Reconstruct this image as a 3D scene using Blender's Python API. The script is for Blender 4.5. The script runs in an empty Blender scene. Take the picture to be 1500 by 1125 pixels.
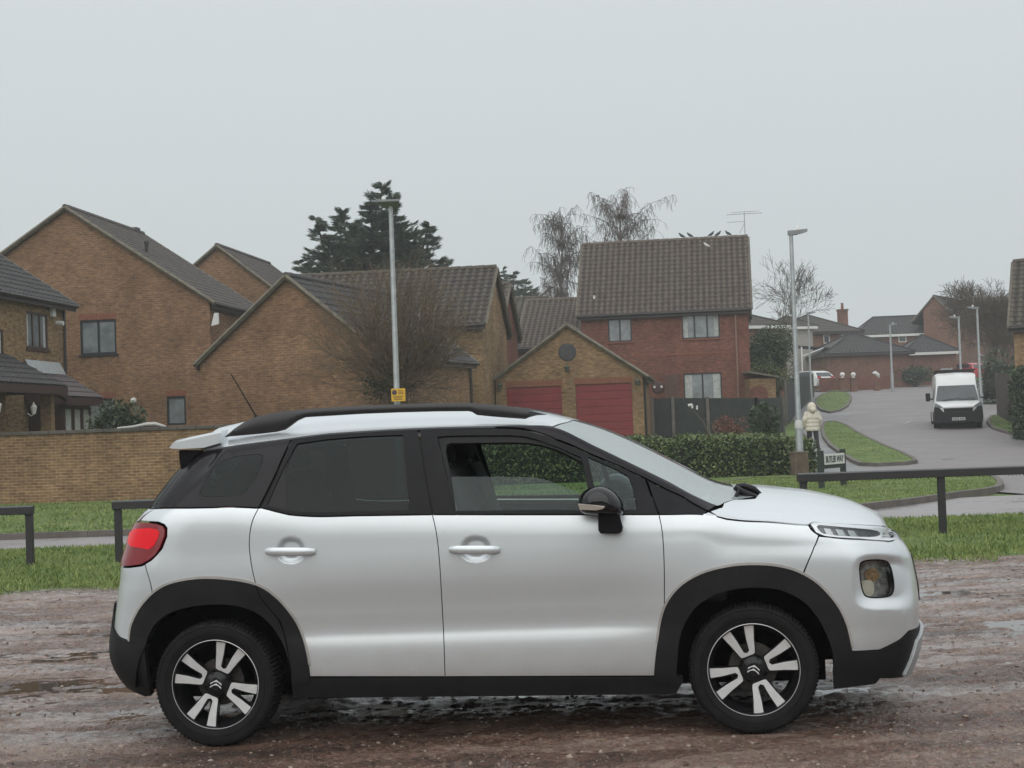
import bpy, bmesh, math, random
import numpy as np
from mathutils import Vector, Matrix, noise as mnoise
from mathutils.geometry import delaunay_2d_cdt
R = math.radians
PI = math.pi
random.seed(7)
sc = bpy.context.scene
col = sc.collection

# ------------------------------------------------------------------ camera
F = 2400.0; CH = 1.5
PITCH = math.atan(67.5/F); ROLL = R(2.0)
CAM = np.array([0.0, 0.0, CH])
_f = np.array([0, math.cos(PITCH), math.sin(PITCH)])
_r0 = np.array([1.0, 0, 0]); _u0 = np.array([0, -math.sin(PITCH), math.cos(PITCH)])
_r = _r0*math.cos(ROLL) - _u0*math.sin(ROLL)
_u = _r0*math.sin(ROLL) + _u0*math.cos(ROLL)
def proj(P):
    d = np.asarray(P, float) - CAM
    w = d@_f
    return np.stack([750+F*(d@_r)/w, 562.5-F*(d@_u)/w], -1)
def ray(px, py):
    d = _f + _r*(px-750)/F - _u*(py-562.5)/F
    return d/d[1]
def at(px, py, Y):
    """world point where the line of sight through a photo pixel reaches distance Y"""
    d = ray(px, py)
    return Vector(CAM + d*Y)
cam_d = bpy.data.cameras.new('camera'); cam = bpy.data.objects.new('camera', cam_d); col.objects.link(cam)
cam_d.sensor_width = 36; cam_d.lens = 36*F/1500; cam_d.clip_start = 0.1; cam_d.clip_end = 3000
cam.matrix_world = Matrix(((_r[0], _u[0], -_f[0], 0), (_r[1], _u[1], -_f[1], 0), (_r[2], _u[2], -_f[2], CH), (0, 0, 0, 1)))
sc.camera = cam
sc.view_settings.view_transform = 'Standard'; sc.view_settings.look = 'None'
sc.view_settings.gamma = 1; sc.view_settings.exposure = 0.22
sc.cycles.volume_step_rate = 4
sc.cycles.volume_bounces = 1
sc.cycles.max_bounces = 10; sc.cycles.transparent_max_bounces = 24

# ------------------------------------------------------------------ materials
def new_mat(name):
    m = bpy.data.materials.new(name); m.use_nodes = True
    nt = m.node_tree; nt.nodes.clear()
    out = nt.nodes.new('ShaderNodeOutputMaterial')
    return m, nt, out
def N(nt, t, **kw):
    n = nt.nodes.new(t)
    for k, v in kw.items():
        if k.startswith('i_'):
            key = k[2:].replace('_', ' ')
            n.inputs[key].default_value = v
        else: setattr(n, k, v)
    return n
def L(nt, a, b): nt.links.new(a, b)
def rgb(c): return (c[0], c[1], c[2], 1)
MATS = {}
def pmat(name, color, rough=0.5, metal=0.0, coat=0.0, var=0.0, vscale=6.0, bump=0.0, bscale=60.0, emit=None, spec=0.5, coatr=0.08):
    """principled material whose colour and roughness drift a little with object-space noise"""
    if name in MATS: return MATS[name]
    m, nt, out = new_mat(name)
    b = N(nt, 'ShaderNodeBsdfPrincipled')
    b.inputs['Base Color'].default_value = rgb(color)
    b.inputs['Roughness'].default_value = rough; b.inputs['Metallic'].default_value = metal
    b.inputs['Coat Weight'].default_value = coat; b.inputs['Coat Roughness'].default_value = coatr
    b.inputs['Specular IOR Level'].default_value = spec
    tc = N(nt, 'ShaderNodeTexCoord')
    if var > 0:
        nz = N(nt, 'ShaderNodeTexNoise', i_Scale=vscale, i_Detail=6.0, i_Roughness=0.65)
        L(nt, tc.outputs['Object'], nz.inputs['Vector'])
        mr = N(nt, 'ShaderNodeMapRange'); mr.inputs[1].default_value = 0.3; mr.inputs[2].default_value = 0.7
        mr.inputs[3].default_value = 1-var; mr.inputs[4].default_value = 1+var
        L(nt, nz.outputs[0], mr.inputs[0])
        mx = N(nt, 'ShaderNodeVectorMath', operation='SCALE'); mx.inputs[0].default_value = color[:3]
        L(nt, mr.outputs[0], mx.inputs['Scale']); L(nt, mx.outputs[0], b.inputs['Base Color'])
    if bump > 0:
        nb = N(nt, 'ShaderNodeTexNoise', i_Scale=bscale, i_Detail=4.0)
        L(nt, tc.outputs['Object'], nb.inputs['Vector'])
        bp = N(nt, 'ShaderNodeBump', i_Strength=1.0, i_Distance=bump); L(nt, nb.outputs[0], bp.inputs['Height'])
        L(nt, bp.outputs[0], b.inputs['Normal'])
    if emit:
        b.inputs['Emission Color'].default_value = rgb(emit[0]); b.inputs['Emission Strength'].default_value = emit[1]
    L(nt, b.outputs[0], out.inputs[0])
    MATS[name] = m
    return m
def glass_mat(name, tint, gloss=0.06, rough=0.02, body=None, bodyf=0.0, fk=1.0):
    if name in MATS: return MATS[name]
    m, nt, out = new_mat(name)
    tr = N(nt, 'ShaderNodeBsdfTransparent'); tr.inputs[0].default_value = rgb(tint)
    gl = N(nt, 'ShaderNodeBsdfGlossy'); gl.inputs['Roughness'].default_value = rough
    fr = N(nt, 'ShaderNodeFresnel'); fr.inputs[0].default_value = 1.5
    ad = N(nt, 'ShaderNodeMath', operation='MULTIPLY_ADD'); ad.inputs[1].default_value = fk; ad.inputs[2].default_value = gloss; ad.use_clamp = True
    L(nt, fr.outputs[0], ad.inputs[0])
    mx = N(nt, 'ShaderNodeMixShader')
    last = tr
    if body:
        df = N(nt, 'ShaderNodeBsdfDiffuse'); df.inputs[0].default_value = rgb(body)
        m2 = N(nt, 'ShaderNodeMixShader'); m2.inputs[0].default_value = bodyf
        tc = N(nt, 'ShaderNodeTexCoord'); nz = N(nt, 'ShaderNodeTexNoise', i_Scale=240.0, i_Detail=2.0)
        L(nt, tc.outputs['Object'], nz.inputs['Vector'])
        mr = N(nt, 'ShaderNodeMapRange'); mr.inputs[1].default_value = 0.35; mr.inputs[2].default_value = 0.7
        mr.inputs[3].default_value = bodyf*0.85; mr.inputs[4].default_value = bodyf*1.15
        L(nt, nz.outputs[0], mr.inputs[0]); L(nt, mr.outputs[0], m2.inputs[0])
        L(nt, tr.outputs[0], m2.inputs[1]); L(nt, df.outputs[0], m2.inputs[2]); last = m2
    L(nt, ad.outputs[0], mx.inputs[0]); L(nt, last.outputs[0], mx.inputs[1]); L(nt, gl.outputs[0], mx.inputs[2])
    L(nt, mx.outputs[0], out.inputs[0])
    MATS[name] = m
    return m

# ------------------------------------------------------------------ object helpers
def link(name, me, mat=None, parent=None):
    o = bpy.data.objects.new(name, me); col.objects.link(o)
    if mat is not None:
        for m in (mat if isinstance(mat, (list, tuple)) else [mat]): me.materials.append(m)
    if parent is not None: o.parent = parent
    return o
def tag(o, label=None, cat=None, group=None, kind=None):
    if label: o['label'] = label
    if cat: o['category'] = cat
    if group: o['group'] = group
    if kind: o['kind'] = kind
    return o
def empty(name, loc=(0, 0, 0), rz=0, label=None, cat=None, group=None):
    o = bpy.data.objects.new(name, None); col.objects.link(o); o.empty_display_size = .2
    o.location = loc; o.rotation_euler = (0, 0, rz)
    return tag(o, label, cat, group)
class MB:
    """gathers verts and faces, then links ONE mesh object"""
    def __init__(s): s.v = []; s.f = []; s.mi = []; s.at = []; s.has = False
    def add(s, vs, fs, mi=0, at=None):
        b = len(s.v); s.at += list(at) if at is not None else [1.0]*len(vs); s.has = s.has or at is not None; s.v += [tuple(p) for p in vs]; s.f += [tuple(i+b for i in f) for f in fs]; s.mi += [mi]*len(fs)
    def quad(s, a, b, c, d, mi=0): s.add([a, b, c, d], [(0, 1, 2, 3)], mi)
    def box(s, c, d, rz=0, M=None, mi=0):
        hx, hy, hz = d[0]/2, d[1]/2, d[2]/2
        vs = [Vector((x, y, z)) for x in (-hx, hx) for y in (-hy, hy) for z in (-hz, hz)]
        Rz = Matrix.Rotation(rz, 3, 'Z') if M is None else M
        vs = [Rz@v+Vector(c) for v in vs]
        s.add(vs, [(0, 1, 3, 2), (4, 6, 7, 5), (0, 4, 5, 1), (2, 3, 7, 6), (0, 2, 6, 4), (1, 5, 7, 3)], mi)
    def bbox(s, a, b, mi=0):
        s.box([(a[i]+b[i])/2 for i in range(3)], [abs(b[i]-a[i]) for i in range(3)], mi=mi)
    def tube(s, pts, rad, n=8, cap=True, mi=0, flat=None):
        pts = [Vector(p) for p in pts]
        if not hasattr(rad, '__len__'): rad = [rad]*len(pts)
        vs = []; fs = []; prev = None
        for i, p in enumerate(pts):
            t = (pts[min(i+1, len(pts)-1)]-pts[max(i-1, 0)])
            if t.length < 1e-9: t = Vector((0, 0, 1))
            t.normalize()
            if prev is None:
                a = Vector((0, 0, 1)) if abs(t.z) < .9 else Vector((1, 0, 0))
                prev = (a-t*a.dot(t)).normalized()
            else:
                prev = prev-t*prev.dot(t)
                prev = prev.normalized() if prev.length > 1e-6 else Vector((1, 0, 0))
            bn = t.cross(prev)
            for k in range(n):
                a = 2*PI*k/n
                vs.append(p+(prev*math.cos(a)+bn*math.sin(a)*(flat or 1))*rad[i])
        for i in range(len(pts)-1):
            for k in range(n):
                fs.append((i*n+k, i*n+(k+1) % n, (i+1)*n+(k+1) % n, (i+1)*n+k))
        if cap:
            fs.append(tuple(range(n-1, -1, -1))); fs.append(tuple((len(pts)-1)*n+k for k in range(n)))
        s.add(vs, fs, mi)
    def lathe(s, prof, n=32, axis='z', c=(0, 0, 0), mi=0):
        """prof: (r, h) pairs"""
        vs = []; fs = []; m = len(prof)
        for k in range(n):
            a = 2*PI*k/n; ca, sa = math.cos(a), math.sin(a)
            for r, h in prof:
                if axis == 'z': p = (r*ca, r*sa, h)
                elif axis == 'y': p = (r*ca, h, r*sa)
                else: p = (h, r*ca, r*sa)
                vs.append((p[0]+c[0], p[1]+c[1], p[2]+c[2]))
        for k in range(n):
            for j in range(m-1):
                a, b = k*m+j, k*m+j+1; c2, d = ((k+1) % n)*m+j+1, ((k+1) % n)*m+j
                fs.append((a, b, c2, d) if axis == 'z' else (a, d, c2, b))
        s.add(vs, fs, mi)
    def prism(s, poly, y0, y1, frame=None, mi=0):
        """poly in (x,z), extruded in y; optional frame function maps (x,y,z)->point"""
        n = len(poly); g = frame or (lambda x, y, z: (x, y, z))
        vs = [g(x, y0, z) for x, z in poly]+[g(x, y1, z) for x, z in poly]
        fs = [tuple(range(n)), tuple(range(2*n-1, n-1, -1))]+[(i, i+n, (i+1) % n+n, (i+1) % n) for i in range(n)]
        s.add(vs, fs, mi)
    def build(s, name, mat, parent=None, smooth=False, auto=None, bevel=0, recalc=False):
        me = bpy.data.meshes.new(name); me.from_pydata(s.v, [], s.f); me.validate()
        if len(me.polygons) == len(s.mi): me.polygons.foreach_set('material_index', s.mi)
        if s.has and len(me.vertices) == len(s.at):
            a_ = me.attributes.new('crest', 'FLOAT', 'POINT'); a_.data.foreach_set('value', s.at)
        if recalc:
            bm = bmesh.new(); bm.from_mesh(me); bmesh.ops.recalc_face_normals(bm, faces=bm.faces); bm.to_mesh(me); bm.free()
        if smooth: me.shade_smooth()
        if auto:
            me.shade_smooth(); me.set_sharp_from_angle(angle=R(auto))
        me.update()
        o = link(name, me, mat, parent)
        if bevel:
            md = o.modifiers.new('bevel', 'BEVEL'); md.width = bevel; md.segments = 2; md.limit_method = 'ANGLE'; md.angle_limit = R(40)
            me.shade_smooth()
            md.harden_normals = True
        return o
def copy_tree(o, parent=None):
    c = o.copy(); col.objects.link(c)
    if parent is not None: c.parent = parent
    for ch in list(o.children): copy_tree(ch, c)
    return c
def interp(pts, x):
    return float(np.interp(x, [p[0] for p in pts], [p[1] for p in pts]))
def in_poly(x, y, poly):
    c = False; j = len(poly)-1
    for i in range(len(poly)):
        xi, yi = poly[i]; xj, yj = poly[j]
        if (yi > y) != (yj > y) and x < (xj-xi)*(y-yi)/(yj-yi)+xi: c = not c
        j = i
    return c
def in_poly_np(X, Y, poly):
    c = np.zeros(X.shape, bool); j = len(poly)-1
    for i in range(len(poly)):
        xi, yi = poly[i]; xj, yj = poly[j]
        if yi != yj:
            c ^= ((yi > Y) != (yj > Y)) & (X < (xj-xi)*(Y-yi)/(yj-yi)+xi)
        j = i
    return c
def resample(poly, step, closed=True):
    out = []; n = len(poly)
    for i in range(n if closed else n-1):
        a = np.array(poly[i], float); b = np.array(poly[(i+1) % n], float)
        k = max(1, int(math.ceil(np.linalg.norm(b-a)/step)))
        for t in range(k): out.append(a+(b-a)*t/k)
    if not closed: out.append(np.array(poly[-1], float))
    return np.array(out)
def smooth_closed(poly, it=2):
    """Chaikin rounding"""
    p = np.array(poly, float)
    for _ in range(it):
        q = np.roll(p, -1, 0); p = np.stack([.75*p+.25*q, .25*p+.75*q], 1).reshape(-1, 2)
    return [tuple(a) for a in p]
def smooth_open(poly, it=2):
    p = np.array(poly, float)
    for _ in range(it):
        q = np.stack([.75*p[:-1]+.25*p[1:], .25*p[:-1]+.75*p[1:]], 1).reshape(-1, 2)
        p = np.vstack([p[:1], q, p[-1:]])
    return [tuple(a) for a in p]
def edge_dist(P, poly):
    A = np.array(poly); B = np.roll(A, -1, 0); d = np.full(len(P), 1e9)
    for a, b in zip(A, B):
        ab = b-a; l2 = ab@ab
        if l2 < 1e-14: continue
        t = np.clip(((P-a)@ab)/l2, 0, 1)
        d = np.minimum(d, np.linalg.norm(P-(a+t[:, None]*ab), axis=1))
    return d
def tri_region(outer, holes, step, refine=None):
    """triangulate a 2D region: returns points, triangles, boundary loops (index lists)"""
    loops = [np.array(outer)]+[np.array(h) for h in holes]
    allp = np.vstack(loops); lo = loops[0].min(0); hi = loops[0].max(0)
    pts = []
    def grid(st, lo, hi):
        xs = np.arange(lo[0]+st*.31, hi[0], st); ys = np.arange(lo[1]+st*.37, hi[1], st*.87)
        g = []
        for k, y in enumerate(ys): g.append(np.stack([xs+(st/2 if k % 2 else 0), np.full(len(xs), y)], -1))
        return np.vstack(g) if g else np.zeros((0, 2))
    g = grid(step, lo, hi)
    extra = []
    for (cx, cy, r, st) in (refine or []):
        if len(g): g = g[np.linalg.norm(g-np.array([cx, cy]), axis=1) > r]
        e = grid(st, np.array([cx-r, cy-r]), np.array([cx+r, cy+r])); e = e[np.linalg.norm(e-np.array([cx, cy]), axis=1) < r-st*.3]
        extra.append((e, st))
    cand = []
    for e, st in [(g, step)]+extra:
        if not len(e): continue
        m = in_poly_np(e[:, 0], e[:, 1], loops[0])
        for h in loops[1:]: m &= ~in_poly_np(e[:, 0], e[:, 1], h)
        e = e[m]
        if len(e):
            for l in loops:
                if len(e): e = e[edge_dist(e, l) > st*.45]
        cand.append(e)
    V = np.vstack([allp]+cand)
    edges = []; b = 0
    for l in loops:
        n = len(l); edges += [(b+i, b+(i+1) % n) for i in range(n)]; b += n
    r = delaunay_2d_cdt([Vector(p) for p in V], edges, [], 0, 1e-7)
    vo = np.array([tuple(p) for p in r[0]]); tris = []
    orig = r[3]
    FA = np.array([tuple(f) for f in r[2]]); C3 = vo[FA].mean(1)
    m = in_poly_np(C3[:, 0], C3[:, 1], loops[0])
    for h in loops[1:]: m &= ~in_poly_np(C3[:, 0], C3[:, 1], h)
    tris = [tuple(int(i) for i in f) for f in FA[m]]
    back = {}
    for i, o in enumerate(orig):
        for k in o: back[k] = i
    out = []; b = 0
    for l in loops:
        out.append([back[b+i] for i in range(len(l))]); b += len(l)
    return vo, tris, out
# ================================================================== THE CAR
THETA = R(6.0)
def car_axes(p):
    fw = np.array([math.cos(THETA)*math.cos(p), -math.sin(THETA)*math.cos(p), math.sin(p)])
    rg = np.array([-math.sin(THETA), -math.cos(THETA), 0.0])
    up = -np.cross(fw, rg); up = up/np.linalg.norm(up)
    return fw, rg, up
WX, WY, WR = 1.302, 0.865, 0.308
def car_solve():
    q = np.array([-.13, 8.7, 0.0, 0.01])
    def res(q):
        fw, rg, up = car_axes(q[3]); O = q[:3]
        a = proj(O-fw*WX+rg*WY+up*WR); b = proj(O+fw*WX+rg*WY+up*WR)
        return np.array([a[0]-315.7, a[1]-1002.5, b[0]-1104.6, b[1]-980.8])
    for _ in range(30):
        r0 = res(q); J = np.zeros((4, 4))
        for k in range(4):
            d = np.zeros(4); d[k] = 1e-5; J[:, k] = (res(q+d)-r0)/1e-5
        q = q-np.linalg.solve(J, r0)
    return q
_q = car_solve(); CO = _q[:3]; cfw, crg, cup = car_axes(_q[3])
CR = np.stack([cfw, crg, cup], 1)          # local -> world
print('car', _q, 'ground z', (CO)[2])
def c2w(P): return CO+np.asarray(P, float)@CR.T
def cproj(P): return proj(c2w(P))
def cat_(px, py, y):
    """car-local point on the plane Y=y seen at photo pixel"""
    d = ray(px, py); dl = d@CR; ol = (CAM-CO)@CR
    t = (y-ol[1])/dl[1]; return ol+dl*t
def cz(curve, x, y, z0=1.0):
    """height at local x on plane y whose projection lies on a photo curve"""
    z = z0
    for _ in range(12):
        p = cproj((x, y, z)); t = interp(curve, p[0]); z += (p[1]-t)/300.
    return z
BELT = [(150, 756), (180, 753), (208, 745.5), (226, 744.7), (378, 744.5), (423, 753.5), (1028, 753.8), (1040, 750), (1051, 756), (1064, 759.8), (1184, 769), (1293, 773), (1315, 783)]
CANT = [(250, 668), (296, 660.5), (357, 651), (427, 642), (480, 635.5), (530, 632), (613, 627.5), (720, 624.6), (775, 623.6), (809, 625), (845, 640), (909, 671), (1049, 741), (1080, 750)]
TOP = [(240, 652), (254, 645), (300, 635), (343, 624), (400, 611), (480, 602), (560, 598), (640, 596.5), (720, 597), (770, 600), (803, 604.5), (845, 614), (909, 634), (1040, 701), (1062, 711.5), (1079, 711), (1092, 710.5), (1120, 712), (1187, 719), (1227, 727.5), (1253, 735.5), (1280, 747.5), (1293, 756), (1303, 765), (1312, 776)]
FRONT = [(740, 1293), (765, 1303), (773, 1309), (782, 1315), (797, 1328), (811, 1336), (825, 1340), (850, 1344), (886, 1347), (907, 1347), (930, 1345), (960, 1338), (990, 1325), (1012, 1300)]
REAR = [(640, 280), (650, 271), (671, 257), (708, 231), (745, 207), (757, 190), (768, 181), (800, 172.5), (830, 166), (883, 161), (910, 154), (940, 151), (961, 152), (985, 160), (1008, 181), (1020, 200)]
def endx(prof, z, y=.35):
    x = 2.1 if prof is FRONT else -1.9
    for _ in range(15):
        p = cproj((x, y, z)); t = interp(prof, p[1]); x += (t-p[0])/290.
    return x
YD = [.840, .866, .871, .866, .8605, .864, .880, .878, .868, .860, .846, .792, .722, .642]
YF = [.850, .872, .880, .882, .884, .888, .888, .880, .868, .856]
rows = []; XN = []
def section(x, kind, ws=1.0, blend=0.0):
    """18 control points of one cross-section; kind: door / screen / bonnet"""
    zb = cz(BELT, x, .86*ws, 1.05)
    zt = cz(TOP, x, 0.0, 1.5)
    Z = [.20, .31, .40, .492, .522, .64, .80, None, zb-.035, zb]
    Z[7] = .5*(Z[6]+Z[8]) if zb < 1.04 else .94
    Y = [a*(1-blend)+b*blend for a, b in zip(YD[:10], YF)]
    Y = [y*ws for y in Y]
    if kind != 'bonnet':
        yc = interp([(-1.7, .63), (-1.2, .645), (.35, .645), (.75, .675), (1.12, .74)], x)
        zc = cz(CANT, x, yc, 1.4)
        y9 = Y[9]
        for f, yy in ((.09, .93), (.42, .66), (.76, .335)):
            Z.append(zb+(zc-zb)*f); Y.append(yc+(y9-yc)*yy)
        Z.append(zc); Y.append(yc)
        n = 3.2 if kind == 'door' else 2.4
        for f in (.93, .80, .45, 0):
            Y.append(yc*f); Z.append(zc+(zt-zc)*(1-f**n))
    else:
        y9 = Y[9]
        for f in (.985, .955, .91, .85, .74, .60, .32, 0):
            Y.append(y9*f); Z.append(zb+(zt-zb)*(1-f**3.0))
    return [np.array([x, y, z]) for y, z in zip(Y, Z)]
def addrow(xn, pts): XN.append(xn); rows.append(np.array(pts))
# rear cap
base = section(-1.52, 'door', .985, .35)
_z = 1.44
for _ in range(20):
    XE0 = endx(REAR, _z, .62); _z = cz(CANT, XE0+.02, .60, 1.4)
for d, ys, xn in ((0, 0, -1.98), (.004, .30, -1.94), (.02, .56, -1.88), (.055, .76, -1.81), (.115, .885, -1.73), (.20, .95, -1.65)):
    r_ = []
    for j, p in enumerate(base):
        z = p[2]
        y = p[1]*(ys if j < 9 else ys+(1-ys)*.30*min(1, (j-8)/3))
        if j >= 9 and ys == 0: y = 0
        if j >= 13:
            xx = XE0+d; zz = cz(TOP, xx, 0, 1.5); n = 3.2; f = (1, .93, .80, .45, 0)[j-13]
            zc = cz(CANT, xx, .60, 1.4); z = zc+(zz-zc)*(1-f**n)
        else:
            if j >= 10: z = base[9][2]+(p[2]-base[9][2])*(_z-base[9][2])/(base[13][2]-base[9][2])
            xx = endx(REAR, z, .62)+d
        r_.append(np.array([xx, y, z]))
    addrow(xn, r_)
# intermediate rear rows between slanted cap and straight sections
capx = [p[0] for p in rows[-1]]
for t, xn in ((.35, -1.50), (.7, -1.35)):
    r_ = []
    for j in range(18):
        xs = -1.18; s_ = section(xs, 'door', 1.0, .5)[j]
        x = capx[j]*(1-t)+xs*t
        s2 = section(x, 'door', 1-.03*(1-t), .45)[j]
        r_.append(s2)
    addrow(xn, r_)
for x in (-1.18, -1.0, -.8): addrow(x, section(x, 'door', 1, interp([(-1.18, .5), (-.75, 0)], x)))
for x in (-.55, -.25, .05): addrow(x, section(x, 'door', 1, 0))
for x in (.25, .40, .6, .8, .95, 1.07): addrow(x, section(x, 'screen', 1, interp([(.7, 0), (1.0, .8), (1.1, 1)], x)))
for x in (1.17, 1.28, 1.42): addrow(x, section(x, 'bonnet', interp([(1.3, 1), (1.6, .985)], x), 1))
# front rows: fascia columns follow the nose, bonnet columns follow the leading edge
fb = section(1.50, 'bonnet', .99, 1)
def frow(t, d, ys, xn):
    r_ = []
    for j in range(18):
        z = fb[j][2]
        if j >= 9:
            xe = endx(FRONT, .955, .35)
        else: xe = endx(FRONT, z)
        x = xe-d if t is None else None
        if t is not None: x = 1.42*(1-t)+(endx(FRONT, .955 if j >= 9 else z)-.30)*t
        yb = YF[min(j, 9)]*ys
        if j < 9: r_.append(np.array([x, yb, z])); continue
        zb = cz(BELT, x, .8*ys, 1.0); zt = cz(TOP, x, 0.0, 1.0)
        f = 1 if j == 9 else (.985, .955, .91, .85, .74, .60, .32, 0)[j-10]
        r_.append(np.array([x, yb*f, zb+(zt-zb)*(1-f**3.0)]))
    r_[8][2] = min(r_[8][2], r_[9][2]-.03)
    addrow(xn, r_)
frow(.4, 0, .985, 1.55); frow(.75, 0, .972, 1.67)
for d, ys, xn in ((.30, .955, 1.77), (.20, .915, 1.86), (.125, .86, 1.94), (.07, .77, 2.01), (.035, .65, 2.07), (.012, .45, 2.14), (.002, .22, 2.20), (0, 0, 2.26)):
    frow(None, d, ys, xn)
NET = np.array(rows); XN = np.array(XN)
SN = [0.0]
_mid = section(-.25, 'door')
for a, b in zip(_mid[:-1], _mid[1:]): SN.append(SN[-1]+float(np.linalg.norm(b-a)))
SN = np.array(SN); SMAX = SN[-1]
def crw(nodes, t):
    """non-uniform Catmull-Rom weights: t array -> (len(t), len(nodes)) matrix"""
    t = np.clip(np.atleast_1d(t), nodes[0], nodes[-1]); n = len(nodes)
    i = np.clip(np.searchsorted(nodes, t, side='right')-1, 0, n-2)
    h = nodes[i+1]-nodes[i]; s = (t-nodes[i])/h
    h00 = 2*s**3-3*s**2+1; h10 = s**3-2*s**2+s; h01 = -2*s**3+3*s**2; h11 = s**3-s**2
    W = np.zeros((len(t), n)); k = np.arange(len(t))
    W[k, i] += h00; W[k, i+1] += h01
    T = np.zeros((n, n))
    for m in range(n):
        if m == 0: d = nodes[1]-nodes[0]; T[0, 0] = -1/d; T[0, 1] = 1/d
        elif m == n-1: d = nodes[-1]-nodes[-2]; T[m, m] = 1/d; T[m, m-1] = -1/d
        else:
            a = nodes[m]-nodes[m-1]; b = nodes[m+1]-nodes[m]
            T[m, m-1] = -b/(a*(a+b)); T[m, m+1] = a/(b*(a+b)); T[m, m] = (b-a)/(a*b)
    W += (h*h10)[:, None]*T[i]+(h*h11)[:, None]*T[i+1]
    return W
DENTS = []     # (px, py, rx, ry, depth, power): local dents / swellings centred on photo pixels
def surf0(X, S):
    return np.einsum('ki,kj,ijc->kc', crw(XN, X), crw(SN, S), NET)
def surf(X, S, dents=True):
    P = surf0(X, S)
    if dents and DENTS:
        q = cproj(P)
        for (cx, cy, rx, ry, dep, pw) in DENTS:
            r = (np.abs((q[:, 0]-cx)/rx)**pw+np.abs((q[:, 1]-cy)/ry)**pw)**(1/pw)
            w = np.clip(1.15-r, 0, 1)/1.15; w = np.clip(w*2.2, 0, 1); w = w*w*(3-2*w)
            P[:, 1] -= dep*w
    return P
def surfn(X, S):
    e = 1.5e-3
    a = surf(np.clip(X+e, XN[0], XN[-1]), S)-surf(np.clip(X-e, XN[0], XN[-1]), S)
    b = surf(X, np.clip(S+e, 0, SMAX))-surf(X, np.clip(S-e, 0, SMAX))
    n = np.cross(b, a); l = np.linalg.norm(n, axis=1)
    bad = l < 1e-9
    n = n/np.maximum(l, 1e-9)[:, None]
    n[bad] = (0, 1, 0)
    return n
_gx = np.linspace(XN[0], XN[-1], 260); _gs = np.linspace(0, SMAX, 160)
_GX, _GS = [g.ravel() for g in np.meshgrid(_gx, _gs)]
_GP = surf0(_GX, _GS); _GQ = cproj(_GP)
_n = surfn(_GX, _GS); _vw = (CAM-CO)@CR-_GP
_vis = (np.einsum('ij,ij->i', _n, _vw) > 0)
def inv(px, py):
    """surface parameters seen at a photo pixel"""
    d = (_GQ[:, 0]-px)**2+(_GQ[:, 1]-py)**2+np.where(_vis, 0, 400)
    k = int(np.argmin(d)); x, s = _GX[k], _GS[k]
    for _ in range(8):
        e = 1e-4
        q = cproj(surf0(np.array([x, x+e, x]), np.array([s, s, s+e])))
        r = np.array([px, py])-q[0]
        J = np.stack([(q[1]-q[0])/e, (q[2]-q[0])/e], 1)
        det = J[0, 0]*J[1, 1]-J[0, 1]*J[1, 0]
        if abs(det) < 2e3: break
        dx = np.linalg.solve(J, r); l = np.linalg.norm(dx)
        if l > .03: dx *= .03/l
        x = min(max(x+dx[0], XN[0]), XN[-1]); s = min(max(s+dx[1], 0), SMAX)
    return np.array([x, s])
def P2(poly):
    """photo polygon -> parameter polygon; entries (px,py) or ('uv',x,s)"""
    return [np.array(p[1:], float) if p[0] == 'uv' else inv(*p) for p in poly]
def shrink(poly, g, clamp=True):
    p = np.array(poly); n = len(p)
    area = .5*sum(p[i-1][0]*p[i][1]-p[i][0]*p[i-1][1] for i in range(n))
    sg = 1 if area > 0 else -1
    a = p-np.roll(p, 1, 0); b = np.roll(p, -1, 0)-p
    na = np.stack([-a[:, 1], a[:, 0]], 1); nb = np.stack([-b[:, 1], b[:, 0]], 1)
    na /= np.maximum(np.linalg.norm(na, axis=1), 1e-9)[:, None]; nb /= np.maximum(np.linalg.norm(nb, axis=1), 1e-9)[:, None]
    m = na+nb; l = np.linalg.norm(m, axis=1); m /= np.maximum(l, .5)[:, None]; m /= np.maximum(np.linalg.norm(m, axis=1), .5)[:, None]
    q = p+m*g*sg
    if not clamp: return q
    q[:, 1] = np.where(p[:, 1] > SMAX-1e-4, SMAX, q[:, 1]); q[:, 0] = np.where(p[:, 0] > XN[-1]-1e-4, XN[-1], np.where(p[:, 0] < XN[0]+1e-4, XN[0], q[:, 0]))
    return q
car = empty('parked_car', (0, 0, 0))
car.matrix_world = Matrix(((CR[0, 0], CR[0, 1], CR[0, 2], CO[0]), (CR[1, 0], CR[1, 1], CR[1, 2], CO[1]), (CR[2, 0], CR[2, 1], CR[2, 2], CO[2]), (0, 0, 0, 1)))
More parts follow.
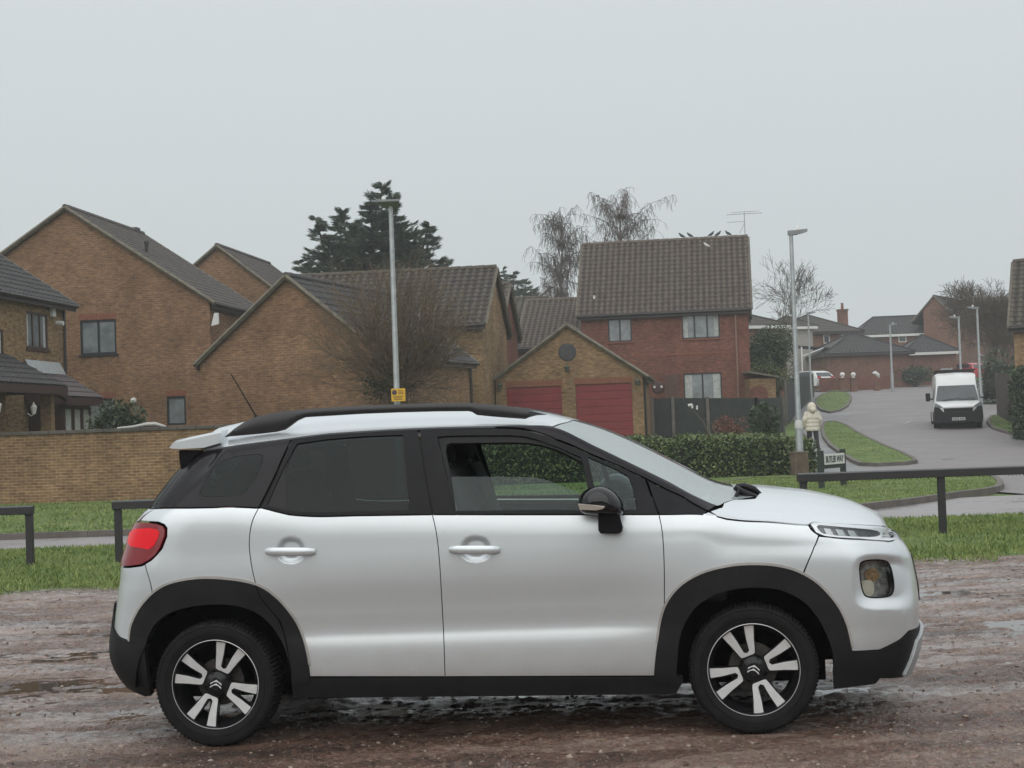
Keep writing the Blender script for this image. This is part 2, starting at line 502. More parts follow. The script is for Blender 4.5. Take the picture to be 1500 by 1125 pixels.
# rgt axis makes this frame left-handed; use a proper one instead: mirror Y
_M = Matrix(((CR[0, 0], -CR[0, 1], CR[0, 2], CO[0]), (CR[1, 0], -CR[1, 1], CR[1, 2], CO[1]), (CR[2, 0], -CR[2, 1], CR[2, 2], CO[2]), (0, 0, 0, 1)))
car.matrix_world = _M
def flip(v): return [(p[0], -p[1], p[2]) for p in v]       # design frame (+y = camera side) -> object frame
def panel(name, poly, mat, parent=None, off=0.0, skirt=.010, gap=0.0022, holes=(), step=.03, refine=(), both=True, join=False, side='near', fine=.012, offf=None):
    """a body panel cut out of the master surface; far-side twin is a separate copy unless joined"""
    parent = parent or car
    pu = resample(shrink(resample(P2(poly), fine), gap), fine*1.3)
    hu = [resample(shrink(resample(P2(h), fine), -gap), fine*1.3) for h in holes]
    rf = []
    for (cx, cy, r, st) in refine:
        c = inv(cx, cy); rf.append((c[0], c[1], r, st))
    V, T, LP = tri_region(pu, hu, step, rf)
    X, S = V[:, 0], V[:, 1]
    P = surf(X, S); n = surfn(X, S)
    o_ = off if offf is None else offf(X, S, P)
    P = P+n*(np.asarray(o_)[:, None] if np.ndim(o_) else o_)
    verts = [tuple(p) for p in P]; nor = [tuple(a) for a in n]; faces = []
    for t in T:
        a, b, c = P[t[0]], P[t[1]], P[t[2]]
        fn = np.cross(b-a, c-a)
        faces.append(t if fn@n[t[0]] > 0 else (t[0], t[2], t[1]))
    if skirt:
        for lp in LP:
            b0 = len(verts); m = len(lp)
            for k in lp:
                verts.append(tuple(P[k])); nor.append(None)
            for k in lp:
                verts.append(tuple(P[k]-n[k]*skirt)); nor.append(None)
            for i in range(m):
                j = (i+1) % m
                if S[lp[i]] > SMAX-1e-3 and S[lp[j]] > SMAX-1e-3: continue
                faces.append((b0+i, b0+j, b0+m+j, b0+m+i))
    def make(mir, nm):
        vs = [(p[0], -p[1] if not mir else p[1], p[2]) for p in verts]
        fs = [tuple(reversed(f)) for f in faces] if not mir else faces
        return vs, fs
    def mesh(vs, fs, nrm, nm):
        me = bpy.data.meshes.new(nm); me.from_pydata(vs, [], fs); me.shade_smooth()
        cur = [Vector(v.normal) for v in me.vertices]
        me.normals_split_custom_set_from_vertices([nrm[i] if nrm[i] is not None else cur[i] for i in range(len(vs))])
        return me
    nn = [None if a is None else (a[0], -a[1], a[2]) for a in nor]
    nf = [None if a is None else (a[0], a[1], a[2]) for a in nor]
    va, fa = make(False, name); vb, fb_ = make(True, name)
    if join:
        k = len(va)
        return link(name, mesh(va+vb, fa+[tuple(i+k for i in f) for f in fb_], nn+nf, name), mat, parent), None
    a = link(name, mesh(va, fa, nn, name), mat, parent)
    b = None
    if both: b = link(name, mesh(vb, fb_, nf, name), mat, parent if not isinstance(both, bpy.types.Object) else both)
    return a, b

# --- car materials
def paint_mat():
    m, nt, out = new_mat('silver_paint')
    b = N(nt, 'ShaderNodeBsdfPrincipled'); tc = N(nt, 'ShaderNodeTexCoord')
    fl = N(nt, 'ShaderNodeTexNoise', i_Scale=900.0, i_Detail=2.0); L(nt, tc.outputs['Object'], fl.inputs['Vector'])
    dr = N(nt, 'ShaderNodeTexNoise', i_Scale=5.0, i_Detail=7.0, i_Roughness=.7); L(nt, tc.outputs['Object'], dr.inputs['Vector'])
    cr = N(nt, 'ShaderNodeValToRGB'); cr.color_ramp.elements[0].position = .3; cr.color_ramp.elements[0].color = (.57, .605, .62, 1)
    cr.color_ramp.elements[1].position = .7; cr.color_ramp.elements[1].color = (.67, .705, .72, 1); L(nt, fl.outputs[0], cr.inputs[0])
    # road dirt low on the flanks
    sp = N(nt, 'ShaderNodeSeparateXYZ'); L(nt, tc.outputs['Object'], sp.inputs[0])
    mr = N(nt, 'ShaderNodeMapRange'); mr.inputs[1].default_value = .75; mr.inputs[2].default_value = .28; mr.inputs[3].default_value = 0; mr.inputs[4].default_value = .55
    L(nt, sp.outputs[2], mr.inputs[0])
    mu = N(nt, 'ShaderNodeMath', operation='MULTIPLY'); L(nt, mr.outputs[0], mu.inputs[0]); L(nt, dr.outputs[0], mu.inputs[1])
    mx = N(nt, 'ShaderNodeMix', data_type='RGBA'); L(nt, mu.outputs[0], mx.inputs[0]); L(nt, cr.outputs[0], mx.inputs[6]); mx.inputs[7].default_value = (.38, .33, .29, 1)
    L(nt, mx.outputs[2], b.inputs['Base Color'])
    b.inputs['Metallic'].default_value = .55; b.inputs['Roughness'].default_value = .33
    b.inputs['Coat Weight'].default_value = .7; b.inputs['Coat Roughness'].default_value = .09
    wd = N(nt, 'ShaderNodeTexVoronoi', i_Scale=260.0); L(nt, tc.outputs['Object'], wd.inputs['Vector'])
    bm_ = N(nt, 'ShaderNodeMapRange'); bm_.inputs[1].default_value = .0; bm_.inputs[2].default_value = .28; bm_.inputs[3].default_value = 1; bm_.inputs[4].default_value = 0; L(nt, wd.outputs[0], bm_.inputs[0])
    bp = N(nt, 'ShaderNodeBump', i_Strength=.18, i_Distance=.0006); L(nt, bm_.outputs[0], bp.inputs['Height']); L(nt, bp.outputs[0], b.inputs['Coat Normal'])
    L(nt, b.outputs[0], out.inputs[0]); return m
PAINT = paint_mat()
GLOSSB = pmat('gloss_black', (.010, .009, .011), .10, spec=.22, bump=.0003, bscale=300)
TRIMB = pmat('black_trim', (.010, .010, .011), .45, var=.25, vscale=9, bump=.0004, bscale=400, spec=.15)
CLAD = pmat('black_cladding', (.0105, .0105, .011), .55, var=.35, vscale=7, bump=.0008, bscale=500, spec=.22)
RUBR = pmat('tyre_rubber', (.011, .0105, .0105), .72, var=.4, vscale=12, bump=.0006, bscale=300, spec=.18)
DARK = pmat('dark_liner', (.004, .004, .004), .95, spec=.02)
CHROME = pmat('bright_metal', (.62, .62, .63), .22, metal=1, var=.08, vscale=30)
ALLOY = pmat('machined_alloy', (.62, .62, .615), .30, metal=.25, var=.08, vscale=25, coat=.3)
RIMB = pmat('gloss_black_alloy', (.008, .008, .009), .22, spec=.4)
SEAT = pmat('seat_cloth', (.035, .037, .04), .9, var=.2, vscale=20)
SEATG = pmat('seat_grey', (.10, .11, .11), .85)
CABIN = pmat('cabin_plastic', (.03, .03, .032), .6)
LINER = pmat('headlining', (.28, .28, .27), .9)
GL_FRONT = glass_mat('door_glass', (.66, .78, .76), .0, .02, (.12, .18, .18), .12, fk=.7)
GL_TINT = glass_mat('privacy_glass', (.13, .20, .19), .0, .03, (.02, .036, .035), .15, fk=.55)
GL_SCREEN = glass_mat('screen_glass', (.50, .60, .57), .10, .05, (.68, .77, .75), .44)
GL_LAMP = glass_mat('lamp_glass', (.9, .93, .93), .04, .02)
REDL = pmat('red_lens', (.42, .006, .012), .12, coat=.8)
REDD = pmat('dark_red_lens', (.20, .008, .013), .15, coat=.3)
SKID = pmat('silver_skid', (.42, .44, .45), .45, metal=.4, var=.1)

DENTS += [(426, 806, 18.5, 17.5, .020, 2.3), (697, 804, 20.5, 17.5, .020, 2.3),
          (1297, 852, 44, 37, .030, 3.6)]
# --- outlines read from the photograph
ARCH_R = [(191.3, 940), (192.5, 925), (196, 911), (207, 889), (223.3, 870.7), (236, 861.5), (250, 855), (270, 850.3), (290, 848), (310, 847.6), (330, 849), (350, 851.3), (370, 855.5), (385, 861.5), (396.7, 869.5), (411, 882), (423.3, 897), (433, 911), (439.3, 924), (444, 937), (447.5, 950), (451, 968), (454, 991)]
ARCH_F = [(958.5, 990), (961, 960), (964.5, 936), (968, 912), (973, 893), (980.5, 878), (990.5, 865), (1004, 853), (1021, 843.5), (1038, 837), (1058, 832), (1080, 828.5), (1104, 827.5), (1128, 828.5), (1150, 832), (1166, 837), (1180.6, 844), (1196, 854), (1208.3, 866), (1220, 879), (1229.7, 893.6), (1236.5, 908), (1242, 924), (1247.5, 954)]
ARCH_F = smooth_open(ARCH_F, 1); ARCH_R = smooth_open(ARCH_R, 1)
def arch_cut(a, px): return [p for p in a if p[0] <= px], [p for p in a if p[0] >= px]
def at_x(a, px): return (px, interp(sorted(a), px))
GAPQ = smooth_open([(378.5, 745), (371, 759), (366.5, 775), (364.7, 796.7), (366, 812), (369.5, 835), (375.3, 858)], 1)   # rear door / quarter
GAPD = smooth_open([(633.3, 754), (637.5, 771), (641.3, 794), (644.5, 830), (646.7, 870), (650, 930), (652, 991)], 1)
GAPF = smooth_open([(965.3, 754), (969.5, 773), (972, 799.3), (973, 830), (973.3, 860), (973, 893)], 1)
# rear door skin
rd = [(378.5, 745), (382.5, 744.5), (404, 750), (423.3, 754.5)]+[(633.3, 754.3)]+GAPD[1:]+[(454, 991)]
ar = [p for p in reversed(ARCH_R) if p[0] > 376.5]
rd = rd+ar+[(375.6, 857.5)]+list(reversed(GAPQ))[1:-1]
rdoor, rdoor2 = panel('door', rd, PAINT, refine=[(426, 806, .10, .007)])
# front door skin
fd = [(633.3, 754.3), (965.3, 754.3)]+GAPF[1:]+[p for p in reversed(ARCH_F) if p[0] < 972.5]+[(652, 991)]+list(reversed(GAPD))[1:-1]
fdoor, fdoor2 = panel('door', fd, PAINT, refine=[(697, 804, .11, .007)])
tag(rdoor, 'silver rear passenger door with a dark tinted window'); tag(fdoor, 'silver front door with its window half lowered')
# rear quarter: below belt behind the rear door
TAIL = [(179.3, 768.7), (183, 766), (188.7, 765.3), (212, 765.3), (231.3, 767.3), (239.5, 770.5), (242.3, 776), (242, 785), (235.3, 802), (228, 813), (219.3, 820.5), (207.3, 827), (190, 829.3), (170.5, 829), (169.3, 818), (171.5, 801)]
rq = [(226, 745.5), (378.5, 745)]+GAPQ[1:]+[p for p in reversed(ARCH_R) if 223 < p[0] < 376]+[(223.7, 870), (218, 846), (213, 826), (222, 820.7), (238, 803), (244.5, 786), (244.8, 774), (240.5, 768.6), (232, 765), (206, 763)]
panel('quarter_panel', rq, PAINT)
# tailgate part seen from the side
tg = [(208, 745.8), (225.6, 745.6), (212, 754), (203, 763), (188, 763.2), (180.5, 765), ('uv', -1.95, inv(180, 766)[1]), ('uv', -1.98, inv(180, 766)[1]), ('uv', -1.98, inv(210, 745.3)[1]), ('uv', -1.95, inv(210, 745.3)[1])]
s_t0 = inv(200, 764)[1]; s_t1 = inv(215, 745.3)[1]
panel('tailgate', [(225.6, 745.6), (212, 754), (203, 763.5), (188, 763.6), ('uv', -1.90, s_t0), ('uv', -1.98, s_t0), ('uv', -1.98, s_t1), ('uv', -1.90, s_t1)], PAINT, join=True)
s_h1 = SN[13]-.02
panel('rear_screen', [(225.5, 744.6), (212, 744.8), ('uv', -1.90, s_t1), ('uv', -1.98, s_t1), ('uv', -1.98, s_h1), ('uv', -1.9, s_h1), (294.5, 661.5), (266, 690.5), (246, 717.5)], GL_TINT, off=-.004, join=True)
# rear bumper, painted upper and black lower
s_b0 = inv(172, 831)[1]; s_b1 = inv(172, 918)[1]; s_b2 = inv(185, 1008)[1]
rb = [(170, 831), (190, 831.5), (207.5, 829.2), (213, 827), (218, 846), (223.5, 869.5)]+[p for p in reversed(ARCH_R) if p[0] < 223]+[(191.3, 939.5), (175.3, 933), (167.3, 918.7), (162.5, 890), ('uv', -1.93, inv(163, 889)[1]), ('uv', -1.98, inv(163, 889)[1]), ('uv', -1.98, s_b0), ('uv', -1.93, s_b0)]
panel('bumper', rb, PAINT, join=True)
panel('bumper_cladding', [(161, 884), (163.5, 900), (167.3, 918.7), (175.3, 933), (191.3, 940), (214, 947), (216.5, 975), (221, 1000), (224, 1017), (215, 1018), (182, 1007.5), ('uv', -1.93, .012), ('uv', -1.98, .012), ('uv', -1.98, inv(163, 884)[1]), ('uv', -1.93, inv(163, 884)[1])], CLAD, off=.012, skirt=.03, gap=.001, join=True)
# tail lamp
tl, tl2 = panel('tail_lamp', TAIL, REDD, off=.006, gap=.0015, step=.015, skirt=.02)
TLI = smooth_closed([(190, 774.5), (230, 772.5), (237, 781), (223, 807), (205, 803.5), (188, 801)], 1)
for t_, s_ in ((tl, False), (tl2, True)):
    pass
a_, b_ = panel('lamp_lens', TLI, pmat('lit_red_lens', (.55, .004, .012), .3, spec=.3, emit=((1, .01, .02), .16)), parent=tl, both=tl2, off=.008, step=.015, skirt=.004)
# greenhouse rear quarter
qg = [(226.5, 743.8), (246, 717), (266, 690), (296.5, 661), (357, 651.8), (426.5, 643), (405, 690), (378.3, 743.3)]
QG_IN = smooth_closed([(292, 726), (294, 716), (303, 700), (318, 678), (345, 668), (383, 664.5), (386, 671), (372, 705), (357, 722), (345, 727), (300, 727.5)], 2)
q1, q2 = panel('quarter_window_surround', qg, GLOSSB, off=-.001, holes=[QG_IN], gap=.002)
panel('window', QG_IN, GL_TINT, parent=q1, both=q2, off=-.002, skirt=0, gap=0)
for side in (1, -1):
    m = MB(); q = [cat_(a, b, .575) for a, b in ((264, 669), (264, 659), (297, 659), (280, 676), (267, 691))]; n = len(q)
    g = [(p[0], -side*.600, p[2]) for p in q]+[(p[0]+.01, -side*.572, p[2]) for p in q]
    m.add(g, [tuple(range(n)), tuple(reversed(range(n, 2*n)))]+[(i, (i+1) % n, (i+1) % n+n, i+n) for i in range(n)]); m.build('pillar_trim', GLOSSB, car, bevel=.004, recalc=True)
# rear door window frame with glass
RDF = [(427.5, 644.5), (480, 637.5), (530, 634), (612, 629.8), (617, 660), (625, 710), (633, 753.4), (423.3, 753.4), (404, 749), (382, 743.4), (404, 697)]
RDG = [(435, 650), (480, 643.5), (530, 639.5), (588, 637.2), (591, 640), (594, 680), (599, 746.8), (421, 747), (411, 745), (392, 739), (412, 694)]
f1, f2 = panel('window_frame', RDF, TRIMB, parent=rdoor, both=rdoor2, holes=[RDG], off=-.001)
panel('window', [(430, 659), (435, 650), (480, 643.5), (530, 639.5), (588, 637.2), (591, 640), (594, 680), (599, 746.8), (421, 747), (417, 690)], GL_TINT, parent=rdoor, both=rdoor2, off=-.008, skirt=0, gap=0)
panel('window_corner', [(429, 661), (417, 690), (421, 747), (411, 745), (392, 739), (412, 694)], GLOSSB, parent=rdoor, both=rdoor2, off=-.006, skirt=0, gap=0)
# front door frame: opening + fixed quarter light
FDF = [(614.5, 629.6), (720, 627.2), (768, 629.5), (815, 645), (853, 660.5), (909, 684.5), (945.3, 701.5), (964.3, 753.4), (634.5, 753.4), (626, 700), (618, 655)]
FDG = smooth_open([(641, 640), (660, 638.5), (700, 638), (762, 638), (790, 645), (850, 669.5)], 1)+[(853, 676), (860, 712), (868, 747), (665, 747.5), (656, 705), (645, 655)]
FQG = [(861.3, 669.5), (905, 688.5), (920, 697), (927, 715), (933.3, 746), (880, 747), (870, 708)]
ff1, ff2 = panel('window_frame', FDF, TRIMB, parent=fdoor, both=fdoor2, holes=[FDG, FQG], off=-.001)
GW = smooth_open([(652, 697), (700, 696.8), (775, 697), (792, 699), (815, 707), (860, 726)], 1)+[(866, 747), (665, 747)]
panel('window', GW, GL_FRONT, parent=fdoor, both=False, off=-.012, skirt=0, gap=0)
wf = panel('window', FDG, GL_FRONT, parent=fdoor, both=fdoor2, off=-.012, skirt=0, gap=0)
bpy.data.objects.remove(wf[0])
panel('window', FQG, GL_FRONT, parent=fdoor, both=fdoor2, off=-.006, skirt=0, gap=0)
# run channel inside the opening
panel('window_seal', smooth_open([(641, 640), (660, 638.5), (700, 638), (762, 638), (790, 645), (850, 669.5)], 1)+[(852.5, 676), (849, 673.5), (812, 656), (790, 650), (773, 647.5), (700, 647), (660, 647.5), (654, 650), (652.5, 660), (662, 705), (667, 747), (665, 747.5), (656, 705), (645, 655)], pmat('seal_rubber', (.008, .008, .008), .8), parent=fdoor, both=fdoor2, off=-.010, skirt=.02, gap=0)
# triangle ahead of the door and black pillar up to the screen
panel('pillar_trim', [(948, 703), (1000, 728), (1036, 748.5), (1029.5, 753.4), (966.3, 753.4)], TRIMB, off=-.002)
panel('pillar_trim', [(809, 626), (845, 640.5), (909, 672), (980, 706.5), (1049, 741), (1038, 748.5), (1000, 727), (946, 700.5), (909, 683), (853, 659), (815, 643.5), (768, 628), (725, 625.7)], GLOSSB, off=.003, gap=.0015)
panel('roof_gutter', [(427, 643.2), (480, 636.5), (530, 633), (613, 628.5), (720, 625.8), (768, 628), (720, 626.6), (613, 629.4), (530, 633.8), (480, 637.3), (427.5, 644.2)], TRIMB, off=-.004, gap=0)
# fender
fe = [(965.5, 754.3), (1029.3, 754.3), (1038, 750.5), (1050.7, 757.5), (1064, 761), (1120, 765), (1184, 770), (1188, 776), (1199, 784.5), (1192, 802), (1184, 822), (1176, 841)]
fe = fe+[p for p in reversed(ARCH_F) if 974 < p[0] < 1175]+[(973.5, 892)]+list(reversed(GAPF))[1:-1]
panel('fender', fe, PAINT)
# bonnet
s_bl = inv(1290, 769)[1]
bo = [(1041, 749), (1050.7, 756), (1064, 759.3), (1120, 763.5), (1184, 768.3), (1192, 764.3), (1240, 767.5), (1293, 770.8), ('uv', 2.02, s_bl+.01), ('uv', 2.10, s_bl+.012), ('uv', 2.26, s_bl+.02), ('uv', 2.26, SMAX), ('uv', 1.26, SMAX), ('uv', 1.26, SN[15]+.05), (1113, 722), (1106, 730.5), (1078, 731.5), (1060, 737)]
panel('bonnet', bo, PAINT, join=True, step=.025)
# bumper
LAMPO = smooth_closed([(1254, 830), (1263, 813), (1300, 812), (1327, 830), (1338, 862), (1330, 882), (1312, 889), (1277, 887), (1260, 868)], 2)
s_n0 = inv(1300, 786)[1]; s_n1 = inv(1315, 938)[1]
fbp = [(1199.5, 786), (1215, 787.5), (1260, 791), (1301.3, 794), (1309, 792.5), ('uv', 2.10, s_n0-.01), ('uv', 2.26, s_n0-.01), ('uv', 2.26, inv(1330, 925)[1]), ('uv', 2.1, inv(1330, 925)[1]), (1331, 924), (1318.6, 936.5), (1288, 951.9), (1248, 954)]+[p for p in reversed(ARCH_F) if 1178 < p[0] < 1247]+[(1176.5, 841.5), (1184.3, 822), (1192.3, 802)]
LAMPH = smooth_closed([(1258, 829), (1264.5, 820.5), (1296, 819.7), (1305.5, 827), (1311, 851), (1311, 868), (1304, 876), (1272, 877.5), (1263.5, 869)], 2)
fbm, _ = panel('bumper', fbp, PAINT, holes=[LAMPH], join=True, refine=[(1292, 852, .17, .012)])
panel('grille', [('uv', 2.13, inv(1338, 812)[1]), ('uv', 2.26, inv(1338, 812)[1]), ('uv', 2.26, inv(1340, 888)[1]), ('uv', 2.13, inv(1340, 888)[1]), ('uv', 2.105, inv(1340, 860)[1])], GLOSSB, parent=fbm, off=.006, join=True)
panel('bumper_cladding', [(1220.5, 985), (1222, 955), (1248, 954.5), (1288, 952.4), (1318.6, 937), (1331, 924.5), ('uv', 2.10, inv(1330, 925)[1]), ('uv', 2.26, inv(1330, 925)[1]), ('uv', 2.26, .02), ('uv', 2.06, .02), (1288, 993), (1282, 1001), (1222, 1009)], CLAD, off=.006, skirt=.03, gap=.001, join=True)
panel('skid_plate', [(1318.6, 988.5), (1331, 962), (1338, 938), ('uv', 2.10, inv(1335, 925)[1]), ('uv', 2.26, inv(1335, 925)[1]), ('uv', 2.26, .03), ('uv', 2.1, .03)], SKID, off=.022, skirt=.03, gap=.001, join=True)
# lower head lamp
lamp, lamp2 = empty('headlamp'), empty('headlamp')
for e in (lamp, lamp2): e.parent = car
panel('lamp_glass', LAMPH, GL_LAMP, parent=lamp, both=lamp2, off=-.004, skirt=.004, gap=-.001, step=.015)
RIMG = list(LAMPH)
def ring(poly, w):
    p = np.array(poly); c = p.mean(0); return [tuple(c+(q-c)*w) for q in p]
panel('lamp_bezel', ring(LAMPH, 1.02), GLOSSB, parent=lamp, both=lamp2, holes=[ring(LAMPH, .94)], off=-.001, skirt=.02, gap=0, step=.01)
panel('reflector', ring(LAMPH, .98), pmat('lamp_reflector', (.36, .35, .33), .35, metal=.5, var=.7, vscale=40), parent=lamp, both=lamp2, off=-.045, skirt=0, gap=0, step=.015)
panel('indicator_bulb', smooth_closed([(1272, 836), (1290, 831), (1297, 846), (1284, 856), (1272, 848)], 2), pmat('amber', (.42, .25, .12), .35, var=.7, vscale=60), parent=lamp, both=lamp2, off=-.034, skirt=.006, gap=0, step=.01)
panel('fog_reflector', smooth_closed([(1259, 853), (1282, 849), (1284, 873), (1270, 876), (1263, 869)], 2), pmat('bright_reflector', (.85, .80, .68), .35, metal=.1), parent=lamp, both=lamp2, off=-.009, skirt=.01, gap=0, step=.01)
# upper lamp strip
HO = smooth_open([(1187, 769), (1192, 765.3), (1240, 769), (1293, 772.3), (1301, 773.5), (1309, 777)], 1)+[(1314, 786), (1309, 791.5), (1301.3, 792.9), (1260, 789.5), (1208, 785.3), (1195, 780)]
HL = smooth_closed([(1195.5, 769.8), (1210, 770.6), (1250, 774), (1284, 777.2), (1290, 783), (1280, 787.6), (1250, 786.4), (1207, 783.2), (1199, 777)], 1)
dl, dl2 = panel('day_lamp', HO, PAINT, off=.004, holes=[HL], gap=.0012, step=.015, skirt=.02)
panel('lamp_glass', HL, GL_LAMP, parent=dl, both=dl2, off=.002, skirt=0, gap=0, step=.015)
panel('lamp_bowl', ring(HL, 1.01), pmat('lamp_inner', (.10, .105, .11), .3, metal=.5, var=.5, vscale=60), parent=dl, both=dl2, off=-.015, skirt=0, gap=0, step=.015)
for x0 in (1207, 1225, 1242):
    panel('lamp_element', [(x0, 773+(x0-1207)*.08), (x0+10, 774+(x0-1207)*.08), (x0+16, 783+(x0-1207)*.06), (x0+5, 782.3+(x0-1207)*.06)], pmat('led_block', (.55, .56, .57), .25, metal=.6), parent=dl, both=dl2, off=-.008, skirt=.01, gap=0, step=.02)
for dy in (0, 5.2):
    panel('chrome_strip', [(1291, 779+dy), (1300, 778.5+dy), (1309, 779.5+dy), ('uv', 2.1, inv(1309, 780+dy)[1]), ('uv', 2.26, inv(1309, 780+dy)[1]), ('uv', 2.26, inv(1309, 782.6+dy)[1]), ('uv', 2.1, inv(1309, 782.6+dy)[1]), (1309, 782.4+dy), (1300, 781.2+dy), (1291, 781+dy)], CHROME, off=.010, skirt=.008, gap=0, join=True, step=.02)
# windscreen
XR0, SR0 = inv(826, 620); print('XR', XR0, SR0, SN, inv(844, 615.5))
sW0 = inv(844, 615.5)
wsp = [(811, 625.6), (826, 620), ('uv', XR0+.02, SR0+.10), ('uv', XR0+.05, SMAX), ('uv', 1.26, SMAX), ('uv', 1.26, SN[15]+.05), (1104, 727), (1078, 731), (1060, 736), (1050.5, 740), (980, 705.3), (909, 670.8), (845, 639.6)]
panel('windscreen', wsp, GL_SCREEN, off=-.002, skirt=0, gap=0, join=True, step=.03)
xr_ = inv(826, 620)[0]
# roof
rf = [(297, 660), (357, 650.8), (427, 641.8), (480, 635.2), (530, 631.7), (613, 627.2), (720, 624.2), (775, 623.2), (809.5, 624.4), (826, 619.4), ('uv', XR0+.018, SR0+.10), ('uv', XR0+.048, SMAX), ('uv', -1.74, SMAX), ('uv', -1.74, SN[13]+.03)]
panel('roof', rf, PAINT, join=True, step=.03, refine=[])
# cowl under the wipers
panel('scuttle', [(1050.5, 740), (1060, 736.5), (1078, 731.5), (1106, 730.5), (1113, 722), ('uv', 1.26, SN[15]+.05), ('uv', 1.26, SMAX), ('uv', 1.17, SMAX), ('uv', 1.12, SN[15])], GLOSSB, off=-.012, skirt=0, gap=0, join=True)

# arch cladding: outer lip raised, inner edge turned in
def arch(outer, inner, name, extra_o=(), extra_i=()):
    o = outer; i = inner
    poly = list(o)+list(extra_o)+list(reversed(i))
    return panel(name, poly, CLAD, off=.010, skirt=.035, gap=.0, step=.02)
AI_R = smooth_open([(214, 947), (217, 935), (223, 922), (229.5, 912), (240, 903), (252, 896), (270, 890), (290, 886.7), (312, 885), (333, 885), (352, 888), (370, 893.5), (384, 902), (397, 914), (407, 928), (415.3, 943), (422, 962), (426.5, 980), (428.5, 1000)], 1)
AI_F = smooth_open([(990, 1000), (991.5, 975), (993.6, 945), (999, 922), (1009, 903), (1020, 888), (1034, 877.5), (1049, 870), (1067, 864.5), (1088, 861), (1110, 860), (1132, 861.5), (1150, 866), (1167, 874), (1181, 884.4), (1193, 898), (1203, 913), (1211, 930), (1217, 945), (1221, 965), (1222, 985)], 1)
ar1, ar2 = arch(ARCH_R, AI_R, 'arch_cladding', extra_o=[(454, 1000)])
ar3, ar4 = arch([(957, 1000)]+ARCH_F, AI_F, 'arch_cladding', extra_o=[(1240, 956), (1238, 985)])
panel('door_gap', smooth_open([(374.6, 857), (377.5, 866), (382, 876), (396, 893), (411, 911), (420, 945), (427, 985)], 1)+[(428.4, 985), (421.5, 944), (412.4, 910), (397, 891.8), (383.2, 875), (378.8, 865), (376, 857)], DARK, off=.0112, skirt=0, gap=0, step=.05)
# thin painted lip round the arches
def lip(outer, nm):
    p = np.array(outer); c = p.mean(0)+np.array([0, 25])
    q = [tuple(a+(a-c)/np.linalg.norm(a-c)*4.0) for a in p]
    panel(nm, list(outer)+list(reversed(q)), pmat('dirty_lip', (.36, .34, .32), .5, var=.2), off=.004, skirt=.004, gap=0, step=.03)
lip([p for p in ARCH_R if p[1] < 985], 'arch_lip'); lip([p for p in ARCH_F if p[1] < 950], 'arch_lip')
# sill
panel('sill', [(427, 993.5), (455, 992.8), (652, 992.5), (958, 991.5), (1000, 992), (1000, 999), (990, 1017), (760, 1019), (430, 1022)], CLAD, off=.004, skirt=.04, gap=0)
# inner shell that closes the gaps between panels
inner = panel('inner_shell', [(228, 752), (378, 752), (423, 760), (1029, 760), (1045, 764), (1184, 776), (1300, 800), (1330, 850), (1330, 930), (1260, 958), (1222, 958)]+list(reversed(AI_F))[4:-4]+[(990, 1000), (760, 1010), (430, 1010)]+list(reversed(AI_R))[3:]+[(180, 960), (172, 900), (190, 800), (215, 765)], DARK, off=-.014, skirt=0, gap=0, holes=[ring(LAMPH, 1.05)], step=.05)
panel('inner_shell', [(1046, 762), (1184, 775), (1296, 782), ('uv', 2.0, s_bl), ('uv', 2.2, s_bl), ('uv', 2.2, SMAX), ('uv', 1.28, SMAX), ('uv', 1.2, SN[14]), (1080, 738)], DARK, off=-.022, skirt=0, gap=0, join=True, step=.05)
# roof lining and pillars inside
panel('headlining', [(330, 655), (427, 648), (613, 633), (768, 632), (815, 640), ('uv', .45, SN[15]), ('uv', .5, SMAX), ('uv', -1.6, SMAX)], LINER, off=-.035, skirt=0, gap=0, join=True, step=.06)
panel('pillar', [(593, 640), (640, 640), (667, 752), (600, 752)], pmat('pillar_trim_inner', (.05, .05, .052), .7), off=-.03, skirt=.04, gap=0)
panel('pillar', [(405, 660), (428, 650), (418, 690), (420, 752), (375, 752)], CABIN, off=-.03, skirt=.03, gap=0)

# --- door handles
def handle(px0, px1, py, door, door2, lock):
    for side, dp in ((1, door), (-1, door2)):
        if dp is None: continue
        m = MB(); a = cat_(px0, py, .895); b = cat_(px1, py, .895); n = 11
        pts = []; 
        for k in range(n+1):
            t = k/n; p = a*(1-t)+b*t; bow = math.sin(PI*t)**.45 if 0 < k < n else 0
            sx, ss = inv(px0+(px1-px0)*t, py)
            y = float(surf0(np.array([sx]), np.array([ss]))[0, 1])+.006+.024*bow
            pts.append((p[0], -side*y, p[2]))
        vs = []; fs = []; cs = [(-.45, -1), (.3, -1.0), (.9, -.6), (1, 0), (.9, .6), (.3, 1.0), (-.45, 1)]
        for k, p in enumerate(pts):
            t = k/n; h = .0205*(.80+.20*math.sin(PI*min(max(t, 0.02), .98))**.5)*(.72 if k in (0, n) else 1)
            for (dy, dz) in cs: vs.append((p[0], p[1]-side*dy*.010, p[2]+dz*h))
        K = len(cs)
        for k in range(n):
            for j in range(K):
                fs.append((k*K+j, k*K+(j+1) % K, (k+1)*K+(j+1) % K, (k+1)*K+j))
        fs.append(tuple(range(K))); fs.append(tuple(n*K+j for j in reversed(range(K))))
        m.add(vs, fs); o = m.build('handle', PAINT, dp, auto=50, recalc=True)
handle(388, 461.5, 808, rdoor, rdoor2, False); handle(657.5, 732, 805.3, fdoor, fdoor2, True)

